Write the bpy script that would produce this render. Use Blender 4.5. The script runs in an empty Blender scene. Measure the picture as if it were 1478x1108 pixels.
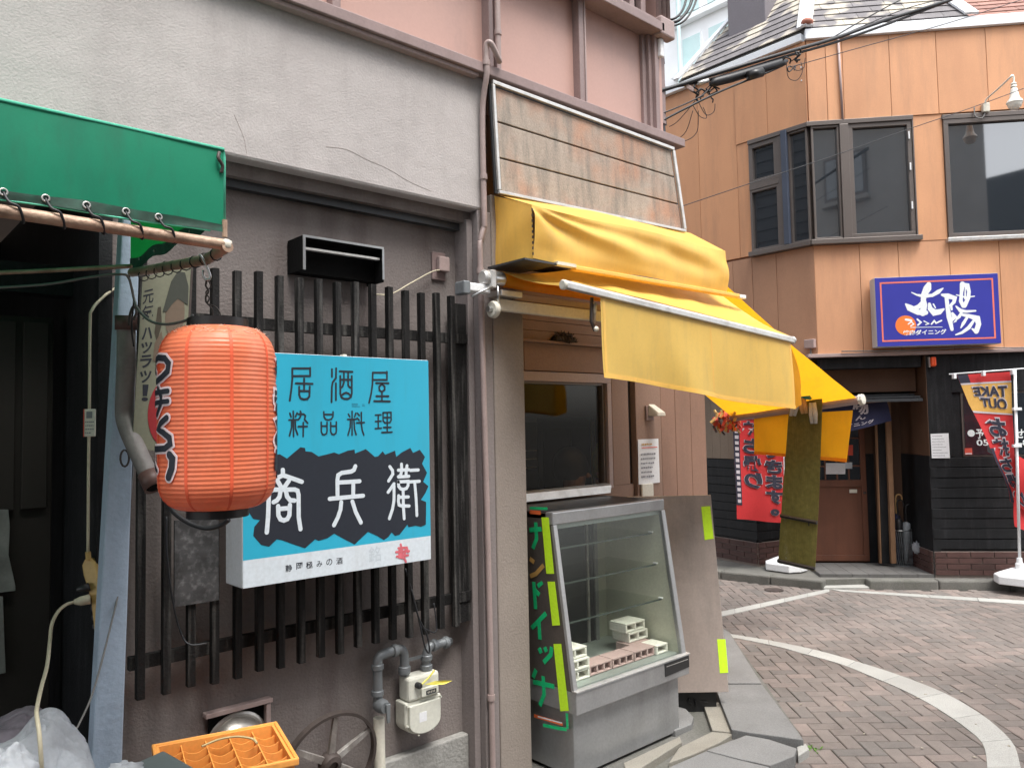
import bpy, math, random
from mathutils import Vector as V, Matrix, noise as mn
random.seed(7)
S = bpy.context.scene
C = S.collection
# ------------------------------------------------------------------ camera
FPX, CH = 1130.0, 1.55
yaw, pit, rol = (math.radians(a) for a in (48.2, 3.0, -1.11))
f0 = V((math.cos(yaw), math.sin(yaw), 0)); r0 = V((math.sin(yaw), -math.cos(yaw), 0)); u0 = V((0, 0, 1))
f2 = f0*math.cos(pit)+u0*math.sin(pit); u2 = u0*math.cos(pit)-f0*math.sin(pit)
r3 = r0*math.cos(rol)+u2*math.sin(rol); u3 = u2*math.cos(rol)-r0*math.sin(rol)
CAM = V((0, 0, CH))
cd = bpy.data.cameras.new('camera'); cam = bpy.data.objects.new('camera', cd); C.objects.link(cam)
cam.matrix_world = Matrix(((r3.x, u3.x, -f2.x, 0), (r3.y, u3.y, -f2.y, 0), (r3.z, u3.z, -f2.z, CH), (0, 0, 0, 1)))
cd.sensor_width = 36; cd.lens = 36*FPX/1478; cd.clip_end = 500; cd.clip_start = 0.02
S.camera = cam
# ------------------------------------------------------------------ sky, sun, exposure
SUN_EL, SUN_AZ = math.radians(66), math.radians(-96)      # azimuth of the sun in XY (from +X)
w = bpy.data.worlds.new('World'); S.world = w; w.use_nodes = True
nt = w.node_tree; nt.nodes.clear()
sky = nt.nodes.new('ShaderNodeTexSky'); sky.sky_type = 'NISHITA'; sky.sun_disc = False
sky.sun_elevation = SUN_EL; sky.sun_rotation = math.pi/2-SUN_AZ; sky.air_density = 1.0; sky.dust_density = 3.0
hs = nt.nodes.new('ShaderNodeHueSaturation'); hs.inputs['Saturation'].default_value = 0.22; hs.inputs['Value'].default_value = 1.0
bg = nt.nodes.new('ShaderNodeBackground'); bg.inputs['Strength'].default_value = 0.15
ow = nt.nodes.new('ShaderNodeOutputWorld')
nt.links.new(sky.outputs[0], hs.inputs['Color']); nt.links.new(hs.outputs[0], bg.inputs[0]); nt.links.new(bg.outputs[0], ow.inputs[0])
ld = bpy.data.lights.new('sun', 'SUN'); ld.energy = 1.3; ld.angle = math.radians(25); ld.color = (1.0, 0.96, 0.9)
sun = bpy.data.objects.new('sun', ld); C.objects.link(sun)
sd = V((math.cos(SUN_EL)*math.cos(SUN_AZ), math.cos(SUN_EL)*math.sin(SUN_AZ), math.sin(SUN_EL)))
sun.rotation_euler = sd.to_track_quat('Z', 'Y').to_euler(); sun.location = (0, 0, 12)
S.view_settings.view_transform = 'Standard'; S.view_settings.look = 'None'
S.view_settings.exposure = 1.55; S.view_settings.gamma = 1; S.view_settings.use_curve_mapping = False
S.render.engine = 'CYCLES'; S.cycles.max_bounces = 8; S.cycles.transparent_max_bounces = 12
# ------------------------------------------------------------------ helpers
def ray(x, y): return r3*((x-739)/FPX)+u3*(-(y-554)/FPX)+f2
def on(ax, val, x, y):
    d = ray(x, y); return CAM+d*((val-CAM[ax])/d[ax])
def at(x, y, depth): return CAM+ray(x, y)*depth
def gz(x, y, z=0): return on(2, z, x, y)
class F:
    "a flat frame standing in the place: a along it, b up it, c out of it"
    def __init__(s, o, u, v=(0, 0, 1), n=None):
        s.o = V(o); s.u = V(u).normalized(); s.v = V(v).normalized()
        s.n = V(n).normalized() if n else s.u.cross(s.v).normalized()
    def p(s, a, b, c=0): return s.o+s.u*a+s.v*b+s.n*c
    def hit(s, x, y, c=0):
        d = ray(x, y); o = s.o+s.n*c; t = (o-CAM).dot(s.n)/d.dot(s.n); q = CAM+d*t-o
        return q.dot(s.u), q.dot(s.v)
class MB:
    def __init__(s): s.v = []; s.f = []; s.m = []
    def add(s, vs, fs, mi=0):
        k = len(s.v); s.v += [V(q) for q in vs]; s.f += [tuple(i+k for i in f) for f in fs]; s.m += [mi]*len(fs); return s
    def hexa(s, p, mi=0):
        return s.add(p, [(0, 3, 2, 1), (4, 5, 6, 7), (0, 1, 5, 4), (1, 2, 6, 5), (2, 3, 7, 6), (3, 0, 4, 7)], mi)
    def box(s, Fr, a0, a1, b0, b1, c0, c1, mi=0):
        P = Fr.p
        return s.hexa([P(a0, b0, c0), P(a1, b0, c0), P(a1, b1, c0), P(a0, b1, c0), P(a0, b0, c1), P(a1, b0, c1), P(a1, b1, c1), P(a0, b1, c1)], mi)
    def prism(s, pts, off, mi=0):
        n = len(pts); pts = [V(q) for q in pts]; off = V(off)
        return s.add(pts+[q+off for q in pts], [tuple(range(n-1, -1, -1)), tuple(range(n, 2*n))]+[(i, (i+1) % n, n+(i+1) % n, n+i) for i in range(n)], mi)
    def fprism(s, Fr, ab, c0, c1, mi=0): return s.prism([Fr.p(a, b, c0) for a, b in ab], Fr.n*(c1-c0), mi)
    def tube(s, path, r, seg=8, cap=True, mi=0):
        path = [V(q) for q in path]; rs = r if isinstance(r, (list, tuple)) else [r]*len(path)
        n = len(path); vs = []; prev = None
        for i, q in enumerate(path):
            t = (path[min(i+1, n-1)]-path[max(i-1, 0)]).normalized()
            if prev is None:
                x = t.orthogonal().normalized()
            else:
                x = (prev-t*prev.dot(t)); x = x.normalized() if x.length > 1e-6 else t.orthogonal().normalized()
            prev = x; y = t.cross(x)
            for k in range(seg):
                a = 2*math.pi*k/seg; vs.append(q+(x*math.cos(a)+y*math.sin(a))*rs[i])
        fs = [(i*seg+k, i*seg+(k+1) % seg, (i+1)*seg+(k+1) % seg, (i+1)*seg+k) for i in range(n-1) for k in range(seg)]
        if cap: fs += [tuple(range(seg-1, -1, -1)), tuple(range((n-1)*seg, n*seg))]
        return s.add(vs, fs, mi)
    def lathe(s, prof, o, ax=(0, 0, 1), seg=24, cap=True, mi=0):
        ax = V(ax).normalized(); x = ax.orthogonal().normalized(); y = ax.cross(x); o = V(o); vs = []
        for r, h in prof:
            for k in range(seg):
                a = 2*math.pi*k/seg; vs.append(o+ax*h+(x*math.cos(a)+y*math.sin(a))*r)
        n = len(prof)
        fs = [(i*seg+k, i*seg+(k+1) % seg, (i+1)*seg+(k+1) % seg, (i+1)*seg+k) for i in range(n-1) for k in range(seg)]
        if cap: fs += [tuple(range(seg-1, -1, -1)), tuple(range((n-1)*seg, n*seg))]
        return s.add(vs, fs, mi)
    def stroke(s, Fr, pts, wd, c=0.0, th=0.001, capseg=5, mi=0):
        "one pen stroke as a thin raised strip with rounded ends"
        pts = [V((a, b)) for a, b in pts]; n = len(pts); ws = wd if isinstance(wd, (list, tuple)) else [wd]*n
        L = []; R = []
        for i in range(n):
            if i == 0: t = (pts[1]-pts[0]).normalized(); k = 1
            elif i == n-1: t = (pts[-1]-pts[-2]).normalized(); k = 1
            else:
                t1 = (pts[i]-pts[i-1]).normalized(); t2 = (pts[i+1]-pts[i]).normalized(); t = t1+t2
                t = t.normalized() if t.length > .2 else t1
                k = 1/max(.6, abs(t.dot(t1)))
            nn = V((-t.y, t.x))*ws[i]/2*k
            L.append(pts[i]+nn); R.append(pts[i]-nn)
        def arc(cn, a, w2):
            return [cn+V((math.cos(a+math.pi*j/capseg), math.sin(a+math.pi*j/capseg)))*w2 for j in range(1, capseg)]
        d0 = pts[0]-pts[1]; d1 = pts[-1]-pts[-2]
        a0 = math.atan2(d0.y, d0.x)-math.pi/2; a1 = math.atan2(d1.y, d1.x)-math.pi/2
        poly = R+arc(pts[-1], a1, ws[-1]/2)+L[::-1]+arc(pts[0], a0, ws[0]/2)
        nR = n; m = len(poly); off = Fr.n*th
        vs = [Fr.p(q.x, q.y, c) for q in poly]; vs += [q+off for q in vs]
        # quads along the strip, fans at ends
        Ri = list(range(n)); cap1 = list(range(n, n+capseg-1)); Li = list(range(n+capseg-1, 2*n+capseg-1))[::-1]; cap0 = list(range(2*n+capseg-1, m))
        top = [(Ri[i]+m, Ri[i+1]+m, Li[i+1]+m, Li[i]+m) for i in range(n-1)]
        if capseg > 1: top.append(tuple(x+m for x in [Ri[-1]]+cap1+[Li[-1]])); top.append(tuple(x+m for x in [Li[0]]+cap0+[Ri[0]]))
        side = [(i, (i+1) % m, m+(i+1) % m, m+i) for i in range(m)]
        return s.add(vs, top+side, mi)
    def grid(s, fn, nu, nv, th=0, mi=0):
        vs = [fn(i/nu, j/nv) for j in range(nv+1) for i in range(nu+1)]
        fs = [(j*(nu+1)+i, j*(nu+1)+i+1, (j+1)*(nu+1)+i+1, (j+1)*(nu+1)+i) for j in range(nv) for i in range(nu)]
        return s.add(vs, fs, mi)
    def build(s, name, m, parent=None, smooth=False, bevel=0, label=None, kind=None, solid=0, auto=None, fixn=True):
        me = bpy.data.meshes.new(name); o = bpy.data.objects.new(name, me); C.objects.link(o)
        org = V((0, 0, 0))
        if parent:
            o.parent = parent; q = parent
            while q: org = org+q.location; q = q.parent
        me.from_pydata([q-org for q in s.v], [], s.f)
        ms = m if isinstance(m, (list, tuple)) else [m]
        for q in ms: me.materials.append(q)
        if len(ms) > 1: me.polygons.foreach_set('material_index', s.m)
        me.validate()
        if fixn:
            import bmesh
            b = bmesh.new(); b.from_mesh(me); bmesh.ops.recalc_face_normals(b, faces=b.faces); b.to_mesh(me); b.free()
        if smooth:
            me.polygons.foreach_set('use_smooth', [True]*len(me.polygons))
            if auto: me.set_sharp_from_angle(angle=math.radians(auto))
        if bevel:
            md = o.modifiers.new('bevel', 'BEVEL'); md.width = bevel; md.segments = 2; md.limit_method = 'ANGLE'; md.angle_limit = math.radians(40)
        if solid:
            md = o.modifiers.new('solid', 'SOLIDIFY'); md.thickness = solid; md.offset = 0
        if label: o['label'] = label
        if kind: o['kind'] = kind
        return o
def thing(name, label, cat, loc=(0, 0, 0), group=None, kind=None):
    o = bpy.data.objects.new(name, None); C.objects.link(o); o.location = loc; o.empty_display_size = .1
    if kind: o['kind'] = kind
    if label: o['label'] = label
    if cat and kind != 'structure': o['category'] = cat
    if group: o['group'] = group
    return o
def tag(o, label, cat, group=None):
    o['label'] = label; o['category'] = cat
    if group: o['group'] = group
    return o
def mat(name, col, rough=.7, metal=0, var=.1, vs=3, fine=.06, fs=90, bump=0, bs=120, bump2=0, bs2=8, stain=None, sscale=(5, 5, .8), samt=.6, slo=.5, shi=.75, transl=0, trans=0, ior=1.45, rand=0, spec=.5, alpha=1, streakbump=0):
    m = bpy.data.materials.new(name); m.use_nodes = True; t = m.node_tree; N = t.nodes; L = t.links
    b = N['Principled BSDF']; b.inputs['Roughness'].default_value = rough; b.inputs['Metallic'].default_value = metal
    b.inputs['IOR'].default_value = ior; b.inputs['Transmission Weight'].default_value = trans; b.inputs['Alpha'].default_value = alpha
    b.inputs['Specular IOR Level'].default_value = spec
    tc = N.new('ShaderNodeTexCoord'); co = tc.outputs['Object']
    if rand:
        oi = N.new('ShaderNodeObjectInfo'); vm = N.new('ShaderNodeVectorMath'); vm.operation = 'MULTIPLY_ADD'
        cb = N.new('ShaderNodeCombineXYZ')
        for k in range(3): L.new(oi.outputs['Random'], cb.inputs[k])
        L.new(cb.outputs[0], vm.inputs[0]); vm.inputs[1].default_value = (37, 19, 53); L.new(co, vm.inputs[2]); co = vm.outputs[0]
    def noise(sc, det=4):
        n = N.new('ShaderNodeTexNoise'); n.inputs['Scale'].default_value = sc; n.inputs['Detail'].default_value = det; L.new(co, n.inputs['Vector']); return n
    def ramp(src, lo, hi, a, bb):
        r = N.new('ShaderNodeMapRange'); r.inputs[1].default_value = lo; r.inputs[2].default_value = hi; r.inputs[3].default_value = a; r.inputs[4].default_value = bb
        L.new(src, r.inputs[0]); return r.outputs[0]
    n1 = noise(vs); k = ramp(n1.outputs['Fac'], .3, .7, 1-var, 1+var)
    n2 = noise(fs, 3); k2 = ramp(n2.outputs['Fac'], .3, .7, 1-fine, 1+fine)
    mu = N.new('ShaderNodeMath'); mu.operation = 'MULTIPLY'; L.new(k, mu.inputs[0]); L.new(k2, mu.inputs[1]); fac = mu.outputs[0]
    if rand:
        rr = ramp(oi.outputs['Random'], 0, 1, 1-rand, 1+rand); m2 = N.new('ShaderNodeMath'); m2.operation = 'MULTIPLY'; L.new(fac, m2.inputs[0]); L.new(rr, m2.inputs[1]); fac = m2.outputs[0]
    base = N.new('ShaderNodeRGB'); base.outputs[0].default_value = (*col, 1); cur = base.outputs[0]
    if stain:
        for st in (stain if isinstance(stain, list) else [stain]):
            mp = N.new('ShaderNodeMapping'); mp.inputs['Scale'].default_value = st[1] if isinstance(st[0], tuple) else sscale
            cl = st[0] if isinstance(st[0], tuple) else st
            am = st[2] if isinstance(st[0], tuple) and len(st) > 2 else samt
            L.new(co, mp.inputs[0]); n3 = N.new('ShaderNodeTexNoise'); n3.inputs['Scale'].default_value = 1; n3.inputs['Detail'].default_value = 5; L.new(mp.outputs[0], n3.inputs['Vector'])
            q = ramp(n3.outputs['Fac'], slo, shi, 0, am); q2 = N.new('ShaderNodeMath'); q2.operation = 'MINIMUM'; q2.inputs[1].default_value = 1; L.new(q, q2.inputs[0])
            mx = N.new('ShaderNodeMix'); mx.data_type = 'RGBA'; L.new(q2.outputs[0], mx.inputs[0]); L.new(cur, mx.inputs[6]); mx.inputs[7].default_value = (*cl, 1); cur = mx.outputs[2]
    sc = N.new('ShaderNodeVectorMath'); sc.operation = 'SCALE'; L.new(cur, sc.inputs[0]); L.new(fac, sc.inputs['Scale'])
    L.new(sc.outputs[0], b.inputs['Base Color'])
    if bump or bump2:
        h = None
        for s_, st_ in ((bs, bump), (bs2, bump2)):
            if not st_: continue
            bn = N.new('ShaderNodeBump'); bn.inputs['Strength'].default_value = min(1, st_); bn.inputs['Distance'].default_value = .6/s_
            L.new(noise(s_, 3).outputs['Fac'], bn.inputs['Height'])
            if h: L.new(h, bn.inputs['Normal'])
            h = bn.outputs[0]
        L.new(h, b.inputs['Normal'])
    if transl:
        tr = N.new('ShaderNodeBsdfTranslucent'); L.new(sc.outputs[0], tr.inputs[0]); ms = N.new('ShaderNodeMixShader'); ms.inputs[0].default_value = transl
        L.new(b.outputs[0], ms.inputs[1]); L.new(tr.outputs[0], ms.inputs[2]); L.new(ms.outputs[0], N['Material Output'].inputs[0])
    return m
def text_me(body, fn, box, off=0.0, c=0.0, th=0.0006, mb=None, res=3, shear=0, cut=0):
    "lettering as real flat glyphs: fn(a,b,c)->point; box=(a0,b0,a1,b1) in the surface's own coordinates"
    cu = bpy.data.curves.new('lettering', 'FONT'); cu.body = body; cu.size = 1; cu.offset = off; cu.resolution_u = res; cu.shear = shear
    o = bpy.data.objects.new('lettering', cu); C.objects.link(o)
    dg = bpy.context.evaluated_depsgraph_get(); me = bpy.data.meshes.new_from_object(o.evaluated_get(dg))
    if cut and len(me.vertices):
        import bmesh
        b = bmesh.new(); b.from_mesh(me); X = [v.co.x for v in b.verts]; Yy = [v.co.y for v in b.verts]
        for i in range(1, cut):
            for ax_, lo_, hi_ in ((0, min(X), max(X)), (1, min(Yy), max(Yy))):
                co_ = V((0, 0, 0)); no_ = V((0, 0, 0)); co_[ax_] = lo_+(hi_-lo_)*i/cut; no_[ax_] = 1
                bmesh.ops.bisect_plane(b, geom=b.verts[:]+b.edges[:]+b.faces[:], plane_co=co_, plane_no=no_)
        b.to_mesh(me); b.free()
    vs = [q.co.copy() for q in me.vertices]; fs = [tuple(p.vertices) for p in me.polygons]
    bpy.data.objects.remove(o); bpy.data.curves.remove(cu); bpy.data.meshes.remove(me)
    if not vs: return mb or MB()
    x0 = min(q.x for q in vs); x1 = max(q.x for q in vs); y0 = min(q.y for q in vs); y1 = max(q.y for q in vs)
    a0, b0, a1, b1 = box; mb = mb or MB()
    mb.add([fn(a0+(q.x-x0)/(x1-x0)*(a1-a0), b0+(q.y-y0)/(y1-y0)*(b1-b0), c) for q in vs], fs); return mb
def vtext(s, fn, a0, a1, b_top, b_bot, off=0.0, c=0.0, gap=.1, mb=None, cut=5):
    n = len(s); h = (b_top-b_bot)/n; mb = mb or MB()
    for i, ch in enumerate(s):
        t = b_top-i*h
        k = .55 if ch in 'っょゅ。ゃ' else 1
        wd = (a1-a0)*k
        text_me(ch, fn, (a0+(a1-a0)*(1-k)/2, t-h*(1-gap/2)+(h*(1-k)/2 if k < 1 else 0), a0+(a1-a0)*(1-k)/2+wd, t-h*gap/2-(h*(1-k)/2 if k < 1 else 0)), off, c, mb=mb, cut=cut)
    return mb
def dashes(mb, Fr, a0, a1, b1, b0, rows, c, hgt, rnd, fill=.8):
    for i in range(rows):
        b = b1-(i+.5)*(b1-b0)/rows; a = a0
        end = a0+(a1-a0)*(rnd.uniform(.5, 1)*fill+.1)
        while a < end:
            wl = rnd.uniform(.6, 1.6)*hgt; mb.box(Fr, a, a+wl, b-hgt*rnd.uniform(.3, .5), b+hgt*rnd.uniform(.3, .5), c, c+.0004); a += wl+hgt*.35
    return mb
def sag(p0, p1, drop, n=14, wob=0, seed=0):
    p0, p1 = V(p0), V(p1); out = []
    for i in range(n+1):
        t = i/n; q = p0.lerp(p1, t); q.z -= 4*drop*t*(1-t)
        if wob: q += V((mn.noise(V((t*5, seed, 0))), mn.noise(V((t*5, seed, 7))), mn.noise(V((t*5, seed, 13)))))*wob
        out.append(q)
    return out
def smoothpath(pts, k=6):
    pts = [V(p) for p in pts]; P = [pts[0]]+pts+[pts[-1]]; out = []
    for i in range(1, len(P)-2):
        for j in range(k):
            t = j/k; a, b, c, d = P[i-1], P[i], P[i+1], P[i+2]
            out.append(.5*((2*b)+(c-a)*t+(2*a-5*b+4*c-d)*t*t+(3*b-a-3*c+d)*t**3))
    return out+[pts[-1]]
rn = random.Random(3)
Y0 = 2.57                                               # street face of the row of buildings on the left
WA = F((0, Y0, 0), (1, 0, 0), (0, 0, 1), (0, -1, 0))
def A(x, y, c=0): return WA.hit(x, y, c)
GX = F((0, 0, 0), (1, 0, 0), (0, 1, 0), (0, 0, 1))        # plan frame
# ------------------------------------------------------------------ materials
M = {}
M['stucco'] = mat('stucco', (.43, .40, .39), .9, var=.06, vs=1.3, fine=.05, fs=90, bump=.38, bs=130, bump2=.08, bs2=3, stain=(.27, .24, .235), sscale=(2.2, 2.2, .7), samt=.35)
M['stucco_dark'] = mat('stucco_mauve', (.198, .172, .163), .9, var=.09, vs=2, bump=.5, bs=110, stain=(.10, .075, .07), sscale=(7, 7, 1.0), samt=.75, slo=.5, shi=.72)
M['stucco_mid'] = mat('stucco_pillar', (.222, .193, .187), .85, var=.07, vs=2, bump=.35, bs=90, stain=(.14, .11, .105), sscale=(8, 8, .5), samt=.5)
M['stucco_beige'] = mat('stucco_beige', (.275, .235, .205), .9, var=.06, vs=3, bump=.4, bs=110, stain=(.22, .18, .15), sscale=(3, 3, .6), samt=.45)
M['concrete'] = mat('concrete', (.27, .265, .25), .9, var=.14, vs=5, fine=.1, bump=.5, bs=70, stain=(.13, .125, .115), sscale=(4, 4, 4), samt=.5)
M['slab'] = mat('slab', (.185, .185, .182), .9, var=.12, vs=6, fine=.14, fs=160, bump=.5, bs=180, stain=(.13, .13, .13), sscale=(3, 3, 3), samt=.5, rand=.08)
M['slab_beige'] = mat('slab_beige', (.25, .235, .20), .9, var=.1, vs=6, fine=.14, fs=160, bump=.5, bs=180, stain=(.2, .18, .15), sscale=(5, 5, 5), samt=.6)
M['granite'] = mat('granite', (.345, .345, .325), .85, var=.07, vs=5, fine=.22, fs=260, bump=.3, bs=200, stain=(.3, .29, .27), sscale=(4, 4, 4), samt=.5, rand=.07)
M['kerb'] = mat('kerb', (.135, .132, .12), .92, var=.14, vs=6, fine=.12, bump=.4, bs=90, stain=(.10, .105, .085), sscale=(5, 5, 5), samt=.6, rand=.06)
M['joint'] = mat('joint_sand', (.085, .073, .067), .95, var=.2)
M['earth'] = mat('asphalt_ground', (.07, .065, .06), .95, var=.2, bump=.4, bs=120)
def brickmat():
    m = mat('paving_brick', (.205, .132, .113), .88, var=.1, vs=14, fine=.14, fs=200, bump=.35, bs=220, rand=.09, stain=(.15, .132, .12), sscale=(9, 9, 9), samt=.6)
    t = m.node_tree; N = t.nodes; L = t.links
    oi = [n for n in N if n.bl_idname == 'ShaderNodeObjectInfo'][0]; base = [n for n in N if n.bl_idname == 'ShaderNodeRGB'][0]
    r = N.new('ShaderNodeValToRGB'); L.new(oi.outputs['Random'], r.inputs[0])
    r.color_ramp.elements[0].color = (.150, .137, .127, 1); r.color_ramp.elements[1].color = (.190, .155, .139, 1)
    e = r.color_ramp.elements.new(.35); e.color = (.170, .145, .131, 1)
    e = r.color_ramp.elements.new(.62); e.color = (.165, .143, .130, 1)
    for l in list(base.outputs[0].links): L.new(r.outputs[0], l.to_socket)
    # large damp/traffic patches running over the whole street
    g = N.new('ShaderNodeNewGeometry'); n = N.new('ShaderNodeTexNoise'); n.inputs['Scale'].default_value = .9; n.inputs['Detail'].default_value = 5; L.new(g.outputs['Position'], n.inputs['Vector'])
    mr = N.new('ShaderNodeMapRange'); mr.inputs[1].default_value = .35; mr.inputs[2].default_value = .65; mr.inputs[3].default_value = .8; mr.inputs[4].default_value = 1.2; L.new(n.outputs['Fac'], mr.inputs[0])
    b = N['Principled BSDF']; src = b.inputs['Base Color'].links[0].from_socket
    v = N.new('ShaderNodeVectorMath'); v.operation = 'SCALE'; L.new(src, v.inputs[0]); L.new(mr.outputs[0], v.inputs['Scale']); L.new(v.outputs[0], b.inputs['Base Color'])
    return m
M['brick'] = brickmat()
M['pink'] = mat('pink_panel', (.50, .315, .27), .55, var=.05, vs=1.5, fine=.02, stain=(.36, .25, .23), sscale=(2.5, 2.5, 2.5), samt=.35)
M['mauve'] = mat('mauve_trim', (.265, .195, .187), .5, var=.08, vs=5, stain=(.16, .11, .10), sscale=(8, 8, 2), samt=.4)
M['mauve_light'] = mat('mauve_light', (.36, .275, .26), .5, var=.06, vs=5)
M['pipe'] = mat('drainpipe_paint', (.33, .255, .24), .5, var=.08, vs=9, stain=(.2, .15, .14), sscale=(9, 9, 2), samt=.4)
M['black_wood'] = mat('black_wood', (.010, .0105, .012), .6, spec=.3, var=.25, vs=9, fine=.2, fs=60, stain=(.032, .032, .034), sscale=(30, 30, 3), samt=.55, bump=.3, bs=120)
M['slat'] = mat('slat_wood', (.010, .0095, .0095), .75, spec=.25, var=.25, vs=9, fine=.25, fs=90, stain=(.15, .145, .135), sscale=(50, 50, 3), samt=.38, slo=.5, shi=.72, bump=.4, bs=120, rand=.2)
M['black'] = mat('black_plastic', (.02, .02, .021), .4, var=.1)
M['soot'] = mat('sooty_black', (.005, .005, .005), .85, var=.3, bump=.4, spec=.15)
M['steel'] = mat('steel', (.55, .56, .56), .32, 1, var=.08, vs=8, stain=(.3, .28, .25), sscale=(6, 6, 6), samt=.4)
M['steel_panel'] = mat('stainless_sheet', (.56, .47, .42), .3, .45, var=.06, vs=2.5, fine=.05, stain=(.34, .30, .27), sscale=(4, 4, .7), samt=.4, bump=.03, bs=30, bump2=.12, bs2=2.5)
M['steel_grey'] = mat('case_steel', (.40, .405, .41), .38, .6, var=.1, vs=4, stain=(.22, .215, .21), sscale=(5, 5, 1.5), samt=.55, bump=.05, bs=60)
M['alu'] = mat('aluminium', (.58, .57, .55), .42, .65, var=.1, vs=10, stain=(.33, .31, .28), sscale=(14, 14, 14), samt=.6)
M['cream'] = mat('cream_paint', (.66, .63, .54), .45, var=.05, stain=(.45, .42, .35), sscale=(9, 9, 9), samt=.5)
M['white'] = mat('white_plastic', (.78, .79, .80), .4, var=.03, stain=(.62, .62, .6), sscale=(5, 5, 5), samt=.4)
M['white_side'] = mat('sign_side', (.50, .52, .55), .5, var=.05, stain=(.3, .28, .24), sscale=(9, 9, 3), samt=.5)
M['ink'] = mat('ink_dark', (.018, .022, .032), .5, var=.05)
M['sign_blue'] = mat('sign_blue', (.034, .38, .55), .28, var=.05, vs=2, fine=.0)
M['sign_white'] = mat('sign_white', (.60, .66, .71), .3, var=.03)
M['brush_white'] = mat('brush_white', (.62, .68, .73), .4, var=.03)
M['pink_red'] = mat('faded_red', (.62, .14, .17), .5, var=.2, vs=30)
M['faint'] = mat('faded_print', (.50, .555, .60), .4, var=.03)
M['faint_blue'] = mat('faded_print_blue', (.03, .22, .32), .4, var=.03)
M['yellow'] = mat('yellow_canvas', (.92, .58, .13), .38, var=.05, vs=4, fine=.02, transl=.25, stain=(.74, .44, .10), sscale=(6, 6, 2), samt=.35)
M['yellow_val'] = mat('yellow_valance', (.90, .62, .16), .5, var=.05, vs=4, fine=.02, transl=.38, stain=(.82, .54, .14), sscale=(6, 6, 2), samt=.4)
M['orange_canvas'] = mat('orange_canvas', (.92, .42, .015), .6, var=.05, vs=4, fine=.02, transl=.62, bump2=.15, bs2=7)
M['green'] = mat('green_canvas', (.016, .29, .165), .45, var=.05, vs=2, fine=.03, fs=300, transl=.25, bump2=.04, bs2=4, stain=(.02, .17, .11), sscale=(9, 9, 3), samt=.35)
M['green_edge'] = mat('green_piping', (.10, .55, .37), .4, var=.05)
M['hem'] = mat('dirty_hem', (.03, .075, .055), .7, var=.3, vs=25, fine=.2, fs=60, stain=(.012, .11, .07), sscale=(20, 20, 20), samt=.8)
M['rust'] = mat('rusty_pipe', (.40, .27, .195), .5, .2, var=.25, vs=14, stain=[((.16, .075, .045), (22, 22, 22), .9), ((.5, .40, .30), (11, 11, 11), .5)], bump=.3, bs=90)
M['lantern'] = mat('lantern_paper', (.93, .26, .13), .36, var=.05, vs=9, fine=.03, transl=.32, stain=[((.95, .46, .32), (12, 12, 4), .7), ((.62, .22, .12), (7, 7, 30), .45)], slo=.5, shi=.8)
M['lantern_seam'] = mat('lantern_seam', (.80, .12, .05), .6, var=.05)
M['lantern_white'] = mat('lantern_outline', (.80, .66, .68), .5, var=.03)
M['dust'] = mat('paper_dust', (.55, .33, .24), .9, var=.3, vs=40)
M['post'] = mat('painted_post', (.36, .44, .54), .55, var=.07, vs=6, fine=.05, stain=(.23, .28, .35), sscale=(9, 9, 4), samt=.55, bump=.2, bs=40)
M['enamel'] = mat('enamel_sheet', (.19, .195, .14), .5, var=.12, vs=6, stain=[((.11, .07, .04), (9, 9, 9), .8)], slo=.58, shi=.75)
M['enamel_red'] = mat('enamel_red', (.30, .03, .035), .4, var=.08)
M['skin_print'] = mat('poster_tan', (.15, .11, .08), .5, var=.08)
M['grey_pipe'] = mat('grey_pvc', (.16, .145, .14), .6, var=.15, vs=8, stain=(.34, .32, .30), sscale=(9, 9, 5), samt=.6, bump=.2, bs=50)
M['brown_pipe'] = mat('brown_collar', (.10, .055, .048), .5, var=.1)
M['cord'] = mat('cream_cord', (.52, .47, .34), .5, var=.08)
M['cord_grey'] = mat('grey_cord', (.17, .165, .16), .5, var=.08)
M['cable'] = mat('black_cable', (.016, .017, .02), .5, var=.1)
M['tan'] = mat('tan_plastic', (.50, .33, .12), .45, var=.08)
M['bag'] = mat('bag_film', (.66, .69, .73), .22, var=.06, vs=9, bump2=.5, bs2=22, transl=.35, alpha=.5)
M['bag_paper'] = mat('bag_paper', (.6, .62, .66), .8, var=.1)
M['dim_sheet'] = mat('dim_plastic_sheet', (.17, .18, .17), .6, var=.3, vs=14)  # doorway shade put into a darker copy of the pale sheet colour
M['bag_dark'] = mat('bag_mauve', (.26, .22, .25), .5, var=.2, vs=12, bump2=.6, bs2=14)
M['bin'] = mat('grey_green_lid', (.115, .14, .14), .4, var=.08, vs=5, stain=(.07, .08, .08), sscale=(7, 7, 7), samt=.5)
M['crate'] = mat('orange_crate', (.95, .42, .10), .45, var=.04, stain=(.75, .35, .14), sscale=(9, 9, 9), samt=.4, transl=.12)
M['iron'] = mat('old_iron', (.075, .06, .055), .6, .3, var=.2, vs=20)
M['spoke'] = mat('peeled_wood', (.22, .20, .185), .8, var=.2, vs=20, stain=(.45, .44, .42), sscale=(25, 25, 9), samt=.8, bump=.3, bs=100)
M['dome'] = mat('dull_aluminium', (.40, .38, .35), .38, .8, var=.12, vs=12)
M['meter'] = mat('meter_paint', (.60, .60, .53), .4, var=.04, stain=(.42, .40, .34), sscale=(9, 9, 9), samt=.4)
M['galv'] = mat('galvanised', (.19, .205, .215), .5, .35, var=.12, vs=12)
M['yellow_tag'] = mat('yellow_tag', (.72, .64, .12), .5, var=.05)
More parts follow.
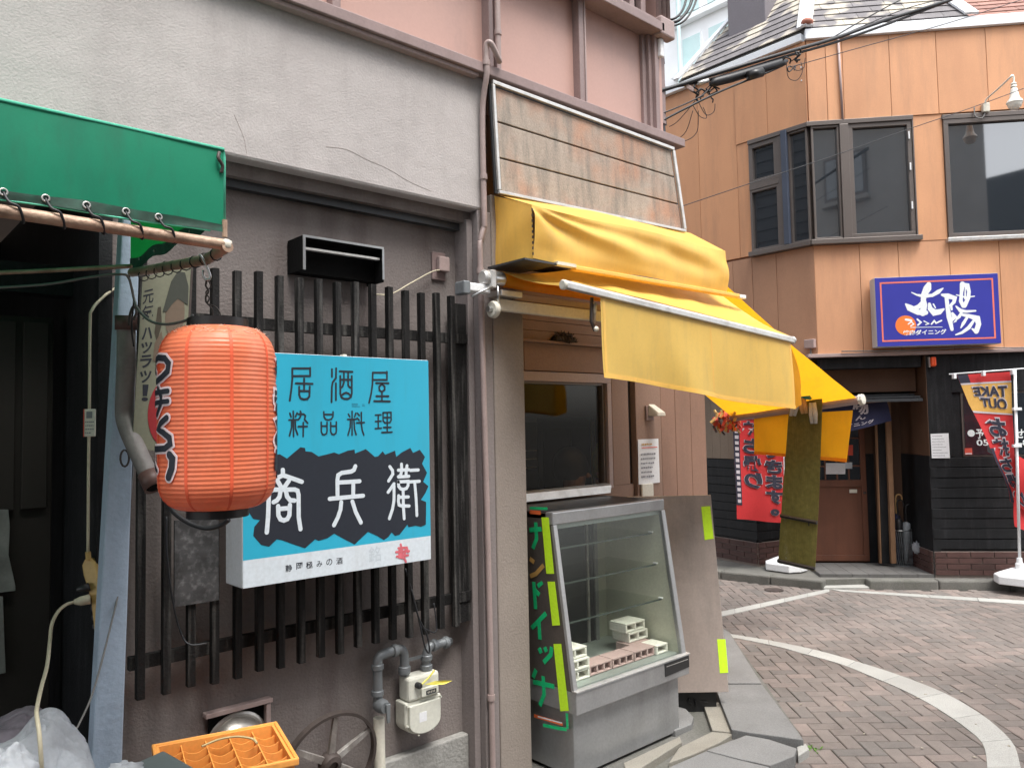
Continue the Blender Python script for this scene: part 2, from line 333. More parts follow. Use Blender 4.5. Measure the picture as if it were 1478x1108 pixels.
M['board'] = mat('weathered_board', (.36, .30, .25), .85, var=.10, vs=5, fine=.14, fs=130, stain=[((.40, .18, .10), (2.2, 2.2, 2.6), 1.0), ((.18, .165, .145), (22, 22, 4.0), .6)], bump=.25, bs=110, slo=.45, shi=.66)
M['window_frame'] = mat('bronze_frame', (.14, .12, .11), .4, .3, var=.06)
M['glass'] = mat('dark_window_glass', (.022, .028, .035), .03, 0, var=.02, ior=2.6, fine=0)
M['case_glass'] = None
M['brown_wall'] = mat('brown_wall', (.25, .16, .12), .7, var=.05, vs=4, bump=.12, bs=90)
M['brown_panel'] = mat('brown_cladding', (.235, .135, .095), .55, var=.05, vs=4)
M['siding'] = mat('brown_siding', (.235, .155, .115), .7, var=.08, vs=5)
M['orange_wall'] = mat('orange_cladding', (.62, .315, .165), .6, var=.045, vs=2, fine=.03, slo=.42, stain=(.50, .245, .13), sscale=(3.5, 3.5, .7), samt=.75, rand=.035)
M['salmon'] = mat('salmon_cladding', (.58, .305, .17), .6, var=.05, vs=2, fine=.03, stain=(.42, .20, .12), sscale=(3, 3, 1), samt=.5, rand=.04)
M['orange_brown'] = mat('tan_cladding', (.42, .235, .145), .6, var=.06, vs=2, stain=(.28, .145, .09), sscale=(4, 4, 1.2), samt=.5, rand=.03)
M['taupe'] = mat('taupe_boards', (.20, .155, .115), .7, var=.08, vs=4, rand=.05)
M['white_trim'] = mat('white_metal_trim', (.80, .83, .86), .4, var=.03)
M['roof_base'] = mat('roof_underlay', (.10, .095, .09), .9)
def shinglemat():
    m = mat('roof_shingle', (.33, .31, .26), .85, var=.14, vs=10, fine=.12, rand=.06)
    t = m.node_tree; N = t.nodes; L = t.links; base = [n for n in N if n.bl_idname == 'ShaderNodeRGB'][0]
    g = N.new('ShaderNodeNewGeometry'); n = N.new('ShaderNodeTexNoise'); n.inputs['Scale'].default_value = 2.3; n.inputs['Detail'].default_value = 2; L.new(g.outputs['Position'], n.inputs['Vector'])
    r = N.new('ShaderNodeValToRGB'); L.new(n.outputs['Fac'], r.inputs[0])
    r.color_ramp.elements[0].position = .47; r.color_ramp.elements[0].color = (.16, .15, .155, 1); r.color_ramp.elements[1].position = .52; r.color_ramp.elements[1].color = (.42, .385, .325, 1)
    for l in list(base.outputs[0].links): L.new(r.outputs[0], l.to_socket)
    return m
M['shingle'] = shinglemat()
M['red_shingle'] = mat('red_roof_shingle', (.24, .125, .10), .8, var=.15, vs=6, rand=.15)
M['chimney'] = mat('chimney_metal', (.17, .155, .17), .6, var=.06)
M['wall_brick'] = mat('wall_brick', (.072, .035, .030), .7, var=.15, vs=12, rand=.18)
M['mortar'] = mat('mortar', (.26, .215, .19), .95, var=.1)
M['door_wood'] = mat('door_wood', (.155, .062, .036), .5, var=.1, vs=5, stain=(.10, .042, .028), sscale=(14, 14, 2), samt=.5)
M['jamb'] = mat('jamb_wood', (.235, .13, .07), .6, var=.1, vs=8)
M['porch_wood'] = mat('porch_wood', (.105, .055, .032), .6, var=.12, vs=5, stain=(.09, .045, .028), sscale=(9, 9, 1.5), samt=.5)
M['tile'] = mat('porch_tile', (.115, .112, .108), .8, var=.1, vs=8, rand=.1)
M['pole'] = mat('white_pole', (.74, .76, .78), .35, var=.04)
M['red_flag'] = mat('red_flag', (.55, .032, .035), .7, var=.05, vs=5, transl=.15)
M['flag_yellow'] = mat('flag_yellow', (.66, .38, .09), .7, var=.04, transl=.15)
M['flag_navy'] = mat('flag_navy', (.022, .022, .04), .7, var=.05)
M['flag_grey'] = mat('flag_outline', (.46, .42, .45), .7, var=.04)
M['navy'] = mat('noren_navy', (.014, .016, .05), .8, var=.08)
M['reed'] = mat('olive_reed', (.27, .25, .075), .8, var=.15, vs=30, transl=.5, stain=(.42, .39, .14), sscale=(300, 300, 2), samt=.6)
M['thai_blue'] = mat('sign_indigo', (.045, .05, .34), .3, var=.04, vs=3, fine=0)
M['coral'] = mat('coral_line', (.78, .20, .13), .35, var=.03)
M['sun_orange'] = mat('sun_orange', (.85, .22, .05), .35, var=.03)
M['snow'] = mat('lettering_white', (.80, .85, .85), .35, var=.02)
M['paper'] = mat('paper', (.72, .73, .75), .8, var=.04)
M['print'] = mat('grey_print', (.22, .22, .24), .8, var=.05)
M['red_print'] = mat('red_print', (.62, .09, .06), .7, var=.05)
M['neon'] = mat('neon_tape', (.62, .98, .03), .5, var=.02)
M['tape_green'] = mat('green_tape', (.015, .55, .20), .45, var=.08, vs=20)
M['tape_orange'] = mat('orange_tape', (.85, .17, .05), .45, var=.08, vs=20)
M['tape_tan'] = mat('tan_tape', (.52, .30, .09), .45, var=.1, vs=20)
M['case_side'] = mat('case_side_panel', (.12, .102, .092), .42, .3, var=.12, vs=6, stain=(.15, .13, .115), sscale=(8, 8, 2), samt=.5)
M['case_inner'] = mat('case_inner_wall', (.55, .56, .46), .35, .1, var=.05, vs=3)
M['case_dark'] = mat('case_dark_door', (.03, .035, .035), .25, var=.1)
M['foam_white'] = mat('block_white', (.80, .79, .72), .75, var=.04)
M['foam_pink'] = mat('block_pink', (.50, .36, .34), .8, var=.08, stain=(.35, .25, .23), sscale=(20, 20, 20), samt=.4)
M['clip'] = mat('clear_clip', (.66, .66, .62), .25, var=.1, transl=.3)
M['clip_tan'] = mat('wood_clip', (.52, .30, .12), .5, var=.1)
M['shop_inside'] = mat('shop_interior', (.17, .14, .115), .9, var=.15)
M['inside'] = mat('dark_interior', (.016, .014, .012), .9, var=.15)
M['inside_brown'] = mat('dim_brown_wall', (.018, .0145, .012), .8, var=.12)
M['hair'] = mat('black_hair', (.012, .010, .010), .6)
M['skin'] = mat('skin', (.48, .27, .19), .55, var=.04)
M['shirt'] = mat('dark_shirt', (.03, .03, .035), .8)
M['grey_facade'] = mat('grey_facade', (.40, .40, .385), .8, var=.06)
M['far_white'] = mat('far_white_facade', (.93, .94, .95), .6, var=.02)
M['far_glass'] = mat('far_pale_glass', (.62, .80, .80), .25, var=.04)
M['leaf'] = mat('weed_leaf', (.12, .25, .04), .6, var=.2, transl=.3)
M['metal_dark'] = mat('grey_steel_post', (.062, .066, .072), .5, .4, var=.1)
M['beacon'] = mat('orange_lens', (.90, .10, .02), .3, var=.03)
M['umb'] = mat('clear_umbrella_film', (.42, .45, .47), .3, var=.1, transl=.3)
M['lamp_white'] = mat('lamp_enamel', (.80, .79, .72), .3, var=.03)
M['yg'] = mat('yellow_green_mottle', (.42, .36, .03), .5, var=.3, vs=25, stain=(.03, .10, .02), sscale=(60, 60, 20), samt=.9)
def grime(m, col, amt, sc):
    t = m.node_tree; N = t.nodes; L = t.links; b = N['Principled BSDF']; src = b.inputs['Base Color'].links[0].from_socket
    tc = N.new('ShaderNodeTexCoord'); mp = N.new('ShaderNodeMapping'); mp.inputs['Scale'].default_value = sc; L.new(tc.outputs['Object'], mp.inputs[0])
    n = N.new('ShaderNodeTexNoise'); n.inputs['Scale'].default_value = 1; n.inputs['Detail'].default_value = 8; n.inputs['Roughness'].default_value = .7; L.new(mp.outputs[0], n.inputs['Vector'])
    mr = N.new('ShaderNodeMapRange'); mr.inputs[1].default_value = .5; mr.inputs[2].default_value = .8; mr.inputs[4].default_value = amt; L.new(n.outputs['Fac'], mr.inputs[0])
    mx = N.new('ShaderNodeMix'); mx.data_type = 'RGBA'; L.new(mr.outputs[0], mx.inputs[0]); L.new(src, mx.inputs[6]); mx.inputs[7].default_value = (*col, 1)
    for l in list(src.links):
        if l.to_node != mx: L.new(mx.outputs[2], l.to_socket)
grime(M['yellow'], (.5, .34, .12), .4, (14, 14, 3)); grime(M['yellow_val'], (.5, .37, .15), .35, (16, 16, 3)); grime(M['orange_canvas'], (.6, .27, .03), .4, (14, 14, 4))
grime(M['green'], (.05, .13, .09), .5, (12, 12, 3)); grime(M['sign_blue'], (.05, .24, .31), .35, (14, 14, 2)); grime(M['sign_white'], (.42, .43, .42), .4, (20, 20, 3)); grime(M['orange_wall'], (.36, .20, .12), .6, (6, 6, .8)); grime(M['salmon'], (.36, .19, .12), .6, (6, 6, .8)); grime(M['pink'], (.30, .22, .2), .5, (5, 5, 2)); grime(M['stucco'], (.25, .23, .22), .45, (5, 5, 1.2)); grime(M['brown_panel'], (.14, .085, .06), .5, (8, 8, 1)); grime(M['steel_panel'], (.27, .235, .21), .5, (9, 9, 1.5))
# clear glass for the display case: real pane, thin
m = bpy.data.materials.new('case_glass'); m.use_nodes = True; N = m.node_tree.nodes; L = m.node_tree.links
gl = N.new('ShaderNodeBsdfGlossy'); gl.inputs['Roughness'].default_value = .04; tr = N.new('ShaderNodeBsdfTransparent'); tr.inputs[0].default_value = (.955, .968, .95, 1)
lw = N.new('ShaderNodeLayerWeight'); lw.inputs[0].default_value = .5; pw_ = N.new('ShaderNodeMath'); pw_.operation = 'POWER'; pw_.inputs[1].default_value = 4; L.new(lw.outputs['Facing'], pw_.inputs[0])
ma_ = N.new('ShaderNodeMath'); ma_.operation = 'MULTIPLY_ADD'; ma_.inputs[1].default_value = .6; ma_.inputs[2].default_value = .022; L.new(pw_.outputs[0], ma_.inputs[0]); mx = N.new('ShaderNodeMixShader'); L.new(ma_.outputs[0], mx.inputs[0]); L.new(tr.outputs[0], mx.inputs[1]); L.new(gl.outputs[0], mx.inputs[2]); L.new(mx.outputs[0], N['Material Output'].inputs[0])
M['case_glass'] = m
# ================================================================== GROUND
o = MB().box(GX, -60, 90, -60, 90, -.3, -.03).build('ground', M['earth'], kind='structure')
pav = thing('brick_paving', None, None, (0, 0, 0), kind='structure')
MB().box(GX, -6, 13, -6.5, 9, -.028, -.012).build('bedding', M['joint'], pav)
HA = math.radians(47.5); BW = .079; GAP = .0035
hu = V((math.cos(HA), math.sin(HA), 0)); hv = V((-math.sin(HA), math.cos(HA), 0))
def brick_mesh(a, b):
    ch = .0035; z0, z1 = -.05, 0.0; x, y = a/2, b/2
    vs = [(-x, -y, z0), (x, -y, z0), (x, y, z0), (-x, y, z0), (-x, -y, z1-ch), (x, -y, z1-ch), (x, y, z1-ch), (-x, y, z1-ch),
          (-x+ch, -y+ch, z1), (x-ch, -y+ch, z1), (x-ch, y-ch, z1), (-x+ch, y-ch, z1)]
    fs = [(8, 9, 10, 11)]+[(i, (i+1) % 4, 4+(i+1) % 4, 4+i) for i in range(4)]+[(4+i, 4+(i+1) % 4, 8+(i+1) % 4, 8+i) for i in range(4)]
    return vs, fs
bvs, bfs = brick_mesh(2*BW-GAP, BW-GAP)
bme = bpy.data.meshes.new('brick'); bme.from_pydata(bvs, [], bfs); bme.materials.append(M['brick'])
def proj(p):
    d = V(p)-CAM; z = d.dot(f2)
    if z < .2: return None
    return 739+FPX*d.dot(r3)/z, 554-FPX*d.dot(u3)/z, z
def inpoly(x, y, P):
    c = False; n = len(P)
    for i in range(n):
        x1, y1 = P[i][:2]; x2, y2 = P[(i+1) % n][:2]
        if (y1 > y) != (y2 > y) and x < (x2-x1)*(y-y1)/(y2-y1)+x1: c = not c
    return c
OU = V((math.cos(math.radians(-48.8)), math.sin(math.radians(-48.8)), 0))   # run of the orange building's long face
ON = V((-math.sin(math.radians(48.8)), -math.cos(math.radians(48.8)), 0))
kq = gz(1255, 850)                                                   # foot of the far kerb
kl0, kl1 = gz(1040, 836), gz(1188, 851)
street = [(-6, -6.5), (-6, 2.0), (2.6, 2.25), (3.42, 2.12), (3.5, 1.98), (3.62, 2.06), (4.95, 3.4), (5.1, 8.5), (kl0.x+.02, 8.5), (kl0.x+.02, kl0.y), (kl1.x, kl1.y), tuple((kq)[:2]), tuple((kq+OU*6)[:2]), (11, -6.5)]
cand = []
for i in range(-150, 150):
    for j in range(-150, 150):
        t = (i-j) % 4
        if t == 0: cx, cy, rz = i+1, j+.5, 0
        elif t == 3: cx, cy, rz = i+.5, j+1, 1
        else: continue
        q = hu*(cx*BW)+hv*(cy*BW)
        if q.x < 2.2 and q.y > -1 and q.x < 1.0: pass
        if not inpoly(q.x, q.y, street): continue
        if (q-V((4.5, 1.5, 0))).length > 4.6: continue
        s = proj(q); vis = bool(s and -30 < s[0] < 1508 and 500 < s[1] < 1138)
        occl = bool(s and (s[0] < 1035))
        cand.append((0 if (vis and not occl) else 1, (s[2] if s else 99)+(0 if vis else 50), q, rz))
cand.sort(key=lambda k: (k[0], k[1]))
rest = MB()
gmt = M['brick'].copy(); gmt.name = 'paving_brick_grooved'; tt = gmt.node_tree
wv = tt.nodes.new('ShaderNodeTexWave'); wv.inputs['Scale'].default_value = 42; wv.bands_direction = 'Y'; tc2 = tt.nodes.new('ShaderNodeTexCoord'); tt.links.new(tc2.outputs['Object'], wv.inputs['Vector'])
bp2 = tt.nodes.new('ShaderNodeBump'); bp2.inputs['Strength'].default_value = .7; bp2.inputs['Distance'].default_value = .0025; tt.links.new(wv.outputs['Fac'], bp2.inputs['Height']); tt.links.new(bp2.outputs[0], tt.nodes['Principled BSDF'].inputs['Normal'])
bme2 = bme.copy(); bme2.materials[0] = gmt
for n, (_, _, q, rz) in enumerate(cand):
    ang = HA+rz*math.pi/2+rn.uniform(-.012, .012); dz = rn.uniform(-.0028, .001)
    if n < 300:
        b = bpy.data.objects.new('brick', bme2 if (_ := q.length) < 4.55 and rz == 1 else bme); C.objects.link(b); b.parent = pav
        b.location = (q.x, q.y, dz); b.rotation_euler = (rn.uniform(-.004, .004), rn.uniform(-.004, .004), ang)
    else:
        ca, sa = math.cos(ang), math.sin(ang); rest.add([(q.x+x*ca-y*sa, q.y+x*sa+y*ca, z+dz) for x, y, z in bvs], bfs)
# the far bricks: one joined part; colour per brick comes from a per-face random attribute
ro = rest.build('far_bricks', M['brick'], pav, kind='stuff', fixn=False)
rm = M['brick'].copy(); rm.name = 'paving_brick_far'; ro.data.materials[0] = rm
t = rm.node_tree; oi = [n for n in t.nodes if n.bl_idname == 'ShaderNodeObjectInfo'][0]
gi = t.nodes.new('ShaderNodeNewGeometry')
for l in list(oi.outputs['Random'].links): t.links.new(gi.outputs['Random Per Island'], l.to_socket)
# granite bands set flush in the brick
def band(name, up, lo, n, zt=.004, mname='granite'):
    st = thing(name, None, None, kind='structure')
    def res(P, n):
        P = smoothpath(P, 8); L = [0]
        for i in range(1, len(P)): L.append(L[-1]+(P[i]-P[i-1]).length)
        out = []
        for k in range(n+1):
            t = L[-1]*k/n; i = max(j for j in range(len(L)) if L[j] <= t+1e-9); i = min(i, len(P)-2)
            out.append(P[i].lerp(P[i+1], (t-L[i])/max(1e-9, L[i+1]-L[i])))
        return out
    U, Lo = res(up, n*4), res(lo, n*4)
    for k in range(n):
        a = [x.copy() for x in U[k*4:k*4+5]]; b = [x.copy() for x in Lo[k*4:k*4+5]]
        d = (a[1]-a[0]).normalized()*.0015; a[0] += d; b[0] += d; d = (a[-1]-a[-2]).normalized()*.0015; a[-1] -= d; b[-1] -= d
        poly = a+b[::-1]
        for q in poly: q.z = zt-.04
        MB().prism(poly, (0, 0, .04)).build('granite_stone', M[mname], st, bevel=.002)
    return st
zz = lambda P: [gz(1030+a/3.299, 820+b/3.299) for a, b in P]
up = zz([(55, 308), (90, 315), (300, 350), (500, 393), (700, 450), (900, 515), (1100, 595), (1250, 680), (1350, 755), (1430, 840), (1462, 950)])
lo = zz([(75, 329), (120, 335), (300, 372), (420, 405), (600, 455), (750, 515), (880, 570), (1000, 630), (1100, 690), (1200, 760), (1280, 835), (1303, 950)])
cc = V((3.21, 2.83, 0))
def ext(P):
    q = P[-1]-cc; a = math.atan2(q.y, q.x); r = q.length
    return P+[cc+V((math.cos(a-k*.22), math.sin(a-k*.22), 0))*r for k in range(1, 5)]
band('curved_granite_band', ext(up), ext(lo), 13)
band('left_granite_band', zz([(0, 213), (45, 205), (550, 98)]), zz([(0, 238), (45, 228), (552, 112)]), 5, .0045)
e1, e2 = zz([(560, 100), (1478, 155)]); e3, e4 = zz([(600, 110), (1478, 172)])
band('right_granite_band', [e1, e2, e2+(e2-e1)*.8], [e3, e4, e4+(e4-e3)*.8], 7, .005)
# pavement by the shop: dark base, beige edging, cracked grey slabs
pv = thing('near_pavement', None, None, kind='structure')
MB().prism([(-4, 1.95, -.02), (2.9, 2.0, -.02), (3.6, 1.97, -.02), (5.06, 3.33, -.02), (5.2, 8.5, -.02), (-4, 8.5, -.02)], (0, 0, .035)).build('base_layer', M['kerb'], pv)
def slab(px, z=.05, mname='slab', th=.07, world=None):
    pts = world or [gz(x, y, z) for x, y in px]
    pts = [V((q[0], q[1], z-th)) for q in pts]; MB().prism(pts, (0, 0, th)).build('slab', M[mname], pv, bevel=.004)
slab([(1040, 905), (1052, 911), (1099, 985), (1030, 985), (1015, 940)], .06)
slab([(1031, 987), (1100, 987), (1160, 1067), (1081, 1056), (1056, 1052), (1040, 1012)], .062)
slab([(1077, 1060), (1110, 1066), (1150, 1079), (1146, 1090), (1112, 1104), (1066, 1094), (1020, 1082), (1045, 1072)], .05)
slab([(1019, 1083), (1066, 1095.5), (1111, 1106), (1090, 1120), (960, 1150), (900, 1135)], .052)
slab([(1016, 1018), (1038, 1012), (1057, 1056), (1028, 1053)], .04, 'slab_beige')
slab([(1027, 1055), (1058, 1058), (1040, 1070), (1000, 1088), (965, 1100), (980, 1078)], .038, 'slab_beige')
slab([(975, 1018), (990, 1022), (1001, 1034), (998, 1044), (975, 1054), (960, 1050), (955, 1020)], .045, 'slab')
slab([(1150, 1077), (1163, 1072), (1168, 1080), (1152, 1090)], .035, 'granite')
slab([(900, 1100), (981, 1062), (984, 1070), (905, 1120)], .05, 'slab_beige')
slab(None, .045, 'slab', world=[(.2, 1.97), (1.3, 1.985), (1.3, 2.5), (.2, 2.5)])
slab(None, .045, 'slab', world=[(1.31, 1.985), (2.4, 1.99), (2.4, 2.36), (1.31, 2.36)])
mhc = gz(1117, 851, .001); mh = thing('manhole_cover', 'small dark round cover set in the brick paving near the far kerb', 'manhole cover', mhc)
MB().lathe([(.085, -.02), (.085, .004), (.078, .005), (.074, .003), (.0, .003)], mhc, (0, 0, 1), 28, cap=False).build('cover', M['iron'], mh, smooth=True, auto=30)
lb_ = MB()
for k in range(46):
    q_ = gz(rn.uniform(1080, 1470), rn.uniform(860, 1100), .004); a_ = rn.uniform(0, 6.28); l_ = rn.uniform(.004, .013); d_ = V((math.cos(a_), math.sin(a_), 0)); e_ = V((-d_.y, d_.x, 0))*l_*rn.uniform(.3, .8)
    lb_.prism([q_-d_*l_, q_+e_, q_+d_*l_, q_-e_], (0, 0, .002))
lo_ = lb_.build('street_litter', mat('litter_bits', (.30, .27, .22), .8, var=.5, vs=60), kind='stuff'); lo_['label'] = 'scattered tiny bits of grit and litter on the brick paving'
wd = thing('weed', 'small green weed growing in the crack at the corner of the broken grey slab', 'weed', gz(1172, 1082))
mb = MB(); wq = gz(1172, 1082)
for k in range(26):
    a = rn.uniform(0, 6.28); l = rn.uniform(.012, .035); d = V((math.cos(a), math.sin(a), rn.uniform(.2, 1))).normalized(); s = V((-math.sin(a), math.cos(a), 0))*.006; q = wq+V((rn.uniform(-.04, .04), rn.uniform(-.03, .03), -.005))
    mb.add([q, q+d*l*.6+s, q+d*l, q+d*l*.6-s], [(0, 1, 2, 3)])
mb.build('leaf_tuft', M['leaf'], wd)
# far kerb and pavement in front of the orange building
fk = thing('far_kerb', None, None, kind='structure')
OK = F(kq, OU, (0, 0, 1), ON)
def kerbrun(Fr, L, n, h=.08, d=.13, skip=0):
    for i in range(n):
        MB().box(Fr, i*L/n+.002, (i+1)*L/n-.002, -.05, h, -d, 0).build('kerb_stone', M['kerb'], fk, bevel=.015)
kerbrun(OK, 4.2, 7)
KLd = (kl1-kl0); OKL = F(kl0, KLd, (0, 0, 1)); 
if OKL.n.dot(CAM-kl0) < 0: OKL.n = -OKL.n
kerbrun(OKL, KLd.length, 2)
OKM = F(kl0-KLd.normalized()*2.2, KLd, (0, 0, 1), OKL.n); kerbrun(OKM, 2.2, 3)
g0, g1 = kl1+V((.01, 0, 0)), kq
MB().prism([V((g0.x, g0.y, -.05)), V((g1.x, g1.y, -.05)), V((g1.x, g1.y, -.05))-ON*.3, V((g0.x, g0.y, -.05))+V((.3, .12, 0))], (0, 0, .07)).build('ramp_stone', M['granite'], fk, bevel=.004)
fp = thing('far_pavement', None, None, kind='structure')
MB().prism([V((g0.x+.1, g0.y+.03, -.04)), kq-ON*.12+V((0, 0, -.04)), kq-ON*.12+OU*5+V((0, 0, -.04)), kq-ON*4+OU*5+V((0, 0, -.04)), (14, 9, -.04), (kl0.x+.12, 9, -.04), (kl0.x+.12, kl0.y, -.04)], (0, 0, .112)).build('base_layer', M['kerb'], fp)
# ================================================================== THE TAVERN BUILDING (left)
tb = thing('tavern_building', 'grey stucco building with mauve recess, dark doorway and pink upper cladding behind the red lantern', 'building', (1.0, 2.57, 0))
MB().box(WA, -5, 2.165, 2.478, 3.075, -.45, 0).build('beam', M['stucco'], tb, bevel=.012)
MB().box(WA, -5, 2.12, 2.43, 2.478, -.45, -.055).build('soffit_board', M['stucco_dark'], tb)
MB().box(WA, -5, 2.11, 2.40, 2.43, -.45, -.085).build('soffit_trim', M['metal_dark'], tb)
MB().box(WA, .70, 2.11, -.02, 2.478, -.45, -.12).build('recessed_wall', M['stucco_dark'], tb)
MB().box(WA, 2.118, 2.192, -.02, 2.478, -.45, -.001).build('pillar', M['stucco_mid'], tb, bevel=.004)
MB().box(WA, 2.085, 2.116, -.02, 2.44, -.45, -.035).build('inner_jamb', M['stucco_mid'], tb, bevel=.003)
MB().box(WA, 1.66, 2.084, -.02, .262, -.119, -.075).build('plinth', M['concrete'], tb, bevel=.006)
for ck in ([(470, 212), (500, 216), (528, 230), (560, 244), (590, 262), (622, 276)], [(338, 166), (345, 182), (352, 200), (356, 222)]):
    MB().tube(smoothpath([WA.p(*A(x, y), .0004) for x, y in ck], 4), .0006, 4).build('hairline_crack', M['stucco_beige'], tb)
# dark doorway at the left
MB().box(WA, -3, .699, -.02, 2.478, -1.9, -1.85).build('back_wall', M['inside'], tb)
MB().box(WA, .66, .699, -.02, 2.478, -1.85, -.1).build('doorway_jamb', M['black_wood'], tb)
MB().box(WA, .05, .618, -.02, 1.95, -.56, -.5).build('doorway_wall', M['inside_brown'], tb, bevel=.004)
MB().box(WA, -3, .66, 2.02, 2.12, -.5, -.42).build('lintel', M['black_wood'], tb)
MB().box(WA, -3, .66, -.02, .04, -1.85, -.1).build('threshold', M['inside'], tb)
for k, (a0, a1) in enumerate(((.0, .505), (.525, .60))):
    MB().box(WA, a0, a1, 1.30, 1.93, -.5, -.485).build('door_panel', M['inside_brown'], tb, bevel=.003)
# ledge and upper storey
MB().box(WA, -5, 3.575, 3.066, 3.112, -.3, .05).build('ledge', M['mauve'], tb, bevel=.004)
MB().box(WA, -5, 2.11, 3.05, 3.064, -.02, .035).build('ledge_drip', M['mauve_light'], tb)
PZ1 = 3.66
pe = [-1.3, -.4, .45, A(487, 5)[0], A(716, 50)[0], A(841, 70)[0], A(944, 120)[0]]
for i in range(len(pe)-1):
    MB().box(WA, pe[i]+.012, pe[i+1]-.012, 3.112, PZ1, -.1, -.05).build('cladding_panel', M['pink'], tb, bevel=.003)
for i, x in enumerate(pe[:-1]):
    mb = MB()
    if i == 4:
        for k, (q0, q1, cc_) in enumerate(((-.04, -.018, .0), (-.018, .004, -.02), (.004, .03, .0))): mb.box(WA, x+q0, x+q1, 3.112, PZ1, -.1, cc_)
    else: mb.box(WA, x-.018, x+.018, 3.112, PZ1, -.1, -.005)
    mb.build('post', M['mauve'], tb, bevel=.003)
    if i == 5: MB().box(WA, x+.018, x+.026, 3.112, PZ1, -.1, .0).build('post_edge', M['mauve_light'], tb)
xr = pe[-1]
for q0, q1, c1 in ((-.055, -.025, -.03), (-.025, .0, -.01), (.0, .03, .012), (.03, .05, -.0)): MB().box(WA, xr+q0, xr+q1, 3.112, PZ1, -.1, c1).build('post', M['mauve'], tb, bevel=.003)
MB().box(WA, xr+.05, xr+.085, 2.9, 5.2, -.12, -.01).build('corner_board', M['pink'], tb, bevel=.003)
MB().box(WA, -5, xr+.03, PZ1, PZ1+.05, -.3, .06).build('upper_ledge', M['mauve'], tb, bevel=.004)
MB().box(WA, -5, xr+.02, PZ1+.05, PZ1+.09, -.3, .02).build('upper_ledge', M['mauve'], tb, bevel=.004)
MB().box(WA, -5, xr-.02, PZ1+.09, 4.4, -.3, -.16).build('balcony_backing', M['metal_dark'], tb)
for k in range(16):
    x = xr-.06-k*.095
    MB().box(WA, x-.02, x+.02, PZ1+.10, 4.4, -.05, -.01).build('balcony_bar', M['mauve'], tb, bevel=.003)
MB().box(WA, -5, xr+.03, 4.4, 6.6, -.3, -.02).build('upper_wall', M['pink'], tb)
# side wall seen in the window reflections
for k in range(24):
    MB().add([V((3.49, 2.60, 2.5+k*.175)), V((3.49, 6.5, 2.5+k*.175)), V((3.49, 6.5, 2.673+k*.175)), V((3.49, 2.60, 2.673+k*.175)), V((3.52, 2.60, 2.5+k*.175)), V((3.52, 6.5, 2.5+k*.175)), V((3.505, 6.5, 2.673+k*.175)), V((3.505, 2.60, 2.673+k*.175))],
             [(4, 5, 6, 7), (0, 4, 7, 3), (1, 2, 6, 5), (3, 7, 6, 2), (0, 1, 5, 4)]).build('siding_board', M['metal_dark'], tb)
MB().box(WA, -5, 3.488, 2.62, 6.6, -4, -.31).build('inner_mass', M['siding'], tb)
# mauve drainpipes at the corner of the beam
def pipe(name, paths, r, m, label, cat='pipe', rings=(), parts=None):
    t = thing(name, label, cat, paths[0][0]); 
    for P in paths: MB().tube(P, r, 12).build('pipe_run', m, t, smooth=True, auto=50)
    for q, ax in rings: MB().lathe([(r*1.28, -.012), (r*1.32, 0), (r*1.28, .012)], q, ax, 14).build('collar', m, t, smooth=True, auto=40)
    return t
def wp(x, y, c): a, b = A(x, y, c); return WA.p(a, b, c)
x1 = 2.155
p0 = WA.p(x1, 2.50, .022); p1 = WA.p(x1, 3.13, .07)
pu = smoothpath([WA.p(x1+.055, 4.3, .05), WA.p(x1+.055, 3.26, .05), WA.p(x1+.053, 3.155, .055), WA.p(x1+.04, 3.135, .07), WA.p(x1-.005, 3.19, .075), WA.p(x1-.02, 3.19, .06), WA.p(x1-.02, 3.14, .055), WA.p(x1-.018, 3.06, .055), WA.p(x1-.018, 2.9, .022), WA.p(x1-.018, 2.45, .022), WA.p(x1-.018, 2.40, .018), WA.p(x1-.035, 2.34, .016), WA.p(x1-.04, 2.2, .016), WA.p(x1-.025, 1.0, .016), WA.p(x1-.02, .3, .016), WA.p(x1-.02, 0.0, .016)], 5)
pipe('drainpipe', [pu], .0125, M['pipe'], 'thin mauve drainpipe running down the corner pillar, bent at the ledge', rings=[(WA.p(x1-.018, 2.62, .022), (0, 0, 1)), (WA.p(x1-.02, 3.11, .055), (0, 0, 1)), (WA.p(x1-.04, 2.21, .016), (0, 0, 1)), (WA.p(x1-.022, .42, .016), (0, 0, 1)), (WA.p(x1+.055, 3.27, .05), (0, 0, 1))])
t = thing('corner_conduits', 'pair of mauve conduits with a clamp box at the top corner of the pink storey', 'pipe', WA.p(xr+.05, 3.6, .03))
for dx in (.02, .06, .10): MB().tube([WA.p(xr+dx, 3.72, .03), WA.p(xr+dx, 5.2, .03)], .015, 8).build('conduit', M['pipe'], t, smooth=True)
MB().box(WA, xr, xr+.125, 3.645, 3.75, .0, .06).build('clamp_box', M['mauve_light'], t, bevel=.01)
MB().box(WA, xr+.03, xr+.06, 3.54, 3.64, .0, .03).build('white_fitting', M['white'], t, bevel=.005)
MB().box(WA, xr+.085, xr+.125, 3.2, 3.65, -.05, -.02).build('side_strip', M['mauve'], t)
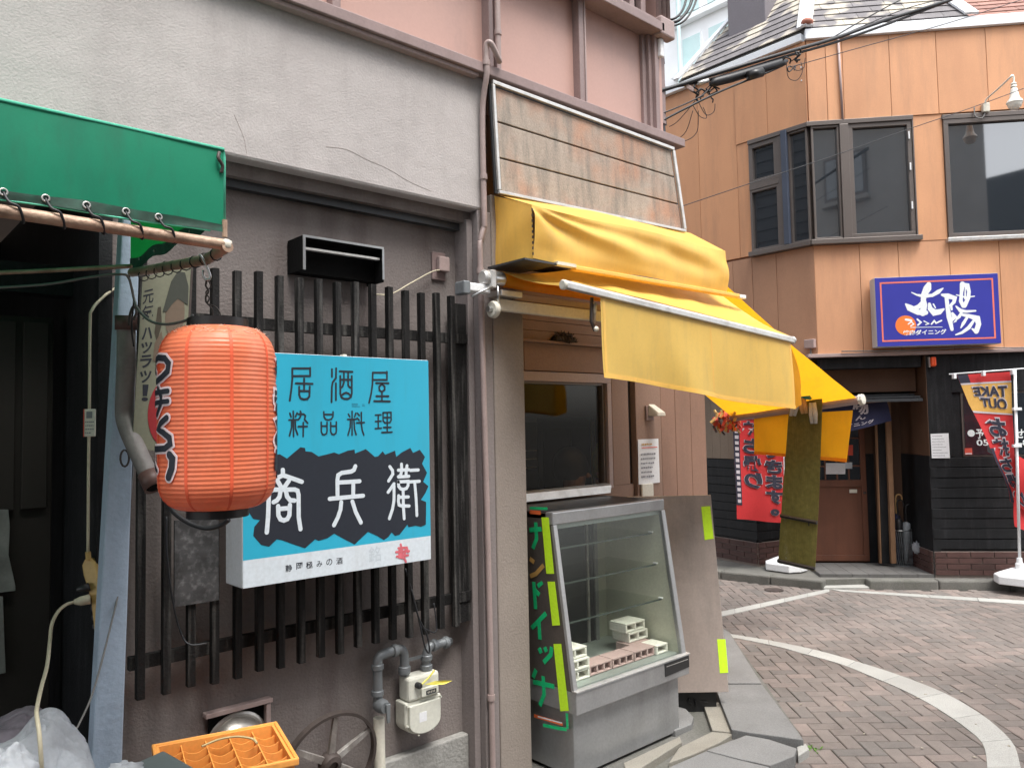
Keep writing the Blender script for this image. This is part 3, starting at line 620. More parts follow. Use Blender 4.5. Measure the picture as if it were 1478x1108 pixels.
# ------------------------------------------------------------------ slatted screen
sc = thing('slat_screen', 'black slatted wooden screen fixed over the mauve recessed wall behind the blue sign', 'screen', WA.p(1.5, 0, -.05))
tops = [654, 634, 611, 588, 564, 541, 515, 488, 462, 434, 405, 376, 345, 312]
base = [A(x, 395+(x-376)*.119, -.01)[0] for x in tops]
stp = (base[0]-base[11])/11
xs = [base[11]+stp*(11-i) for i in range(17)]
xs = [x for x in xs if x > .72]
for i, x in enumerate(xs):
    dz = rn.uniform(-.006, .006)
    MB().box(WA, x-.013, x+.011, .735+dz, 2.098+dz, -.038, -.012).build('slat', M['slat'], sc, bevel=.0015)
MB().box(WA, .74, 2.08, .82, .86, -.066, -.039).build('rail', M['slat'], sc)
MB().box(WA, .74, 2.08, 1.90, 1.94, -.066, -.039).build('rail', M['slat'], sc)
MB().box(WA, 2.02, 2.08, .735, 2.07, -.09, -.045).build('side_post', M['slat'], sc)
tag(MB().box(WA, .86, 1.0, 1.0, 1.27, -.011, -.002).build('notice_plate', mat('mottled_plate', (.055, .055, .057), .6, var=.4, vs=20, stain=(.16, .16, .165), sscale=(60, 60, 60), samt=.8)), 'small mottled grey plate fixed on the slats below the lantern', 'plate')
# stains of dust on the hood etc.
vh = thing('vent_hood', 'sooty rectangular steel vent hood above the slatted screen', 'vent', WA.p(1.47, 2.2, -.12))
h0, h1 = A(437, 339, .0), A(553, 357, .0)
a0, a1, bt = h0[0], h1[0], h0[1]; bb = bt-.125
MB().box(WA, a0, a1, bt-.008, bt, -.12, .0).build('top', M['soot'], vh)
MB().add([WA.p(a0, bt-.008, -.12), WA.p(a0, bt-.008, 0), WA.p(a0, bb, 0), WA.p(a0, bb, -.12)], [(0, 1, 2, 3)]).build('side', M['soot'], vh, solid=.004)
MB().add([WA.p(a1, bt-.008, -.12), WA.p(a1, bt-.008, 0), WA.p(a1, bb-.01, 0), WA.p(a1, bb-.01, -.12)], [(0, 1, 2, 3)]).build('side', M['soot'], vh, solid=.004)
MB().box(WA, a0-.001, a0+.009, bb, bt+.001, .0, .004).box(WA, a0+.009, a1, bt-.007, bt+.001, .0, .004).box(WA, a1-.006, a1+.002, bb, bt-.007, .0, .004).build('bright_rim', M['steel'], vh)
MB().box(WA, a0+.01, a1-.01, bt-.048, bt-.040, -.03, -.01).build('damper', M['alu'], vh)
MB().box(WA, a0+.004, a1-.004, bb+.0, bt-.01, -.115, -.06).build('sooty_filter', M['soot'], vh)
ob = thing('wall_outlet', 'small mauve cable outlet box high in the right corner of the recess', 'outlet', wp(633, 385, -.12))
a, b = A(633, 385, -.12)
MB().box(WA, a-.04, a+.03, b-.06, b+.06, -.119, -.11).build('back_plate', M['mauve'], ob, bevel=.002)
MB().box(WA, a-.02, a+.035, b-.025, b+.04, -.11, -.085).build('cover', M['mauve_light'], ob, bevel=.005)
MB().tube(smoothpath([WA.p(a+.01, b-.02, -.09), WA.p(a-.05, b-.03, -.09), WA.p(a-.16, b-.09, -.09), WA.p(a-.27, b-.15, -.08), WA.p(a-.36, b-.16, -.07)]), .003, 6).build('wire', M['cord'], ob, smooth=True)
# ------------------------------------------------------------------ blue tavern sign
SG = F((0, 2.40, 0), (1, 0, 0), (0, 0, 1), (0, -1, 0))
sl, sr, sb, st_ = 1.007, 1.727, 1.0575, 1.8; sm = SG.hit(350, 809)[1]
sg = thing('tavern_sign', 'square blue sign box with black brush patch and white lettering hung on the slats', 'sign', SG.p(1.36, 1.06, -.13))
MB().box(SG, sl, sr, sb, st_, -.135, -.0015).build('box', M['white_side'], sg, bevel=.004)
MB().box(SG, sl+.002, sr-.002, sm, st_-.002, -.0015, .0).build('blue_face', M['sign_blue'], sg)
MB().box(SG, sl+.002, sr-.002, sb+.002, sm, -.0015, .0).build('white_face', M['sign_white'], sg)
Z5 = lambda P: [SG.hit(320+x/3.079, 500+y/3.079) for x, y in P]
blob = Z5([(160, 497), (235, 480), (258, 478), (290, 497), (322, 470), (350, 447), (370, 450), (372, 465), (400, 468), (430, 488), (470, 478), (500, 470), (520, 478), (560, 462), (590, 457), (592, 475), (640, 455), (660, 472), (680, 490), (695, 487), (715, 465), (726, 480), (770, 462), (775, 490), (800, 470), (838, 450), (850, 472), (880, 458), (903, 490), (890, 520), (912, 560), (895, 600), (918, 620), (905, 650), (885, 680), (908, 690), (907, 790), (885, 800), (860, 795), (830, 802), (825, 790), (790, 835), (770, 840), (755, 825), (740, 845), (720, 858), (690, 840), (650, 822), (620, 850), (590, 878), (545, 855), (500, 830), (470, 850), (430, 862), (415, 855), (370, 895), (320, 878), (270, 860), (245, 855), (210, 888), (175, 880), (140, 840), (145, 800), (170, 770), (140, 765), (110, 720), (130, 690), (160, 640), (150, 560)])
MB().fprism(SG, blob, .0, .0008).build('brush_patch', M['ink'], sg)
def strokes(defs, conv, wd, m, parent, name='lettering', Fr=SG, c=.0, th=.0008):
    mb = MB()
    for i, s in enumerate(defs):
        mb.stroke(Fr, conv(s), wd, c+i*.00004, th)
    return mb.build(name, m, parent, fixn=False)
zA = lambda P: [SG.hit(340+x/4.927, 510+y/4.927) for x, y in P]
up_ = {
 'i': [[(403, 106), (403, 180), (398, 240), (385, 335)], [(405, 106), (530, 106)], [(530, 102), (530, 160)], [(405, 160), (530, 160)], [(428, 212), (547, 215)], [(487, 178), (487, 266)], [(452, 236), (452, 295), (462, 318), (485, 326), (510, 322), (524, 305), (527, 236)], [(452, 266), (527, 267)]],
 'zake': [[(685, 112), (685, 165)], [(715, 105), (713, 175), (690, 205), (684, 240), (682, 345)], [(713, 212), (713, 330)], [(740, 126), (831, 130)], [(770, 128), (770, 205), (760, 235), (748, 245)], [(800, 130), (800, 225), (810, 240), (825, 243)], [(744, 160), (744, 285), (752, 310), (772, 322), (800, 322), (820, 308), (826, 285), (826, 160)], [(744, 186), (826, 186)], [(752, 298), (770, 284), (786, 278), (802, 284), (818, 298)]],
 'ya': [[(975, 136), (973, 220), (965, 280), (949, 350)], [(977, 136), (1076, 136)], [(1076, 130), (1076, 186)], [(977, 187), (1076, 187)], [(998, 210), (1088, 211)], [(1040, 216), (1020, 236), (1022, 260), (1040, 272), (1060, 258), (1060, 236), (1042, 217)], [(1040, 274), (1040, 339)], [(1000, 303), (1087, 303)], [(985, 338), (1097, 340)]],
 'iki': [[(386, 424), (394, 450)], [(437, 422), (425, 450)], [(380, 472), (438, 470)], [(410, 410), (412, 590)], [(399, 480), (398, 525), (383, 585)], [(424, 480), (426, 535), (441, 576)], [(461, 410), (466, 428), (460, 450), (446, 470)], [(446, 430), (484, 430), (496, 442), (490, 468), (512, 494)], [(446, 518), (509, 518)], [(481, 490), (480, 590)]],
 'hin': [[(627, 414), (628, 448), (640, 468), (660, 472), (680, 466), (692, 448), (693, 414)], [(627, 433), (693, 433)], [(609, 488), (609, 555), (618, 575), (632, 577), (646, 568), (650, 550), (650, 488)], [(609, 515), (650, 515)], [(676, 488), (676, 555), (686, 574), (700, 576), (712, 566), (716, 548), (716, 486)], [(676, 515), (716, 515)]],
 'ryo': [[(802, 430), (812, 450)], [(855, 424), (846, 450)], [(797, 468), (858, 466)], [(828, 410), (828, 580)], [(816, 478), (814, 525), (799, 580)], [(842, 478), (845, 535), (857, 577)], [(867, 424), (880, 440)], [(864, 458), (878, 474)], [(861, 492), (915, 490)], [(894, 418), (894, 500), (900, 545), (912, 579)]],
 'ri': [[(994, 437), (1034, 435)], [(994, 483), (1034, 480)], [(993, 534), (1036, 530)], [(1014, 437), (1014, 532)], [(1048, 420), (1105, 418), (1106, 475), (1096, 491), (1060, 492), (1049, 478), (1048, 420)], [(1048, 455), (1105, 454)], [(1078, 420), (1078, 560)], [(1052, 525), (1104, 524)], [(1040, 561), (1112, 558)]]}
for k, d in up_.items(): strokes(d, zA, .0068 if k in ('i', 'zake', 'ya') else .0056, M['ink'], sg, c=.0001)
zB = lambda P: [SG.hit(370+x/5.278, 640+y/5.278) for x, y in P]
big = [[[(200, 200), (201, 240)], [(118, 278), (165, 258), (201, 240), (265, 262), (345, 290)], [(160, 283), (190, 335)], [(246, 283), (208, 337)], [(78, 675), (88, 560), (93, 400), (100, 365), (130, 350), (290, 349), (312, 358), (320, 390), (321, 560), (335, 650)], [(184, 352), (175, 405), (155, 432), (130, 445)], [(222, 352), (232, 402), (255, 430), (290, 433)], [(164, 475), (166, 545), (182, 575), (208, 584), (235, 573), (250, 545), (254, 465)], [(166, 497), (252, 490)]],
       [[(753, 172), (742, 200), (722, 212), (650, 222), (622, 240), (616, 275), (617, 405)], [(620, 296), (785, 286)], [(737, 290), (736, 400)], [(557, 420), (812, 396)], [(645, 445), (640, 500), (620, 560), (590, 620)], [(730, 440), (755, 520), (795, 600)]],
       [[(1015, 175), (1036, 205), (1038, 232), (1006, 284)], [(1047, 305), (1020, 345), (1002, 370)], [(1047, 320), (1047, 430), (1035, 500), (1012, 570)], [(1080, 202), (1160, 198)], [(1104, 156), (1106, 202), (1098, 240), (1080, 252)], [(1146, 168), (1140, 205), (1138, 248)], [(1082, 254), (1160, 248)], [(1172, 203), (1232, 200)], [(1080, 290), (1082, 325), (1098, 344), (1120, 348), (1142, 340), (1154, 318), (1154, 286), (1080, 291)], [(1166, 291), (1240, 286)], [(1204, 292), (1215, 420), (1221, 546)], [(1116, 350), (1118, 480), (1124, 570)], [(1082, 396), (1080, 440), (1085, 466), (1105, 474)], [(1082, 408), (1156, 405)], [(1104, 474), (1162, 474)]]]
for d, wdt in zip(big, (.0145, .0145, .0118)): strokes(d, zB, wdt, M['brush_white'], sg, c=.0009)
# small print line on the white strip
FN = SG.p
for ch, x, y, s in (('静', 298, 984, 30), ('岡', 345, 974, 28), ('極', 389, 970, 30), ('み', 434, 965, 25), ('の', 478, 957, 27), ('酒', 523, 952, 28)):
    q0 = SG.hit(320+(x-s/2)/3.079, 500+(y+s/2+3)/3.079); q1 = SG.hit(320+(x+s/2)/3.079, 500+(y-s/2-3)/3.079)
    text_me(ch, FN, (q0[0], q0[1], q1[0], q0[1]+abs(q1[1]-q0[1])), .012, .0003).build('lettering', M['ink'], sg, fixn=False)
strokes([[(795, 878), (800, 900), (805, 930), (818, 955)], [(785, 895), (822, 892), (828, 912)], [(775, 912), (832, 908)], [(790, 900), (788, 935), (812, 940), (815, 905)], [(778, 932), (828, 926)], [(796, 905), (798, 935)]], lambda P: [SG.hit(320+x/3.079, 500+y/3.079) for x, y in P], .0085, M['pink_red'], sg, 'red_mark', c=.0003)
q0 = SG.hit(532, 812); text_me('銘', FN, (q0[0], q0[1], q0[0]+.05, q0[1]+.055), .01, .0003).build('faded_lettering', M['faint'], sg, fixn=False)
mb = MB(); q = SG.hit(508, 585); dashes(mb, SG, q[0], q[0]+.035, q[1]+.008, q[1]-.006, 3, .0002, .003, rn); q = SG.hit(523, 585); dashes(mb, SG, q[0], q[0]+.012, q[1]+.006, q[1]-.004, 2, .0002, .003, rn)
mb.build('faded_lettering', M['faint_blue'], sg)
MB().box(SG, sl+.38, sl+.395, st_, st_+.01, -.06, -.04).build('clip', M['cream'], sg)
# ------------------------------------------------------------------ low vent cover, wheel, gas meter
a, b = A(297, 1031, -.115); a2, b2 = A(385, 1017, -.115)
vc = thing('round_vent', 'dull aluminium domed vent cap set in a mauve-framed square opening low on the wall', 'vent', WA.p((a+a2)/2, b-.2, -.12))
MB().box(WA, a-.01, a2+.01, b-.006, b+.010, -.119, -.085).build('frame_top', M['mauve_light'], vc, bevel=.002)
MB().box(WA, a2-.012, a2+.004, b-.26, b-.007, -.119, -.09).build('frame_side', M['mauve_light'], vc, bevel=.002)
MB().box(WA, a+.008, a2-.012, b-.26, b-.007, -.119, -.112).build('dark_opening', M['soot'], vc)
q = WA.p((a+a2)/2-.005, b-.125, -.112)
MB().lathe([(.108, 0), (.112, .006), (.104, .012), (.098, .012), (.094, .03), (.075, .052), (.045, .066), (.012, .071), (.001, .0715)], q, (0, -1, 0), 32).build('dome', M['dome'], vc, smooth=True, auto=60)
# iron wheel with wooden spokes
cw = WA.p(A(480, 1103, .0)[0], A(480, 1103, .0)[1], -.02)
wh = thing('old_wheel', 'old iron-rimmed wheel with peeling wooden spokes leaning on the mauve wall', 'wheel', cw)
WF = F(cw, (1, 0, 0), (0, -.18, .98)); 
R = .187
mb = MB(); ns = 48
rim = [WF.p(R*math.cos(2*math.pi*k/ns), R*math.sin(2*math.pi*k/ns), 0) for k in range(ns)]
vs = []; fs = []
for k in range(ns):
    a_ = 2*math.pi*k/ns
    for rr, cc2 in ((R, -.012), (R, .012), (R-.011, .012), (R-.011, -.012)): vs.append(WF.p(rr*math.cos(a_), rr*math.sin(a_), cc2))
for k in range(ns):
    for j in range(4): fs.append((k*4+j, k*4+(j+1) % 4, ((k+1) % ns)*4+(j+1) % 4, ((k+1) % ns)*4+j))
MB().add(vs, fs).build('rim', M['iron'], wh)
MB().lathe([(.034, -.02), (.04, -.015), (.04, .015), (.034, .025), (.018, .03), (.018, .02)], cw, WF.n, 20).build('hub', M['iron'], wh, smooth=True, auto=40)
for k in range(6):
    a_ = math.radians(8+60*k+20); d = WF.u*math.cos(a_)+WF.v*math.sin(a_); p_ = WF.u*-math.sin(a_)+WF.v*math.cos(a_)
    MB().hexa([cw+d*.036-p_*.012-WF.n*.008, cw+d*(R-.011)-p_*.008-WF.n*.006, cw+d*(R-.011)+p_*.008-WF.n*.006, cw+d*.036+p_*.012-WF.n*.008, cw+d*.036-p_*.012+WF.n*.008, cw+d*(R-.011)-p_*.008+WF.n*.006, cw+d*(R-.011)+p_*.008+WF.n*.006, cw+d*.036+p_*.012+WF.n*.008]).build('spoke', M['spoke'], wh)
# gas meter
GM = F((0, 2.69-.10, 0), (1, 0, 0), (0, 0, 1), (0, -1, 0)); h = lambda x, y: GM.hit(x, y)
gm = thing('gas_meter', 'cream gas meter hung on grey bent pipes beside the corner pillar', 'gas meter', GM.p(*h(612, 1060), 0))
(ml, mt), (mr, _) = h(592, 980), h(637, 972); mbm = h(612, 1010)[1]; mbt = h(612, 1062)[1]
MB().box(GM, ml, mr, mbm, mt, -.085, -.012).build('upper_case', M['meter'], gm, bevel=.012)
n_ = 14; cx = (ml+mr)/2; hw = (mr-ml)/2+.012
prof = [(cx-hw, mbm+.0), (cx-hw, mbt+.055)]+[(cx-hw*math.cos(math.pi*k/n_), mbt+.055-.052*math.sin(math.pi*k/n_)) for k in range(1, n_)]+[(cx+hw, mbt+.055), (cx+hw, mbm)]
MB().fprism(GM, prof, -.09, -.02).build('lower_case', M['meter'], gm, bevel=.006)
prof2 = [(cx+(x-cx)*.86, mbm-.012+(y-mbm)*.88) for x, y in prof]
MB().fprism(GM, prof2, -.02, -.006).build('cover', M['meter'], gm, bevel=.004)
for x, y in ((cx-hw+.006, mbm-.01), (cx+hw-.006, mbm-.01), (cx-.03, mbt+.006), (cx+.04, mbt+.012), (cx-hw+.008, mbt+.05)):
    MB().lathe([(.004, 0), (.004, .008)], GM.p(x, y, -.018), GM.n, 8).build('screw', M['meter'], gm)
MB().box(GM, cx-.02, cx+.055, mbm+.012, mbm+.046, -.012, .0).build('dial_frame', M['meter'], gm, bevel=.003)
MB().box(GM, cx+.0, cx+.048, mbm+.018, mbm+.034, .0, .0015).build('dial', M['ink'], gm)
mb = MB()
for k in range(5): mb.box(GM, cx+.006+k*.008, cx+.010+k*.008, mbm+.022, mbm+.030, .0016, .002)
mb.build('dial_digits', M['cream'], gm)
MB().lathe([(.012, 0), (.012, .02), (.008, .026)], GM.p(cx-.035, mbm+.062, -.012), GM.n, 16).build('knob', M['black'], gm, smooth=True, auto=40)
MB().box(GM, cx-.03, cx+.005, mbt+.055, mbt+.092, -.006, -.0052).build('label', M['paper'], gm)
q = GM.p(cx-.02, mbm+.064, .0)
MB().tube([q, q+V((.03, -.005, .02)), q+V((.055, -.01, .045))], .0035, 6).build('tag_tie', M['yellow_tag'], gm)
MB().add([q+V((.005, -.01, .0)), q+V((.05, -.02, .006)), q+V((.10, -.025, -.002)), q+V((.135, -.02, -.012)), q+V((.09, -.028, -.014)), q+V((.04, -.02, -.008))], [(0, 1, 2, 3, 4, 5)]).build('paper_tag', M['yellow_tag'], gm, solid=.001)
pr = .0185
jl, jr = h(593, 975), h(626, 968)
Lp = smoothpath([GM.p(*h(594, 978), -.05), GM.p(*h(594, 952), -.05), GM.p(*h(590, 941), -.05), GM.p(*h(580, 942), -.05), GM.p(*h(568, 946), -.05), GM.p(*h(557, 952), -.05), GM.p(*h(555, 966), -.05), GM.p(*h(556, 1020), -.05)], 5)
Rp = smoothpath([GM.p(*h(626, 970), -.05), GM.p(*h(626, 948), -.05), GM.p(*h(631, 936), -.05), GM.p(*h(642, 933), -.05), GM.p(*h(655, 929), -.05), GM.p(*h(666, 931), -.085)], 5)
pl = thing('gas_pipe', 'grey galvanised gas pipe with a valve turning down into a cream wrapped pipe', 'pipe', Lp[-1])
MB().tube(Lp, pr, 14).build('left_run', M['galv'], pl, smooth=True, auto=50); MB().tube(Rp, pr*.95, 14).build('right_run', M['galv'], pl, smooth=True, auto=50)
for q, ax in ((Lp[2], (0, 0, 1)), (GM.p(*h(580, 942), -.05), (1, 0, 0)), (GM.p(*h(555, 966), -.05), (0, 0, 1)), (GM.p(*h(555, 1004), -.05), (0, 0, 1)), (GM.p(*h(626, 952), -.05), (0, 0, 1)), (GM.p(*h(637, 934), -.05), (1, 0, .1)), (GM.p(*h(654, 930), -.05), (1, 0, .1)), (GM.p(*h(594, 972), -.05), (0, 0, 1)), (GM.p(*h(626, 966), -.05), (0, 0, 1))):
    MB().lathe([(pr*1.15, -.011), (pr*1.3, -.008), (pr*1.3, .008), (pr*1.15, .011)], q, ax, 14).build('coupling', M['galv'], pl, smooth=True, auto=40)
vq = GM.p(*h(557, 1021), -.03)
MB().lathe([(.022, -.03), (.027, -.02), (.027, .012), (.02, .03)], vq, (0, -1, 0), 14).build('valve', M['galv'], pl, smooth=True, auto=40)
MB().hexa([vq+V((-.005, -.034, .015)), vq+V((.014, -.034, .015)), vq+V((.012, -.034, -.055)), vq+V((-.001, -.034, -.055)), vq+V((-.005, -.042, .015)), vq+V((.014, -.042, .015)), vq+V((.012, -.042, -.055)), vq+V((-.001, -.042, -.055))]).build('valve_lever', M['galv'], pl, bevel=.002)
MB().box(GM, h(596, 962)[0], h(630, 962)[0], h(612, 955)[1], h(612, 955)[1]+.012, -.055, -.05).build('strap', M['galv'], pl)
q = GM.p(*h(557, 1040), -.05); MB().tube([q, V((q.x+.006, q.y, -.0))], .0215, 14).build('wrapped_pipe', M['cream'], pl, smooth=True, auto=50)
# loose dark cable hanging at the slats
cb = smoothpath([wp(585, 820, -.02), wp(597, 862, -.01), wp(606, 900, .0), wp(614, 935, .0), wp(620, 940, .0), wp(616, 915, .0), wp(604, 890, .0), wp(594, 850, -.01)], 5)
tag(MB().tube(cb, .0035, 6).build('loose_cable', M['cable'], smooth=True), 'loose loop of thin black cable hanging from the lower slats above the gas meter', 'cable')
cb = smoothpath([wp(626, 870, -.005), wp(630, 900, -.003), wp(628, 912, .0), wp(615, 908, .0), wp(606, 902, .0)], 5)
tag(MB().tube(cb, .003, 6).build('loose_cable', M['cable'], smooth=True), 'short curled end of black cable beside the last slats at the pillar', 'cable')
# ================================================================== THE SANDWICH SHOP
sh = thing('sandwich_shop', 'beige rendered corner shop with a serving window under the yellow awning', 'shop', (3.0, 2.95, 0))
B = lambda a0, a1, b0, b1, c0, c1, name, m, bev=0, lab=None: MB().box(WA, a0, a1, b0, b1, c0, c1).build(name, m, sh, bevel=bev, label=lab)
B(2.194, 2.372, -.02, 2.56, -.6, .002, 'pier', M['stucco_beige'], .006)
B(2.372, 4.28, 2.40, 2.44, -2.2, -.30, 'roof', M['mauve'])
B(3.6, 4.30, 2.44, 2.47, -2.2, -.28, 'roof_edge', M['mauve'])
wl, wr, wb, wt = 2.70, 3.345, 1.215, 1.775
B(2.372, 2.72, -.02, 1.98, -.5, -.382, 'wall', M['brown_wall'])
B(2.372, 3.575, -.02, wb-.02, -.5, -.383, 'wall', M['brown_wall'])
B(3.40, 3.545, wb-.02, 1.98, -.5, -.381, 'wall', M['brown_wall'], .003)
B(2.72, 3.545, 1.83, 1.975, -.5, -.375, 'header', M['brown_wall'], .004)
B(2.40, 3.56, 1.975, 1.988, -.5, -.345, 'nest_ledge', M['brown_wall'], .002)
for k in range(7): B(2.40, 3.57, 1.99+k*.052, 2.040+k*.052, -.5, -.384+.004, 'siding_board', M['siding'], .002)
B(3.548, 3.585, -.02, 2.40, -.5, -.40, 'dark_gap', M['black'])
B(3.585, 3.82, -.02, 2.40, -.6, -.36, 'wall', M['brown_wall'], .003)
xs_ = [3.822, A(975, 600, -.36)[0], 4.125, 4.285]
for k in range(3): B(xs_[k]+.0015, xs_[k+1]-.0015, -.02, 2.40, -.6, -.362, 'cladding_panel', M['brown_panel'], .002)
MB().box(GX, 4.25, 4.284, 2.935, 5.5, -.02, 2.44).build('side_wall', M['brown_panel'], sh)
# serving window
wn = MB().box(WA, wl-.04, wr+.035, wt, wt+.05, -.42, -.365).box(WA, wr, wr+.035, wb-.03, wt, -.42, -.365).box(WA, wl-.04, wl, wb-.03, wt, -.42, -.365).build('window', M['mauve_light'], sh, bevel=.003)
MB().box(WA, wr-.02, wr, wb, wt, -.43, -.385).box(WA, wl, wr-.02, wt-.012, wt, -.43, -.385).build('inner_frame', M['window_frame'], wn)
MB().hexa([WA.p(wl-.06, wb-.045, -.38), WA.p(wr-.0, wb-.045, -.38), WA.p(wr+.02, wb, -.38), WA.p(wl-.06, wb, -.38), WA.p(wl-.06, wb-.05, -.315), WA.p(wr-.05, wb-.05, -.315), WA.p(wr-.03, wb-.008, -.325), WA.p(wl-.06, wb-.008, -.325)]).build('sill', M['alu'], wn, bevel=.002)
gm_ = bpy.data.materials.new('shop_glass'); gm_.use_nodes = True; N = gm_.node_tree.nodes; L = gm_.node_tree.links
gl = N.new('ShaderNodeBsdfGlossy'); gl.inputs['Roughness'].default_value = .03; tr = N.new('ShaderNodeBsdfTransparent'); tr.inputs[0].default_value = (.90, .89, .86, 1)
lw = N.new('ShaderNodeLayerWeight'); lw.inputs[0].default_value = .5; pw_ = N.new('ShaderNodeMath'); pw_.operation = 'POWER'; pw_.inputs[1].default_value = 4; L.new(lw.outputs['Facing'], pw_.inputs[0])
ma_ = N.new('ShaderNodeMath'); ma_.operation = 'MULTIPLY_ADD'; ma_.inputs[1].default_value = .8; ma_.inputs[2].default_value = .02; L.new(pw_.outputs[0], ma_.inputs[0]); mx = N.new('ShaderNodeMixShader'); L.new(ma_.outputs[0], mx.inputs[0]); L.new(tr.outputs[0], mx.inputs[1]); L.new(gl.outputs[0], mx.inputs[2]); L.new(mx.outputs[0], N['Material Output'].inputs[0])
MB().box(WA, wl, wr-.02, wb, wt-.012, -.41, -.406).build('pane', gm_, wn)
B(2.2, 4.25, -.02, 2.40, -2.15, -2.10, 'inner_back_wall', M['shop_inside'])
B(2.2, 2.24, -.02, 2.40, -2.1, -.61, 'inner_side_wall', M['shop_inside'])
B(2.24, 4.25, -.02, .02, -2.1, -.61, 'inner_floor', M['shop_inside'])
B(2.24, 4.25, 1.9, 1.92, -2.1, -.61, 'inner_ceiling', M['shop_inside'])
# things inside
q = lambda x, y, c: A(x, y, c)
cbn = thing('tall_cabinet', 'tall dark cabinet inside the serving window with a yellow edge strip', 'cabinet', WA.p(3.7, 0, -1.2))
ca0, ca1, cat_ = q(776, 604, -1.0)[0], q(856, 604, -1.0)[0], q(800, 602, -1.0)[1]
MB().box(WA, ca0, ca1, .02, cat_, -1.4, -1.0).build('carcass', M['black'], cbn, bevel=.004)
cm = (ca0+ca1)/2+.02
MB().box(WA, ca0+.04, cm-.01, .1, cat_-.07, -1.0, -.985).build('door', M['inside'], cbn); MB().box(WA, cm+.01, ca1-.05, .1, cat_-.07, -1.0, -.985).build('door', M['inside_brown'], cbn)
MB().box(WA, ca1-.028, ca1-.006, .02, cat_-.02, -1.0, -.98).build('edge_strip', M['tan'], cbn)
pw = thing('fridge_poster', 'bluish glass-fronted cooler at the left edge inside the serving window', 'cooler', WA.p(2.9, 0, -.9))
a0, b0 = q(761, 680, -.85); a1, b1 = q(775, 602, -.85)
pw.name = 'small_cooler'
MB().box(WA, a0-.1, a1, .02, b1, -1.1, -.85).build('carcass', M['metal_dark'], pw); MB().box(WA, a0-.08, a1-.01, b0, b1-.03, -.85, -.845).build('glass_door', mat('cooler_glass', (.05, .06, .065), .2), pw)
for k in range(3): MB().box(WA, a0-.06, a1-.015, b0+.02+k*.05, b0+.024+k*.05, -.845, -.84).build('shelf_edge', M['alu'], pw)
a0, b0 = q(856, 695, -.62); a1, b1 = q(874, 612, -.62)
tag(MB().prism([WA.p(a0, b0+.03, -.62), WA.p(a1+.02, b0, -.62), WA.p(a1+.02, b1, -.62), WA.p(a1-.01, b1-.02, -.62), WA.p(a0, (b0+b1)/2, -.62)], (0, -.004, 0)).build('yellow_green_sheet', M['yg']), 'mottled yellow and green sheet inside the right edge of the serving window', 'poster')  # mottled sheet placed where yellow-green shows in the serving window
# somebody inside, seen from behind the glass: head with a hand held to the face
def skinned(name, joints, edges, m, parent=None, sub=2, root=0):
    me = bpy.data.meshes.new(name); o = bpy.data.objects.new(name, me); C.objects.link(o)
    org = parent.location if parent else V((0, 0, 0))
    me.from_pydata([V(j[0])-org for j in joints], edges, []); me.materials.append(m)
    if parent: o.parent = parent
    bpy.context.view_layer.objects.active = o; o.modifiers.new('skin', 'SKIN'); 
    for i, j in enumerate(joints):
        r = j[1]; me.skin_vertices[0].data[i].radius = r if isinstance(r, tuple) else (r, r)
    me.skin_vertices[0].data[root].use_root = True
    md = o.modifiers.new('sub', 'SUBSURF'); md.levels = sub; md.render_levels = sub
    return o
hx, hz = q(829, 684, -.58)
hc = WA.p(hx, hz, -.58)
pr_ = thing('person', 'person with short black hair behind the serving window, one hand raised to the face', 'person', hc)
vv = lambda x, y, z: hc+V((x, y, z))
J = [(vv(0, .05, -1.0), .14), (vv(0, .05, -.75), .14), (vv(0, .04, -.45), (.17, .12)), (vv(0, .04, -.27), (.13, .09)), (vv(0, .03, -.18), .055), (vv(0, .02, -.12), .052), (vv(0, .0, -.05), (.062, .07)), (vv(0, 0, .02), (.074, .088)), (vv(0, .01, .08), (.062, .075)),
     (vv(-.17, .04, -.28), .055), (vv(-.24, .03, -.5), .045), (vv(-.18, -.12, -.68), .035), (vv(.17, .04, -.28), .055), (vv(.27, -.02, -.46), .045), (vv(.19, -.14, -.26), .034), (vv(.125, -.12, -.10), .026)]
Eg = [(0, 1), (1, 2), (2, 3), (3, 4), (4, 5), (5, 6), (6, 7), (7, 8), (3, 9), (9, 10), (10, 11), (3, 12), (12, 13), (13, 14), (14, 15)]
skinned('body', J, Eg, M['skin'], pr_)
JS = [(vv(0, .05, -1.02), .155), (vv(0, .05, -.75), .155), (vv(0, .04, -.45), (.185, .135)), (vv(0, .04, -.27), (.14, .10)), (vv(0, .04, -.2), (.07, .07)), (vv(-.18, .04, -.28), .066), (vv(-.25, .03, -.46), .056), (vv(.18, .04, -.28), .066), (vv(.275, -.01, -.44), .058)]
skinned('shirt', JS, [(0, 1), (1, 2), (2, 3), (3, 4), (3, 5), (5, 6), (3, 7), (7, 8)], M['shirt'], pr_)
mb = MB(); hp = []
for j in range(9):
    for i in range(18):
        th_, ph = math.pi*.72*j/8, 2*math.pi*i/18; wob = 1+.05*math.sin(5*ph+j)
        hp.append(hc+V((math.cos(ph)*math.sin(th_)*.098*wob-.012, math.sin(ph)*math.sin(th_)*.108*wob+.022, math.cos(th_)*.115+.045)))
mb.add(hp, [(j*18+i, j*18+(i+1) % 18, (j+1)*18+(i+1) % 18, (j+1)*18+i) for j in range(8) for i in range(18)]).build('hair', M['hair'], pr_, smooth=True)
MB().lathe([(.016, 0), (.012, .012), (.004, .022)], vv(.02, -.085, -.005), (.2, -1, -.2), 10).build('nose', M['skin'], pr_, smooth=True)
pk = vv(.118, -.115, -.08)
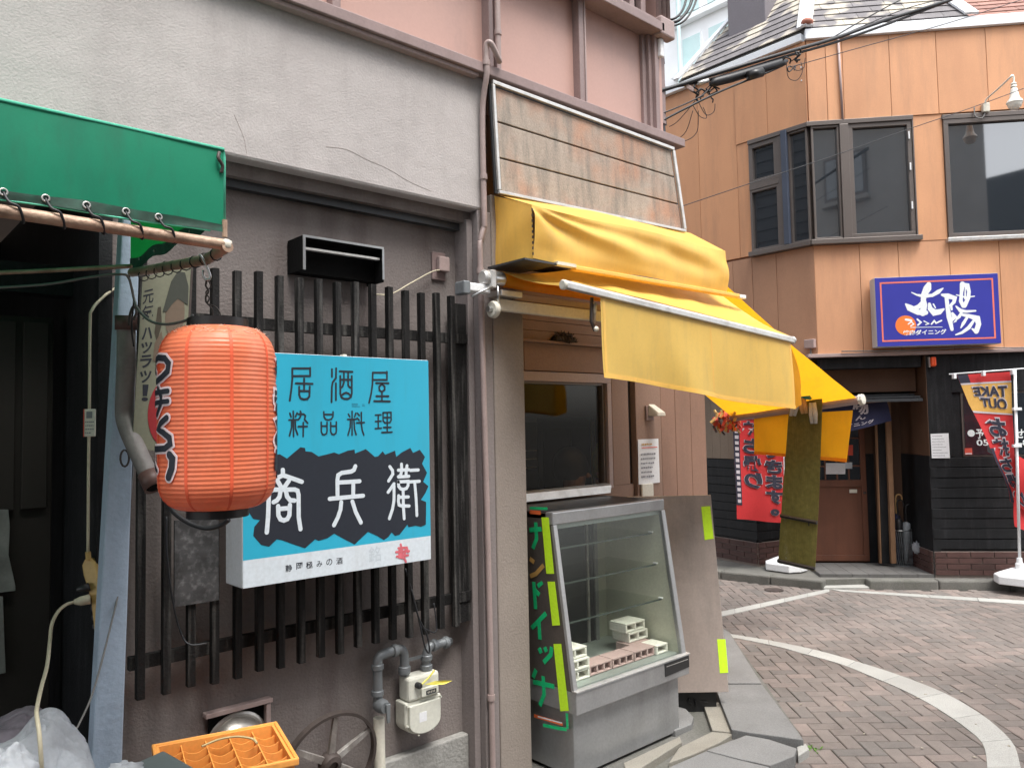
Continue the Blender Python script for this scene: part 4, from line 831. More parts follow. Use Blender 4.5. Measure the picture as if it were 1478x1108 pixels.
mbh = MB().hexa([pk+V((-.03, -.012, -.02)), pk+V((.03, -.012, -.02)), pk+V((.034, -.012, .05)), pk+V((-.03, -.012, .05)), pk+V((-.03, .012, -.02)), pk+V((.03, .012, -.02)), pk+V((.034, .012, .05)), pk+V((-.03, .012, .05))])
mbh.build('palm', M['skin'], pr_, bevel=.009)
for k, (dx, ln) in enumerate(((-.026, .055), (-.008, .066), (.011, .062), (.028, .048))):
    MB().tube([pk+V((dx, 0, .035)), pk+V((dx-.006, -.002, .035+ln*.5)), pk+V((dx-.016, .008, .035+ln))], [.0085, .008, .0065], 8).build('finger', M['skin'], pr_, smooth=True)
MB().tube([pk+V((-.028, 0, -.005)), pk+V((-.048, -.004, .018)), pk+V((-.052, .004, .045))], [.0095, .009, .007], 8).build('thumb', M['skin'], pr_, smooth=True)
# swallow's nest on the ledge
nb = MB(); a, b = A(815, 492, -.36)
for k in range(220):
    an, rr = rn.uniform(-.0, 3.14), rn.uniform(.02, 1)
    p_ = WA.p(a+math.cos(an)*.1*rr, 1.99+math.sin(an)*.055*rr*rn.uniform(.5, 1.1), -.37+rn.uniform(0, .045)*(1.1-rr))
    d = V((rn.uniform(-1, 1), rn.uniform(-.4, .4), rn.uniform(-.4, .4))).normalized()*.016
    nb.tube([p_-d, p_+d], .0022, 3)
for k in range(6):
    nb.lathe([(.001, -.01), (.03-.003*k, 0), (.02, .02)], WA.p(a-.06+k*.024, 1.995, -.36), (0, 0, 1), 8)
tag(nb.build('bird_nest', mat('nest_mud', (.05, .038, .03), .95, var=.3, vs=40)), 'dark ragged bird nest on the ledge above the serving window', 'nest')
# small hooded fixture, notices
fx = thing('wall_hood', 'small beige hooded vent fixed on the wall right of the serving window', 'vent', wp(936, 600, -.36))
a, b = A(934, 588, -.36)
MB().box(WA, a-.025, a+.045, b-.075, b+.01, -.359, -.345).build('back_plate', M['mauve'], fx, bevel=.002)
MB().hexa([WA.p(a-.012, b-.05, -.345), WA.p(a+.06, b-.05, -.345), WA.p(a+.05, b+.02, -.345), WA.p(a-.006, b+.02, -.345), WA.p(a-.018, b-.052, -.27), WA.p(a+.062, b-.052, -.27), WA.p(a+.055, b-.03, -.27), WA.p(a-.012, b-.03, -.27)]).build('hood', M['cream'], fx, bevel=.004)
nt_ = thing('paper_notice', 'handwritten white paper notice with a red underline taped beside the serving window', 'notice', wp(936, 665, -.355))
a0, b1 = A(920, 634, -.357); a1, b0 = A(952, 696, -.357)
MB().add([WA.p(a0, b0, -.357), WA.p(a1, b0, -.355), WA.p(a1, b1, -.357), WA.p(a0, b1, -.353)], [(0, 1, 2, 3)]).build('sheet', M['paper'], nt_, solid=.0008)
dashes(MB(), WA, a0+.02, a1-.02, b1-.075, b0+.03, 6, -.351, .012, rn, .75).build('handwriting', M['print'], nt_, kind='stuff')
MB().box(WA, a0+.03, a1-.02, b1-.052, b1-.047, -.351, -.3505).build('red_underline', M['red_print'], nt_)
dashes(MB(), WA, a0+.03, a1-.03, b1-.015, b1-.045, 1, -.351, .014, rn, 1).build('heading', M['tape_tan'], nt_)
a0, b0 = A(925, 715, -.357); 
tag(MB().box(WA, a0, a0+.105, b0-.03, b0+.065, -.357, -.345).build('switch_plate', M['cream'], bevel=.003), 'small white switch plate just under the handwritten notice', 'switch')
# ------------------------------------------------------------------ weathered board over the awning
BDn = V((0, -1, 0)); bd = thing('weathered_fascia', 'weathered brown three-board panel in an aluminium frame above the yellow apron', 'panel', WA.p(2.9, 2.58, .05))
TL, TR, BR, BL = (A(*p, .05) for p in ((711, 118), (973, 215), (987, 334), (717, 278)))
TLp, TRp, BRp, BLp = (WA.p(a, b, c) for (a, b), c in ((TL, .04), (TR, .04), (BR, .055), (BL, .055)))
def lerp4(u, v): return BLp.lerp(BRp, u).lerp(TLp.lerp(TRp, u), v)
for k, (v0, v1) in enumerate(((0.02, .315), (.33, .645), (.66, .97))):
    pts = [lerp4(.018, v0), lerp4(.982, v0), lerp4(.982, v1), lerp4(.018, v1)]
    MB().prism(pts, (0, .02, 0)).build('board', M['board'], bd, bevel=.003)
MB().prism([lerp4(0, 0)+V((0, .014, 0)), lerp4(1, 0)+V((0, .014, 0)), lerp4(1, 1)+V((0, .014, 0)), lerp4(0, 1)+V((0, .014, 0))], (0, .01, 0)).build('dark_back', M['black'], bd)
def bar(p, q2, wdt, d, name, m, par):
    p, q2 = V(p), V(q2); t = (q2-p).normalized(); s = t.cross(V((0, -1, 0))).normalized()*wdt/2; o2 = V((0, -d, 0))
    MB().hexa([p-s, q2-s, q2+s, p+s, p-s+o2, q2-s+o2, q2+s+o2, p+s+o2]).build(name, m, par, bevel=.002)
bar(lerp4(0, 1), lerp4(1, 1), .017, .014, 'frame_rail', M['alu'], bd); bar(lerp4(0, 0), lerp4(1, 0), .014, .014, 'frame_rail', M['alu'], bd)
bar(lerp4(.004, .02), lerp4(.004, .98), .014, .013, 'frame_stile', M['alu'], bd); bar(lerp4(.996, .02), lerp4(.996, .98), .022, .013, 'frame_stile', M['alu'], bd)
# ------------------------------------------------------------------ yellow awning on the street face
ya = thing('yellow_awning', 'faded yellow retractable awning with hood and valance over the serving window', 'awning', WA.p(3, 2.2, .1))
XL, XRr = 2.212, 3.64
ft, fb, bt_ = 2.462, 2.238, 2.556
def folds(u, v, amp=.017):
    th_ = math.atan2(v+.02, u*1.45+.03); r_ = math.hypot(u*1.4, v)
    s = math.sin(th_*9.5+1.0)*math.exp(-r_*1.2)*min(1, r_*5)*1.3
    s += .55*math.sin(11*u-5*v+mn.noise(V((u*3, v*2, 1)))*2)*min(1, u*2)
    s += .5*mn.noise(V((u*9, v*2.2, 5)))
    return s*amp*math.sin(min(1, v*1.15+.08)*math.pi*.92)
MB().grid(lambda u, v: V((XL+(XRr-XL)*u, Y0-.24-folds(u, v)-.012*math.sin(v*math.pi), ft+(fb-ft)*v-.006*math.sin(u*9))), 90, 22).build('hood_cover', M['yellow'], ya, smooth=True)
MB().grid(lambda u, v: V((XL+.002+.006*math.sin(u*5+v*4)*math.sin(v*3.1), Y0-.24*u, (bt_+(ft-bt_)*u)*(1-v)+v*(2.235)+.012*(1-u)*0)), 16, 14).build('hood_end', M['yellow'], ya, smooth=True)
MB().grid(lambda u, v: V((XL+(XRr-XL)*u, Y0-.02-.22*v-folds(u, 0)*v, (bt_+.045*min(1, u*2.5))*(1-v)+(ft-.006*math.sin(u*9))*v)), 60, 4).build('hood_top', M['yellow'], ya, smooth=True)
mb = MB()
for k in range(9): mb.box(F((XL-.001, Y0-.24-.008, 0), (0, 1, 0), (0, 0, 1), (-1, 0, 0)), .0, .006, 2.25+k*.023, 2.262+k*.023, 0, .003)
mb.build('stitching', M['iron'], ya)
MB().box(WA, XL-.06, 2.34, 2.222, 2.230, .02, .255).build('left_plate', M['metal_dark'], ya)
MB().box(WA, 2.335, 2.45, 2.224, 2.238, .23, .262).build('plate_end', M['cream'], ya)
MB().box(WA, 2.45, 3.74, 2.214, 2.236, .225, .258).build('hood_rail', M['yellow'], ya, bevel=.005)
MB().box(WA, 3.74, 3.80, 2.214, 2.234, .235, .258).build('rail_end', M['white'], ya, bevel=.003)
# roller, brackets
rq0, rq1 = WA.p(2.14, 2.165, .09), WA.p(3.8, 2.15, .09)
MB().tube([rq0, rq1], .030, 16).build('roller', M['orange_canvas'], ya, smooth=True, auto=40)
MB().lathe([(.031, 0), (.034, .003), (.034, .055), (.031, .06)], rq0-V((.03, 0, 0)), (1, 0, 0), 20).build('roller_cap', M['steel'], ya, smooth=True, auto=40)
MB().lathe([(.012, -.004), (.024, -.004), (.032, .004), (.032, .03), (.024, .036), (.010, .036)], rq0-V((.075, 0, 0)), (1, 0, 0), 20).build('gear', M['alu'], ya, smooth=True, auto=40)
MB().box(WA, 2.085, 2.112, 2.12, 2.195, .06, .125).build('bracket_plate', M['alu'], ya, bevel=.004)
MB().box(WA, 1.965, 2.10, 2.10, 2.135, .05, .10).build('bracket_arm', M['white'], ya, bevel=.005)
MB().box(WA, 1.955, 1.99, 2.085, 2.14, .04, .105).build('bracket_head', M['galv'], ya, bevel=.006)
MB().tube([WA.p(1.99, 2.075, .11), WA.p(2.07, 2.12, .14)], .005, 8).build('crank_rod', M['steel'], ya, smooth=True)
MB().tube([WA.p(2.125, 2.13, .115), WA.p(2.13, 2.06, .115)], .005, 8).build('crank_rod', M['steel'], ya, smooth=True)
MB().lathe([(.012, -.012), (.03, -.012), (.036, -.006), (.036, .010), (.03, .016), (.012, .016)], WA.p(2.12, 2.035, .09), (1, 0, 0), 22).build('guide_wheel', M['cream'], ya, smooth=True, auto=40)
MB().lathe([(.004, -.02), (.013, -.02), (.013, .02)], WA.p(2.11, 2.035, .09), (1, 0, 0), 12).build('axle', M['steel'], ya, smooth=True, auto=40)
MB().box(WA, 2.15, 2.27, 2.095, 2.12, .02, .11).build('bracket_base', M['alu'], ya, bevel=.003)
MB().box(WA, 2.15, 3.8, 2.035, 2.085, .06, .085).build('square_bar', M['cream'], ya, bevel=.004)
MB().box(WA, 2.25, 3.8, 2.09, 2.12, .03, .07).build('upper_bar', M['mauve_light'], ya, bevel=.003)
# front bar, fabric, valance
b0p, b1p = on(1, 2.2, 815, 411), on(1, 2.1, 1143, 491)
BF = F(b0p, V((b1p.x-b0p.x, b1p.y-b0p.y, 0)), (0, 0, 1)); 
if BF.n.y > 0: BF.n = -BF.n
BL_ = math.hypot(b1p.x-b0p.x, b1p.y-b0p.y); dzB = b1p.z-b0p.z
prof = [(-.018, -.012), (-.018, .010), (-.006, .018), (.010, .018), (.018, .006), (.018, -.014), (.004, -.018)]
vs = [BF.p(t_*BL_, y_+t_*dzB, x_) for t_ in (0, 1) for x_, y_ in prof]; n_ = len(prof)
MB().add(vs, [tuple(range(n_))[::-1], tuple(range(n_, 2*n_))]+[(i, (i+1) % n_, n_+(i+1) % n_, n_+i) for i in range(n_)]).build('front_bar', M['alu'], ya, bevel=.002)
MB().lathe([(.017, 0), (.021, .004), (.021, .014), (.014, .018)], BF.p(-.015, 0, 0), BF.u, 14).build('bar_cap', M['cream'], ya, smooth=True, auto=40)
MB().lathe([(.017, 0), (.021, .004), (.021, .014), (.014, .018)], BF.p(BL_-.004, dzB, 0), BF.u, 14).build('bar_cap', M['alu'], ya, smooth=True, auto=40)
def fab(u, v):
    a_ = rq0.lerp(rq1, .02+u*.97)+V((0, -.01, .03+.085*min(1, u/.3)**1.5)); b_ = BF.p(BL_*(.03+.96*u), dzB*u+.02, .005)
    q_ = a_.lerp(b_, v); q_.z -= .022*math.sin(v*math.pi)*(1+.5*mn.noise(V((u*5, v*2, 3))))+.006*math.sin(u*34)*v*(1-v)*2; return q_
MB().grid(fab, 70, 14).build('canopy', M['yellow'], ya, smooth=True)
fa_, fbz = BF.hit(865, 432)[0], 0
va1, va0b = BF.hit(1140, 500)[0], 0
zt = lambda a_: BF.hit(0, 0)[0] if False else dzB*a_/BL_-.016
zlow = lambda a_: (BF.hit(863, 545)[1]-0)*(1-(a_-fa_)/(va1-fa_))+(BF.hit(1143, 592)[1])*((a_-fa_)/(va1-fa_))
def val(u, v):
    a_ = fa_+(va1-fa_)*u; t0 = zt(a_); t1 = zlow(a_); w_ = v*(.012*math.sin(u*13+1)+.010*mn.noise(V((u*6, v, 2)))+.016*max(0, math.sin(u*6.2-.2-v*.8))**6)
    return BF.p(a_+.004*math.sin(v*3)*u, t0+(t1-t0)*v+.006*math.sin(u*8)*v, .006+w_)
MB().grid(val, 80, 16).build('valance', M['yellow_val'], ya, smooth=True)
MB().grid(lambda u, v: val(.515+.006*u, .02+.9*v)+BF.n*.0012, 1, 24).build('valance_seam', M['yellow'], ya, smooth=True)
for u_ in (.008, .985): MB().grid(lambda u, v: val(u_+.010*u, .02+.97*v)+BF.n*.0014, 1, 16).build('side_hem', M['yellow'], ya, smooth=True)
def hemf(u, v):
    a_ = fa_+(va1-fa_)*u; q_ = val(u, 1); q2 = val(u, .94); return q_.lerp(q2, v*.95)+BF.n*.0025
MB().grid(hemf, 80, 1).build('valance_hem', M['yellow'], ya, smooth=True)
qA, qB = val(1, 0), val(1, 1)
def flap(u, v):
    s_ = qA.lerp(qB, v); e_ = qA+(BF.p(va1+.085, 0, 0)-BF.p(va1, 0, 0))*(math.sin(min(1, v*1.25)*math.pi*.62))+V((.02*v, .0, (qB.z-qA.z)*v*.93)); return s_.lerp(e_, u)+BF.n*(-.01*math.sin(u*2))
MB().grid(flap, 8, 14).build('valance_end', M['orange_canvas'], ya, smooth=True)
# folding arm below
MB().tube([BF.p(fa_-.015, zt(fa_)-.0, -.03), BF.p(fa_-.02, zt(fa_)-.1, -.03), BF.p(fa_-.0, zt(fa_)-.14, -.03)], .008, 8).build('arm_joint', M['iron'], ya, smooth=True)
MB().tube([WA.p(2.75, 2.03, .08), BF.p(fa_+.0, zt(fa_)-.03, -.03)], .012, 8).build('folding_arm', M['alu'], ya, smooth=True)
MB().tube([WA.p(3.5, 2.03, .08), BF.p(BL_*.9, dzB-.06, -.05)], .012, 8).build('folding_arm', M['alu'], ya, smooth=True)
MB().lathe([(.010, -.006), (.012, 0), (.010, .006)], BF.p(fa_-.012, zt(fa_)-.135, -.01), BF.n, 10).build('arm_bolt', M['cream'], ya, smooth=True)
# ------------------------------------------------------------------ second awning round the corner
oa = thing('corner_awning', 'bright orange-yellow awning round the shop corner, lit through from above', 'awning', (4.5, 3.1, 2.0))
XB = 5.42
n0, n1 = on(0, XB, 1240, 577), on(0, XB, 1058, 603)
hg0, hg1 = V((4.29, 2.77, 2.425)), V((4.29, 3.75, 2.40))
def can2(u, v):
    q_ = hg0.lerp(hg1, u).lerp(n0.lerp(n1, u), v); q_.z -= .02*math.sin(v*math.pi)+.008*mn.noise(V((u*4, v*5, 1))); return q_
MB().grid(can2, 24, 24).build('canopy', M['orange_canvas'], oa, smooth=True)
dB = (n1-n0).normalized()
MB().tube([n0-dB*.01, n1+dB*.01], .030, 12).build('front_bar', M['mauve_light'], oa, smooth=True, auto=50)
MB().lathe([(.028, 0), (.040, .003), (.040, .012), (.034, .016), (.040, .020), (.038, .032), (.018, .036)], n0+dB*.0, -dB, 9).build('bar_cap', M['cream'], oa, bevel=.003)
MB().tube([hg0, hg1], .02, 8).build('hinge_bar', M['alu'], oa, smooth=True)
e0, e1 = on(0, XB, 1231, 592), on(0, XB, 1088, 600); l0, l1 = on(0, XB, 1222, 667), on(0, XB, 1090, 655)
def val2(u, v): q_ = e0.lerp(e1, u).lerp(l0.lerp(l1, u), v); return q_+V((.012*math.sin(u*11)*v+.01*mn.noise(V((u*5, v*3, 4))), 0, 0))
MB().grid(val2, 40, 12).build('valance', M['orange_canvas'], oa, smooth=True)
MB().grid(lambda u, v: val2(u, 1).lerp(val2(u, .93), v)+V((-.003, 0, 0)), 40, 1).build('valance_hem', mat('orange_hem', (.80, .27, .01), .6, transl=.3), oa, smooth=True)
# reed screen clipped on the bar
XR2 = XB-.06
t0, t1 = on(0, XR2, 1141, 566), on(0, XR2, 1187, 573); u0_, u1_ = on(0, XR2, 1124, 812), on(0, XR2, 1176, 824)
rs = thing('reed_screen', 'narrow olive reed screen hanging from the corner awning bar by clips', 'screen', t0)
def reed(u, v): q_ = t0.lerp(t1, u).lerp(u0_.lerp(u1_, u), v); return q_+V((.03*math.sin(v*2.6)*(u-.5)+.008*mn.noise(V((u*2, v*4, 0))), 0, 0))
nb_ = 34
for k in range(nb_):
    mb = MB(); mb.grid(lambda u, v: reed((k+.08+u*.84)/nb_, v), 1, 10); mb.build('reed', M['reed'], rs, solid=.003)
for v_ in (.72, .985): 
    MB().tube([reed(0, v_)+V((-.008, 0, 0)), reed(1, v_)+V((-.012, 0, 0))], .015, 6).build('batten', M['black'], rs)
MB().tube([reed(.78, .72)+V((-.01, 0, 0)), reed(.78, .72)+V((-.01, 0, -.035))], .004, 6).build('hook', M['black'], rs)
for k, (x, y, lean, m_) in enumerate(((1150, 575, -.5, 'clip'), (1158, 578, .25, 'clip_tan'), (1173, 585, 0.05, 'clip'))):
    c_ = thing('clothes_peg', ('clear plastic peg clipped leftmost at the top of the reed screen', 'small tan peg between the two clear pegs on the reed screen', 'large clear plastic peg clipped on the right side of the reed screen')[k], 'peg', on(0, XR2-.04, x, y))
    q_ = on(0, XR2-.04, x, y); d = V((0, -lean*.6, -1)).normalized(); sz = .13 if k != 1 else .095
    for s_ in (-1, 1): MB().tube([q_-d*.02+V((0, .012*s_, 0)), q_+d*sz*.5+V((0, .016*s_, 0)), q_+d*sz+V((0, .014*s_, 0))], [.014, .017, .012], 8).build('leg', M[m_], c_, smooth=True)
    MB().lathe([(.008, -.014), (.008, .014)], q_+d*.02, (0, 1, 0), 8).build('spring', M['steel'], c_)
q_ = on(0, XB-.1, 1153, 571); tag(MB().tube([q_, q_+V((0, -.09, -.015))], .018, 12).build('roll_of_tape', mat('teal_roll', (.04, .22, .20), .35)), 'short teal roll tucked at the top of the reed screen', 'roll')
cl = thing('hanging_charms', 'cluster of red and tan clips at the left end of the corner awning bar', 'charms', n1)
for k in range(70):
    q_ = n1+V((rn.uniform(-.05, .02), rn.uniform(-.06, .16), rn.uniform(-.09, .07)))
    MB().tube([q_, q_+V((rn.uniform(-.03, .03), rn.uniform(-.04, .04), -rn.uniform(.02, .07)))], rn.uniform(.006, .014), 6).build('charm', M[rn.choice(['red_print', 'tape_tan', 'iron', 'tan', 'red_print', 'tape_orange'])], cl)
# ------------------------------------------------------------------ display case
CX0, CX1, CF, CT, CBk = 2.457, 3.255, 2.385, 2.505, 2.90
ZT, ZB, ZR0, ZR1 = 1.155, .0, .305, .40
dc = thing('display_case', 'empty grey glass-fronted refrigerated display case with taped letters on its side', 'display case', (2.85, 2.6, 0))
D = lambda x0, x1, y0, y1, z0, z1, name, m, bev=.003: MB().box(GX, x0, x1, y0, y1, z0, z1).build(name, m, dc, bevel=bev)
D(CX0+.02, CX1-.03, CF+.03, CBk, .03, ZR0, 'base', M['steel_grey'], .004)
D(CX0+.06, CX1-.06, CF+.06, CBk-.03, -.01, .03, 'plinth', M['black'])
D(CX0, CX1+.01, CF-.01, CBk, ZR0, ZR1, 'lower_rail', M['steel_grey'], .004)
D(CX0-.004, CX1+.014, CF-.016, CF+.012, ZR1, ZR1+.008, 'rail_lip', M['alu'], .002)
# side panels (trapezoids)
def sidep(x0, x1, m, name):
    P_ = [(CF+.012, ZR1), (CBk, ZR1), (CBk, ZT), (CT, ZT)]
    MB().prism([V((x0, y, z)) for y, z in P_], (x1-x0, 0, 0)).build(name, m, dc, bevel=.002)
sidep(CX0, CX0+.018, M['case_side'], 'left_side'); 
sidep(CX1-.02, CX1, mat('case_right_side', (.60, .61, .50), .4, .1), 'right_side')
D(CX0+.018, CX1-.02, CBk-.02, CBk, ZR1, ZT-.04, 'back', M['case_inner'])
D(CX0+.018, CX1-.135, CBk-.035, CBk-.02, ZR1, ZT-.06, 'sliding_door', M['case_dark']); D(CX1-.135, CX1-.11, CBk-.045, CBk-.02, ZR1, ZT-.06, 'door_stile', M['steel_grey'])
D(CX1-.20, CX1-.185, CBk-.05, CBk-.036, ZR1, ZT-.06, 'door_stile', M['alu'])
D(CX0, CX1, CT+.035, CBk, ZT-.03, ZT, 'top', M['black'])
D(CX0-.003, CX1+.003, CT-.012, CT+.034, ZT-.052, ZT+.004, 'top_rail', M['steel_grey'], .005)
D(CX0+.02, CX1-.02, CT+.01, CT+.035, ZT-.075, ZT-.053, 'light_strip', mat('case_lamp_cover', (.42, .50, .48), .3), .003)
D(CX0+.018, CX1-.02, CF+.03, CBk-.02, ZR1-.001, ZR1+.006, 'deck', mat('case_deck', (.34, .38, .36), .35, .2), .0)
GF = F((0, CF+.005, ZR1+.008), (1, 0, 0), V((0, CT-.012-CF-.005, ZT-.052-ZR1-.008)))
GL_ = math.hypot(CT-.017-CF, ZT-.06-ZR1)
if GF.n.y > 0: GF.n = -GF.n
MB().box(GF, CX0+.022, CX1-.028, 0, GL_, -.006, -.002).build('front_glass', M['case_glass'], dc)
MB().box(GF, CX0-.002, CX0+.022, -.005, GL_, -.014, .003).build('frame_stile', M['steel_grey'], dc, bevel=.002)
MB().box(GF, CX1-.028, CX1+.004, -.005, GL_, -.02, .003).build('frame_stile', M['steel_grey'], dc, bevel=.003)
MB().box(GX, CX0+.05, CX1-.06, CF+.09, CBk-.05, .0, .001)
for z_ in (.66, .83, .985):
    yf = CF+.02+(CT-CF)*(z_-ZR1)/(ZT-ZR1)+.05
    D(CX0+.03, CX1-.04, yf, CBk-.05, z_-.003, z_+.003, 'glass_shelf', M['case_glass'], 0)
    D(CX0+.03, CX1-.04, yf-.003, yf, z_-.004, z_+.004, 'shelf_edge', mat('dark_shelf_edge', (.06, .08, .07), .2), 0)
    for xx in (CX0+.03, CX1-.05): D(xx, xx+.012, yf-.012, yf+.015, z_+.003, z_+.010, 'shelf_clip', M['white'], .002)
RFm = F((0, CF-.010, 0), (1, 0, 0), (0, 0, 1), (0, -1, 0)); ta, tb1 = RFm.hit(960, 976); ta2, tb0 = RFm.hit(983, 1000)
dt = MB().fprism(RFm, [(ta, ZR1-.066), (CX1+.006, ZR1-.060), (CX1+.006, ZR1-.004), (ta-.002, ZR1-.006)], .0008, .003).build('black_tape', M['black'], dc)
dt2 = MB().box(RFm, ta+.01, CX1-.004, ZR1-.022, ZR1-.019, .0031, .0036).build('tape_gap', M['alu'], dc)
CS = F((CX0, 0, 0), (0, -1, 0), (0, 0, 1), (-1, 0, 0))
z7 = lambda P: [CS.hit(750+x/2.916, 700+y/2.916) for x, y in P]
lt = MB()
def tp(P, wd=.021, m='tape_green', nm='tape_letter'):
    global _tk; _tk += 1
    MB().stroke(CS, z7(P), wd, .0008+_tk*.00005, .0006, capseg=1).build(nm, M[m], dc, fixn=False)
_tk = 0
for P in ([(42, 188), (92, 184)], [(68, 156), (72, 225), (56, 266)], [(60, 406), (68, 520)], [(66, 440), (84, 462)], [(78, 412), (86, 428)], [(88, 406), (95, 420)], [(112, 538), (52, 600)], [(82, 568), (86, 648)], [(82, 684), (92, 706)], [(106, 680), (114, 700)], [(136, 680), (132, 712), (102, 745)], [(70, 775), (58, 808)], [(58, 826), (147, 846)], [(100, 802), (104, 880), (86, 926)]): tp(P)
for P in ([(44, 308), (62, 324)], [(46, 382), (70, 372), (102, 336)]): tp(P, .02, 'tape_tan')
tp([(44, 112), (90, 116)], .018, 'tape_orange'); tp([(44, 96), (118, 98)], .012); tp([(62, 968), (120, 985), (182, 1004)], .014, 'tape_orange'); tp([(100, 1008), (168, 1022), (198, 1026)], .014); tp([(200, 958), (203, 1024)], .014); tp([(78, 972), (180, 999)], .006, 'paper')
def quadt(px, Fr, c, m, par, name='neon_tape'):
    MB().fprism(Fr, [Fr.hit(x, y, c) for x, y in px], c, c+.001).build(name, m, par)
for P in ([(92, 135), (122, 135), (145, 372), (113, 372)], [(118, 405), (148, 405), (170, 588), (138, 590)], [(143, 667), (175, 667), (207, 948), (172, 950)]):
    quadt([(750+x/2.916, 700+y/2.916) for x, y in P], CS, .004, M['neon'], dc)
# blocks inside the case
def block(x, y, z, m, lab, grp, ln=.115, dp=.055, ht=.042, nh=2, rz=0, label_cat='block'):
    "little hollow block: three walls and webs so that the cells are open right through"
    Fq = F((x, y, z), (math.cos(rz), math.sin(rz), 0), (0, 0, 1), (math.sin(rz), -math.cos(rz), 0))
    mb = MB(); t_ = .011; cw_ = (ln-t_*(nh+1))/nh
    mb.box(Fq, 0, ln, 0, .009, -dp, 0); mb.box(Fq, 0, ln, ht-.009, ht, -dp, 0)
    for k in range(nh+1): mb.box(Fq, k*(cw_+t_), k*(cw_+t_)+t_, .0091, ht-.0091, -dp+.0004, -.0004)
    ob_ = mb.build('hollow_block', m, None, bevel=.0025); tag(ob_, lab, label_cat, grp); return ob_
zb = ZR1+.008; yb = CF+.115
wbk = [(CX0+.035, yb-.035, zb, 'white hollow block at the bottom left of the display case'), (CX0+.03, yb-.04, zb+.048, 'middle white hollow block of the left stack in the display case'), (CX0+.025, yb-.03, zb+.096, 'top white hollow block of the left stack in the display case'),
       (CX1-.20, yb+.08, zb+.048, 'upper-right stack white hollow block resting on the pink row'), (CX1-.215, yb+.085, zb+.096, 'topmost white hollow block of the right stack in the display case')]
for x, y, z, lb in wbk: block(x, y, z, M['foam_white'], lb, 'white blocks in the display case', ln=.15, dp=.11, ht=.046)
block(CX1-.135, yb-.04, zb, M['foam_white'], 'white hollow block at the bottom right corner of the display case', 'white blocks in the display case', ln=.09, dp=.10, ht=.044, nh=1)
names = ['leftmost', 'second from the left', 'middle', 'rightmost']
for k in range(3):
    block(CX0+.19+k*.158, yb-.03, zb, M['foam_pink'], 'dusty pink hollow block, %s of the row on the case deck' % ('leftmost', 'middle', 'rightmost')[k], 'pink blocks in the display case', ln=.152, dp=.09, ht=.046, nh=3)
block(CX1-.22, yb+.06, zb, M['foam_pink'], 'dusty pink hollow block under the right white stack', 'pink blocks in the display case', ln=.152, dp=.09, ht=.046, nh=3)
# stainless sheet leaning beside the case
br, tr_ = V(on(2, .125, 1052, 998)), at(1026, 714, 4.32); wdir = V((-.745, .667, 0))*.46
ss = thing('steel_sheet', 'tall stainless steel sheet with two neon tape strips standing beside the display case', 'sheet', br)
SF = F(br, -wdir, (tr_-br)-(-wdir).normalized()*((tr_-br).dot((-wdir).normalized())))
if SF.n.dot(CAM-br) < 0: SF.n = -SF.n
lean = (tr_-br).dot(SF.u); hh = (tr_-br).dot(SF.v)
MB().fprism(SF, [(-.46, 0), (0, 0), (lean, hh), (-.46+lean, hh)], -.012, 0).build('panel', M['steel_panel'], ss, bevel=.002)
for P in ([(1012, 731), (1025, 730), (1030, 777), (1017, 779)], [(1035, 922), (1047, 922), (1051, 970), (1039, 971)]): quadt(P, SF, .001, M['neon'], ss)
MB().box(F(V((br.x, br.y, 0)), -wdir, (0, 0, 1), SF.n), -.44, -.06, .0, .125, -.16, -.03).build('foot', M['black'], ss)
dbm = MB(); fq_ = gz(1010, 1008, .05)
for k in range(16):
    q_ = fq_+V((rn.uniform(-.10, .06), rn.uniform(-.05, .08), rn.uniform(0, .03))); d1 = V((rn.uniform(-1, 1), rn.uniform(-1, 1), rn.uniform(-.1, .3))).normalized()*rn.uniform(.03, .06); d2 = V((rn.uniform(-1, 1), rn.uniform(-1, 1), rn.uniform(0, .6))).normalized()*rn.uniform(.02, .04)
    dbm.prism([q_-d1-d2, q_+d1-d2*.6, q_+d1*.8+d2, q_-d1*.7+d2], (0, 0, .006))
tag(dbm.build('rubbish', mat('dark_film', (.03, .03, .032), .35, var=.3, vs=30)), 'crumpled black film and scraps on the ground under the steel sheet', 'rubbish')
# ================================================================== GREEN AWNING, LANTERN, LEFT CORNER
GF2 = F((0, 1.70, 0), (1, 0, 0), (0, 0, 1), (0, -1, 0)); XG = .672
ga = thing('green_awning', 'green canvas awning laced with black cord to a rusty pipe over the dark doorway', 'awning', (XG, 1.7, 2.0))
ztop = 2.176
def hemz(x): return 1.991+.0012*math.sin(x*23)
def gfront(u, v):
    x = -1.4+(XG+1.4)*u; z = ztop+(hemz(x)-ztop)*v
    return V((x, 1.70-.004*mn.noise(V((x*4, z*5, 0)))-.003*math.sin(v*math.pi), z))
MB().grid(gfront, 60, 12).build('front_cover', M['green'], ga, smooth=True)
def gh(u, v):
    x = -1.4+(XG+1.4)*u; z0_ = hemz(x); return V((x, 1.6935+.004*mn.noise(V((x*12, v, 3))), z0_-.004+(.019+.003*math.sin(x*17)+.004*mn.noise(V((x*9, 0, 0))))*v))
MB().grid(gh, 80, 3).build('hem', M['hem'], ga, smooth=True)
MB().tube([V((-1.4+.01*k*4, 1.696, hemz(-1.4+.04*k)-.005)) for k in range(52)], .0022, 5).build('hem_cord', M['green_edge'], ga, smooth=True)
MB().tube([V((-1.4, 1.70, ztop)), V((XG, 1.70, ztop)), V((XG+.001, 1.70, ztop-.02)), V((XG+.001, 1.70, 2.01))], .0032, 6).build('piping', M['green_edge'], ga, smooth=True)
MB().grid(lambda u, v: V((-1.4+(XG+1.4)*u, 1.70+.86*v, ztop+.34*v*.45)), 20, 8).build('top_cover', M['green'], ga, smooth=True)
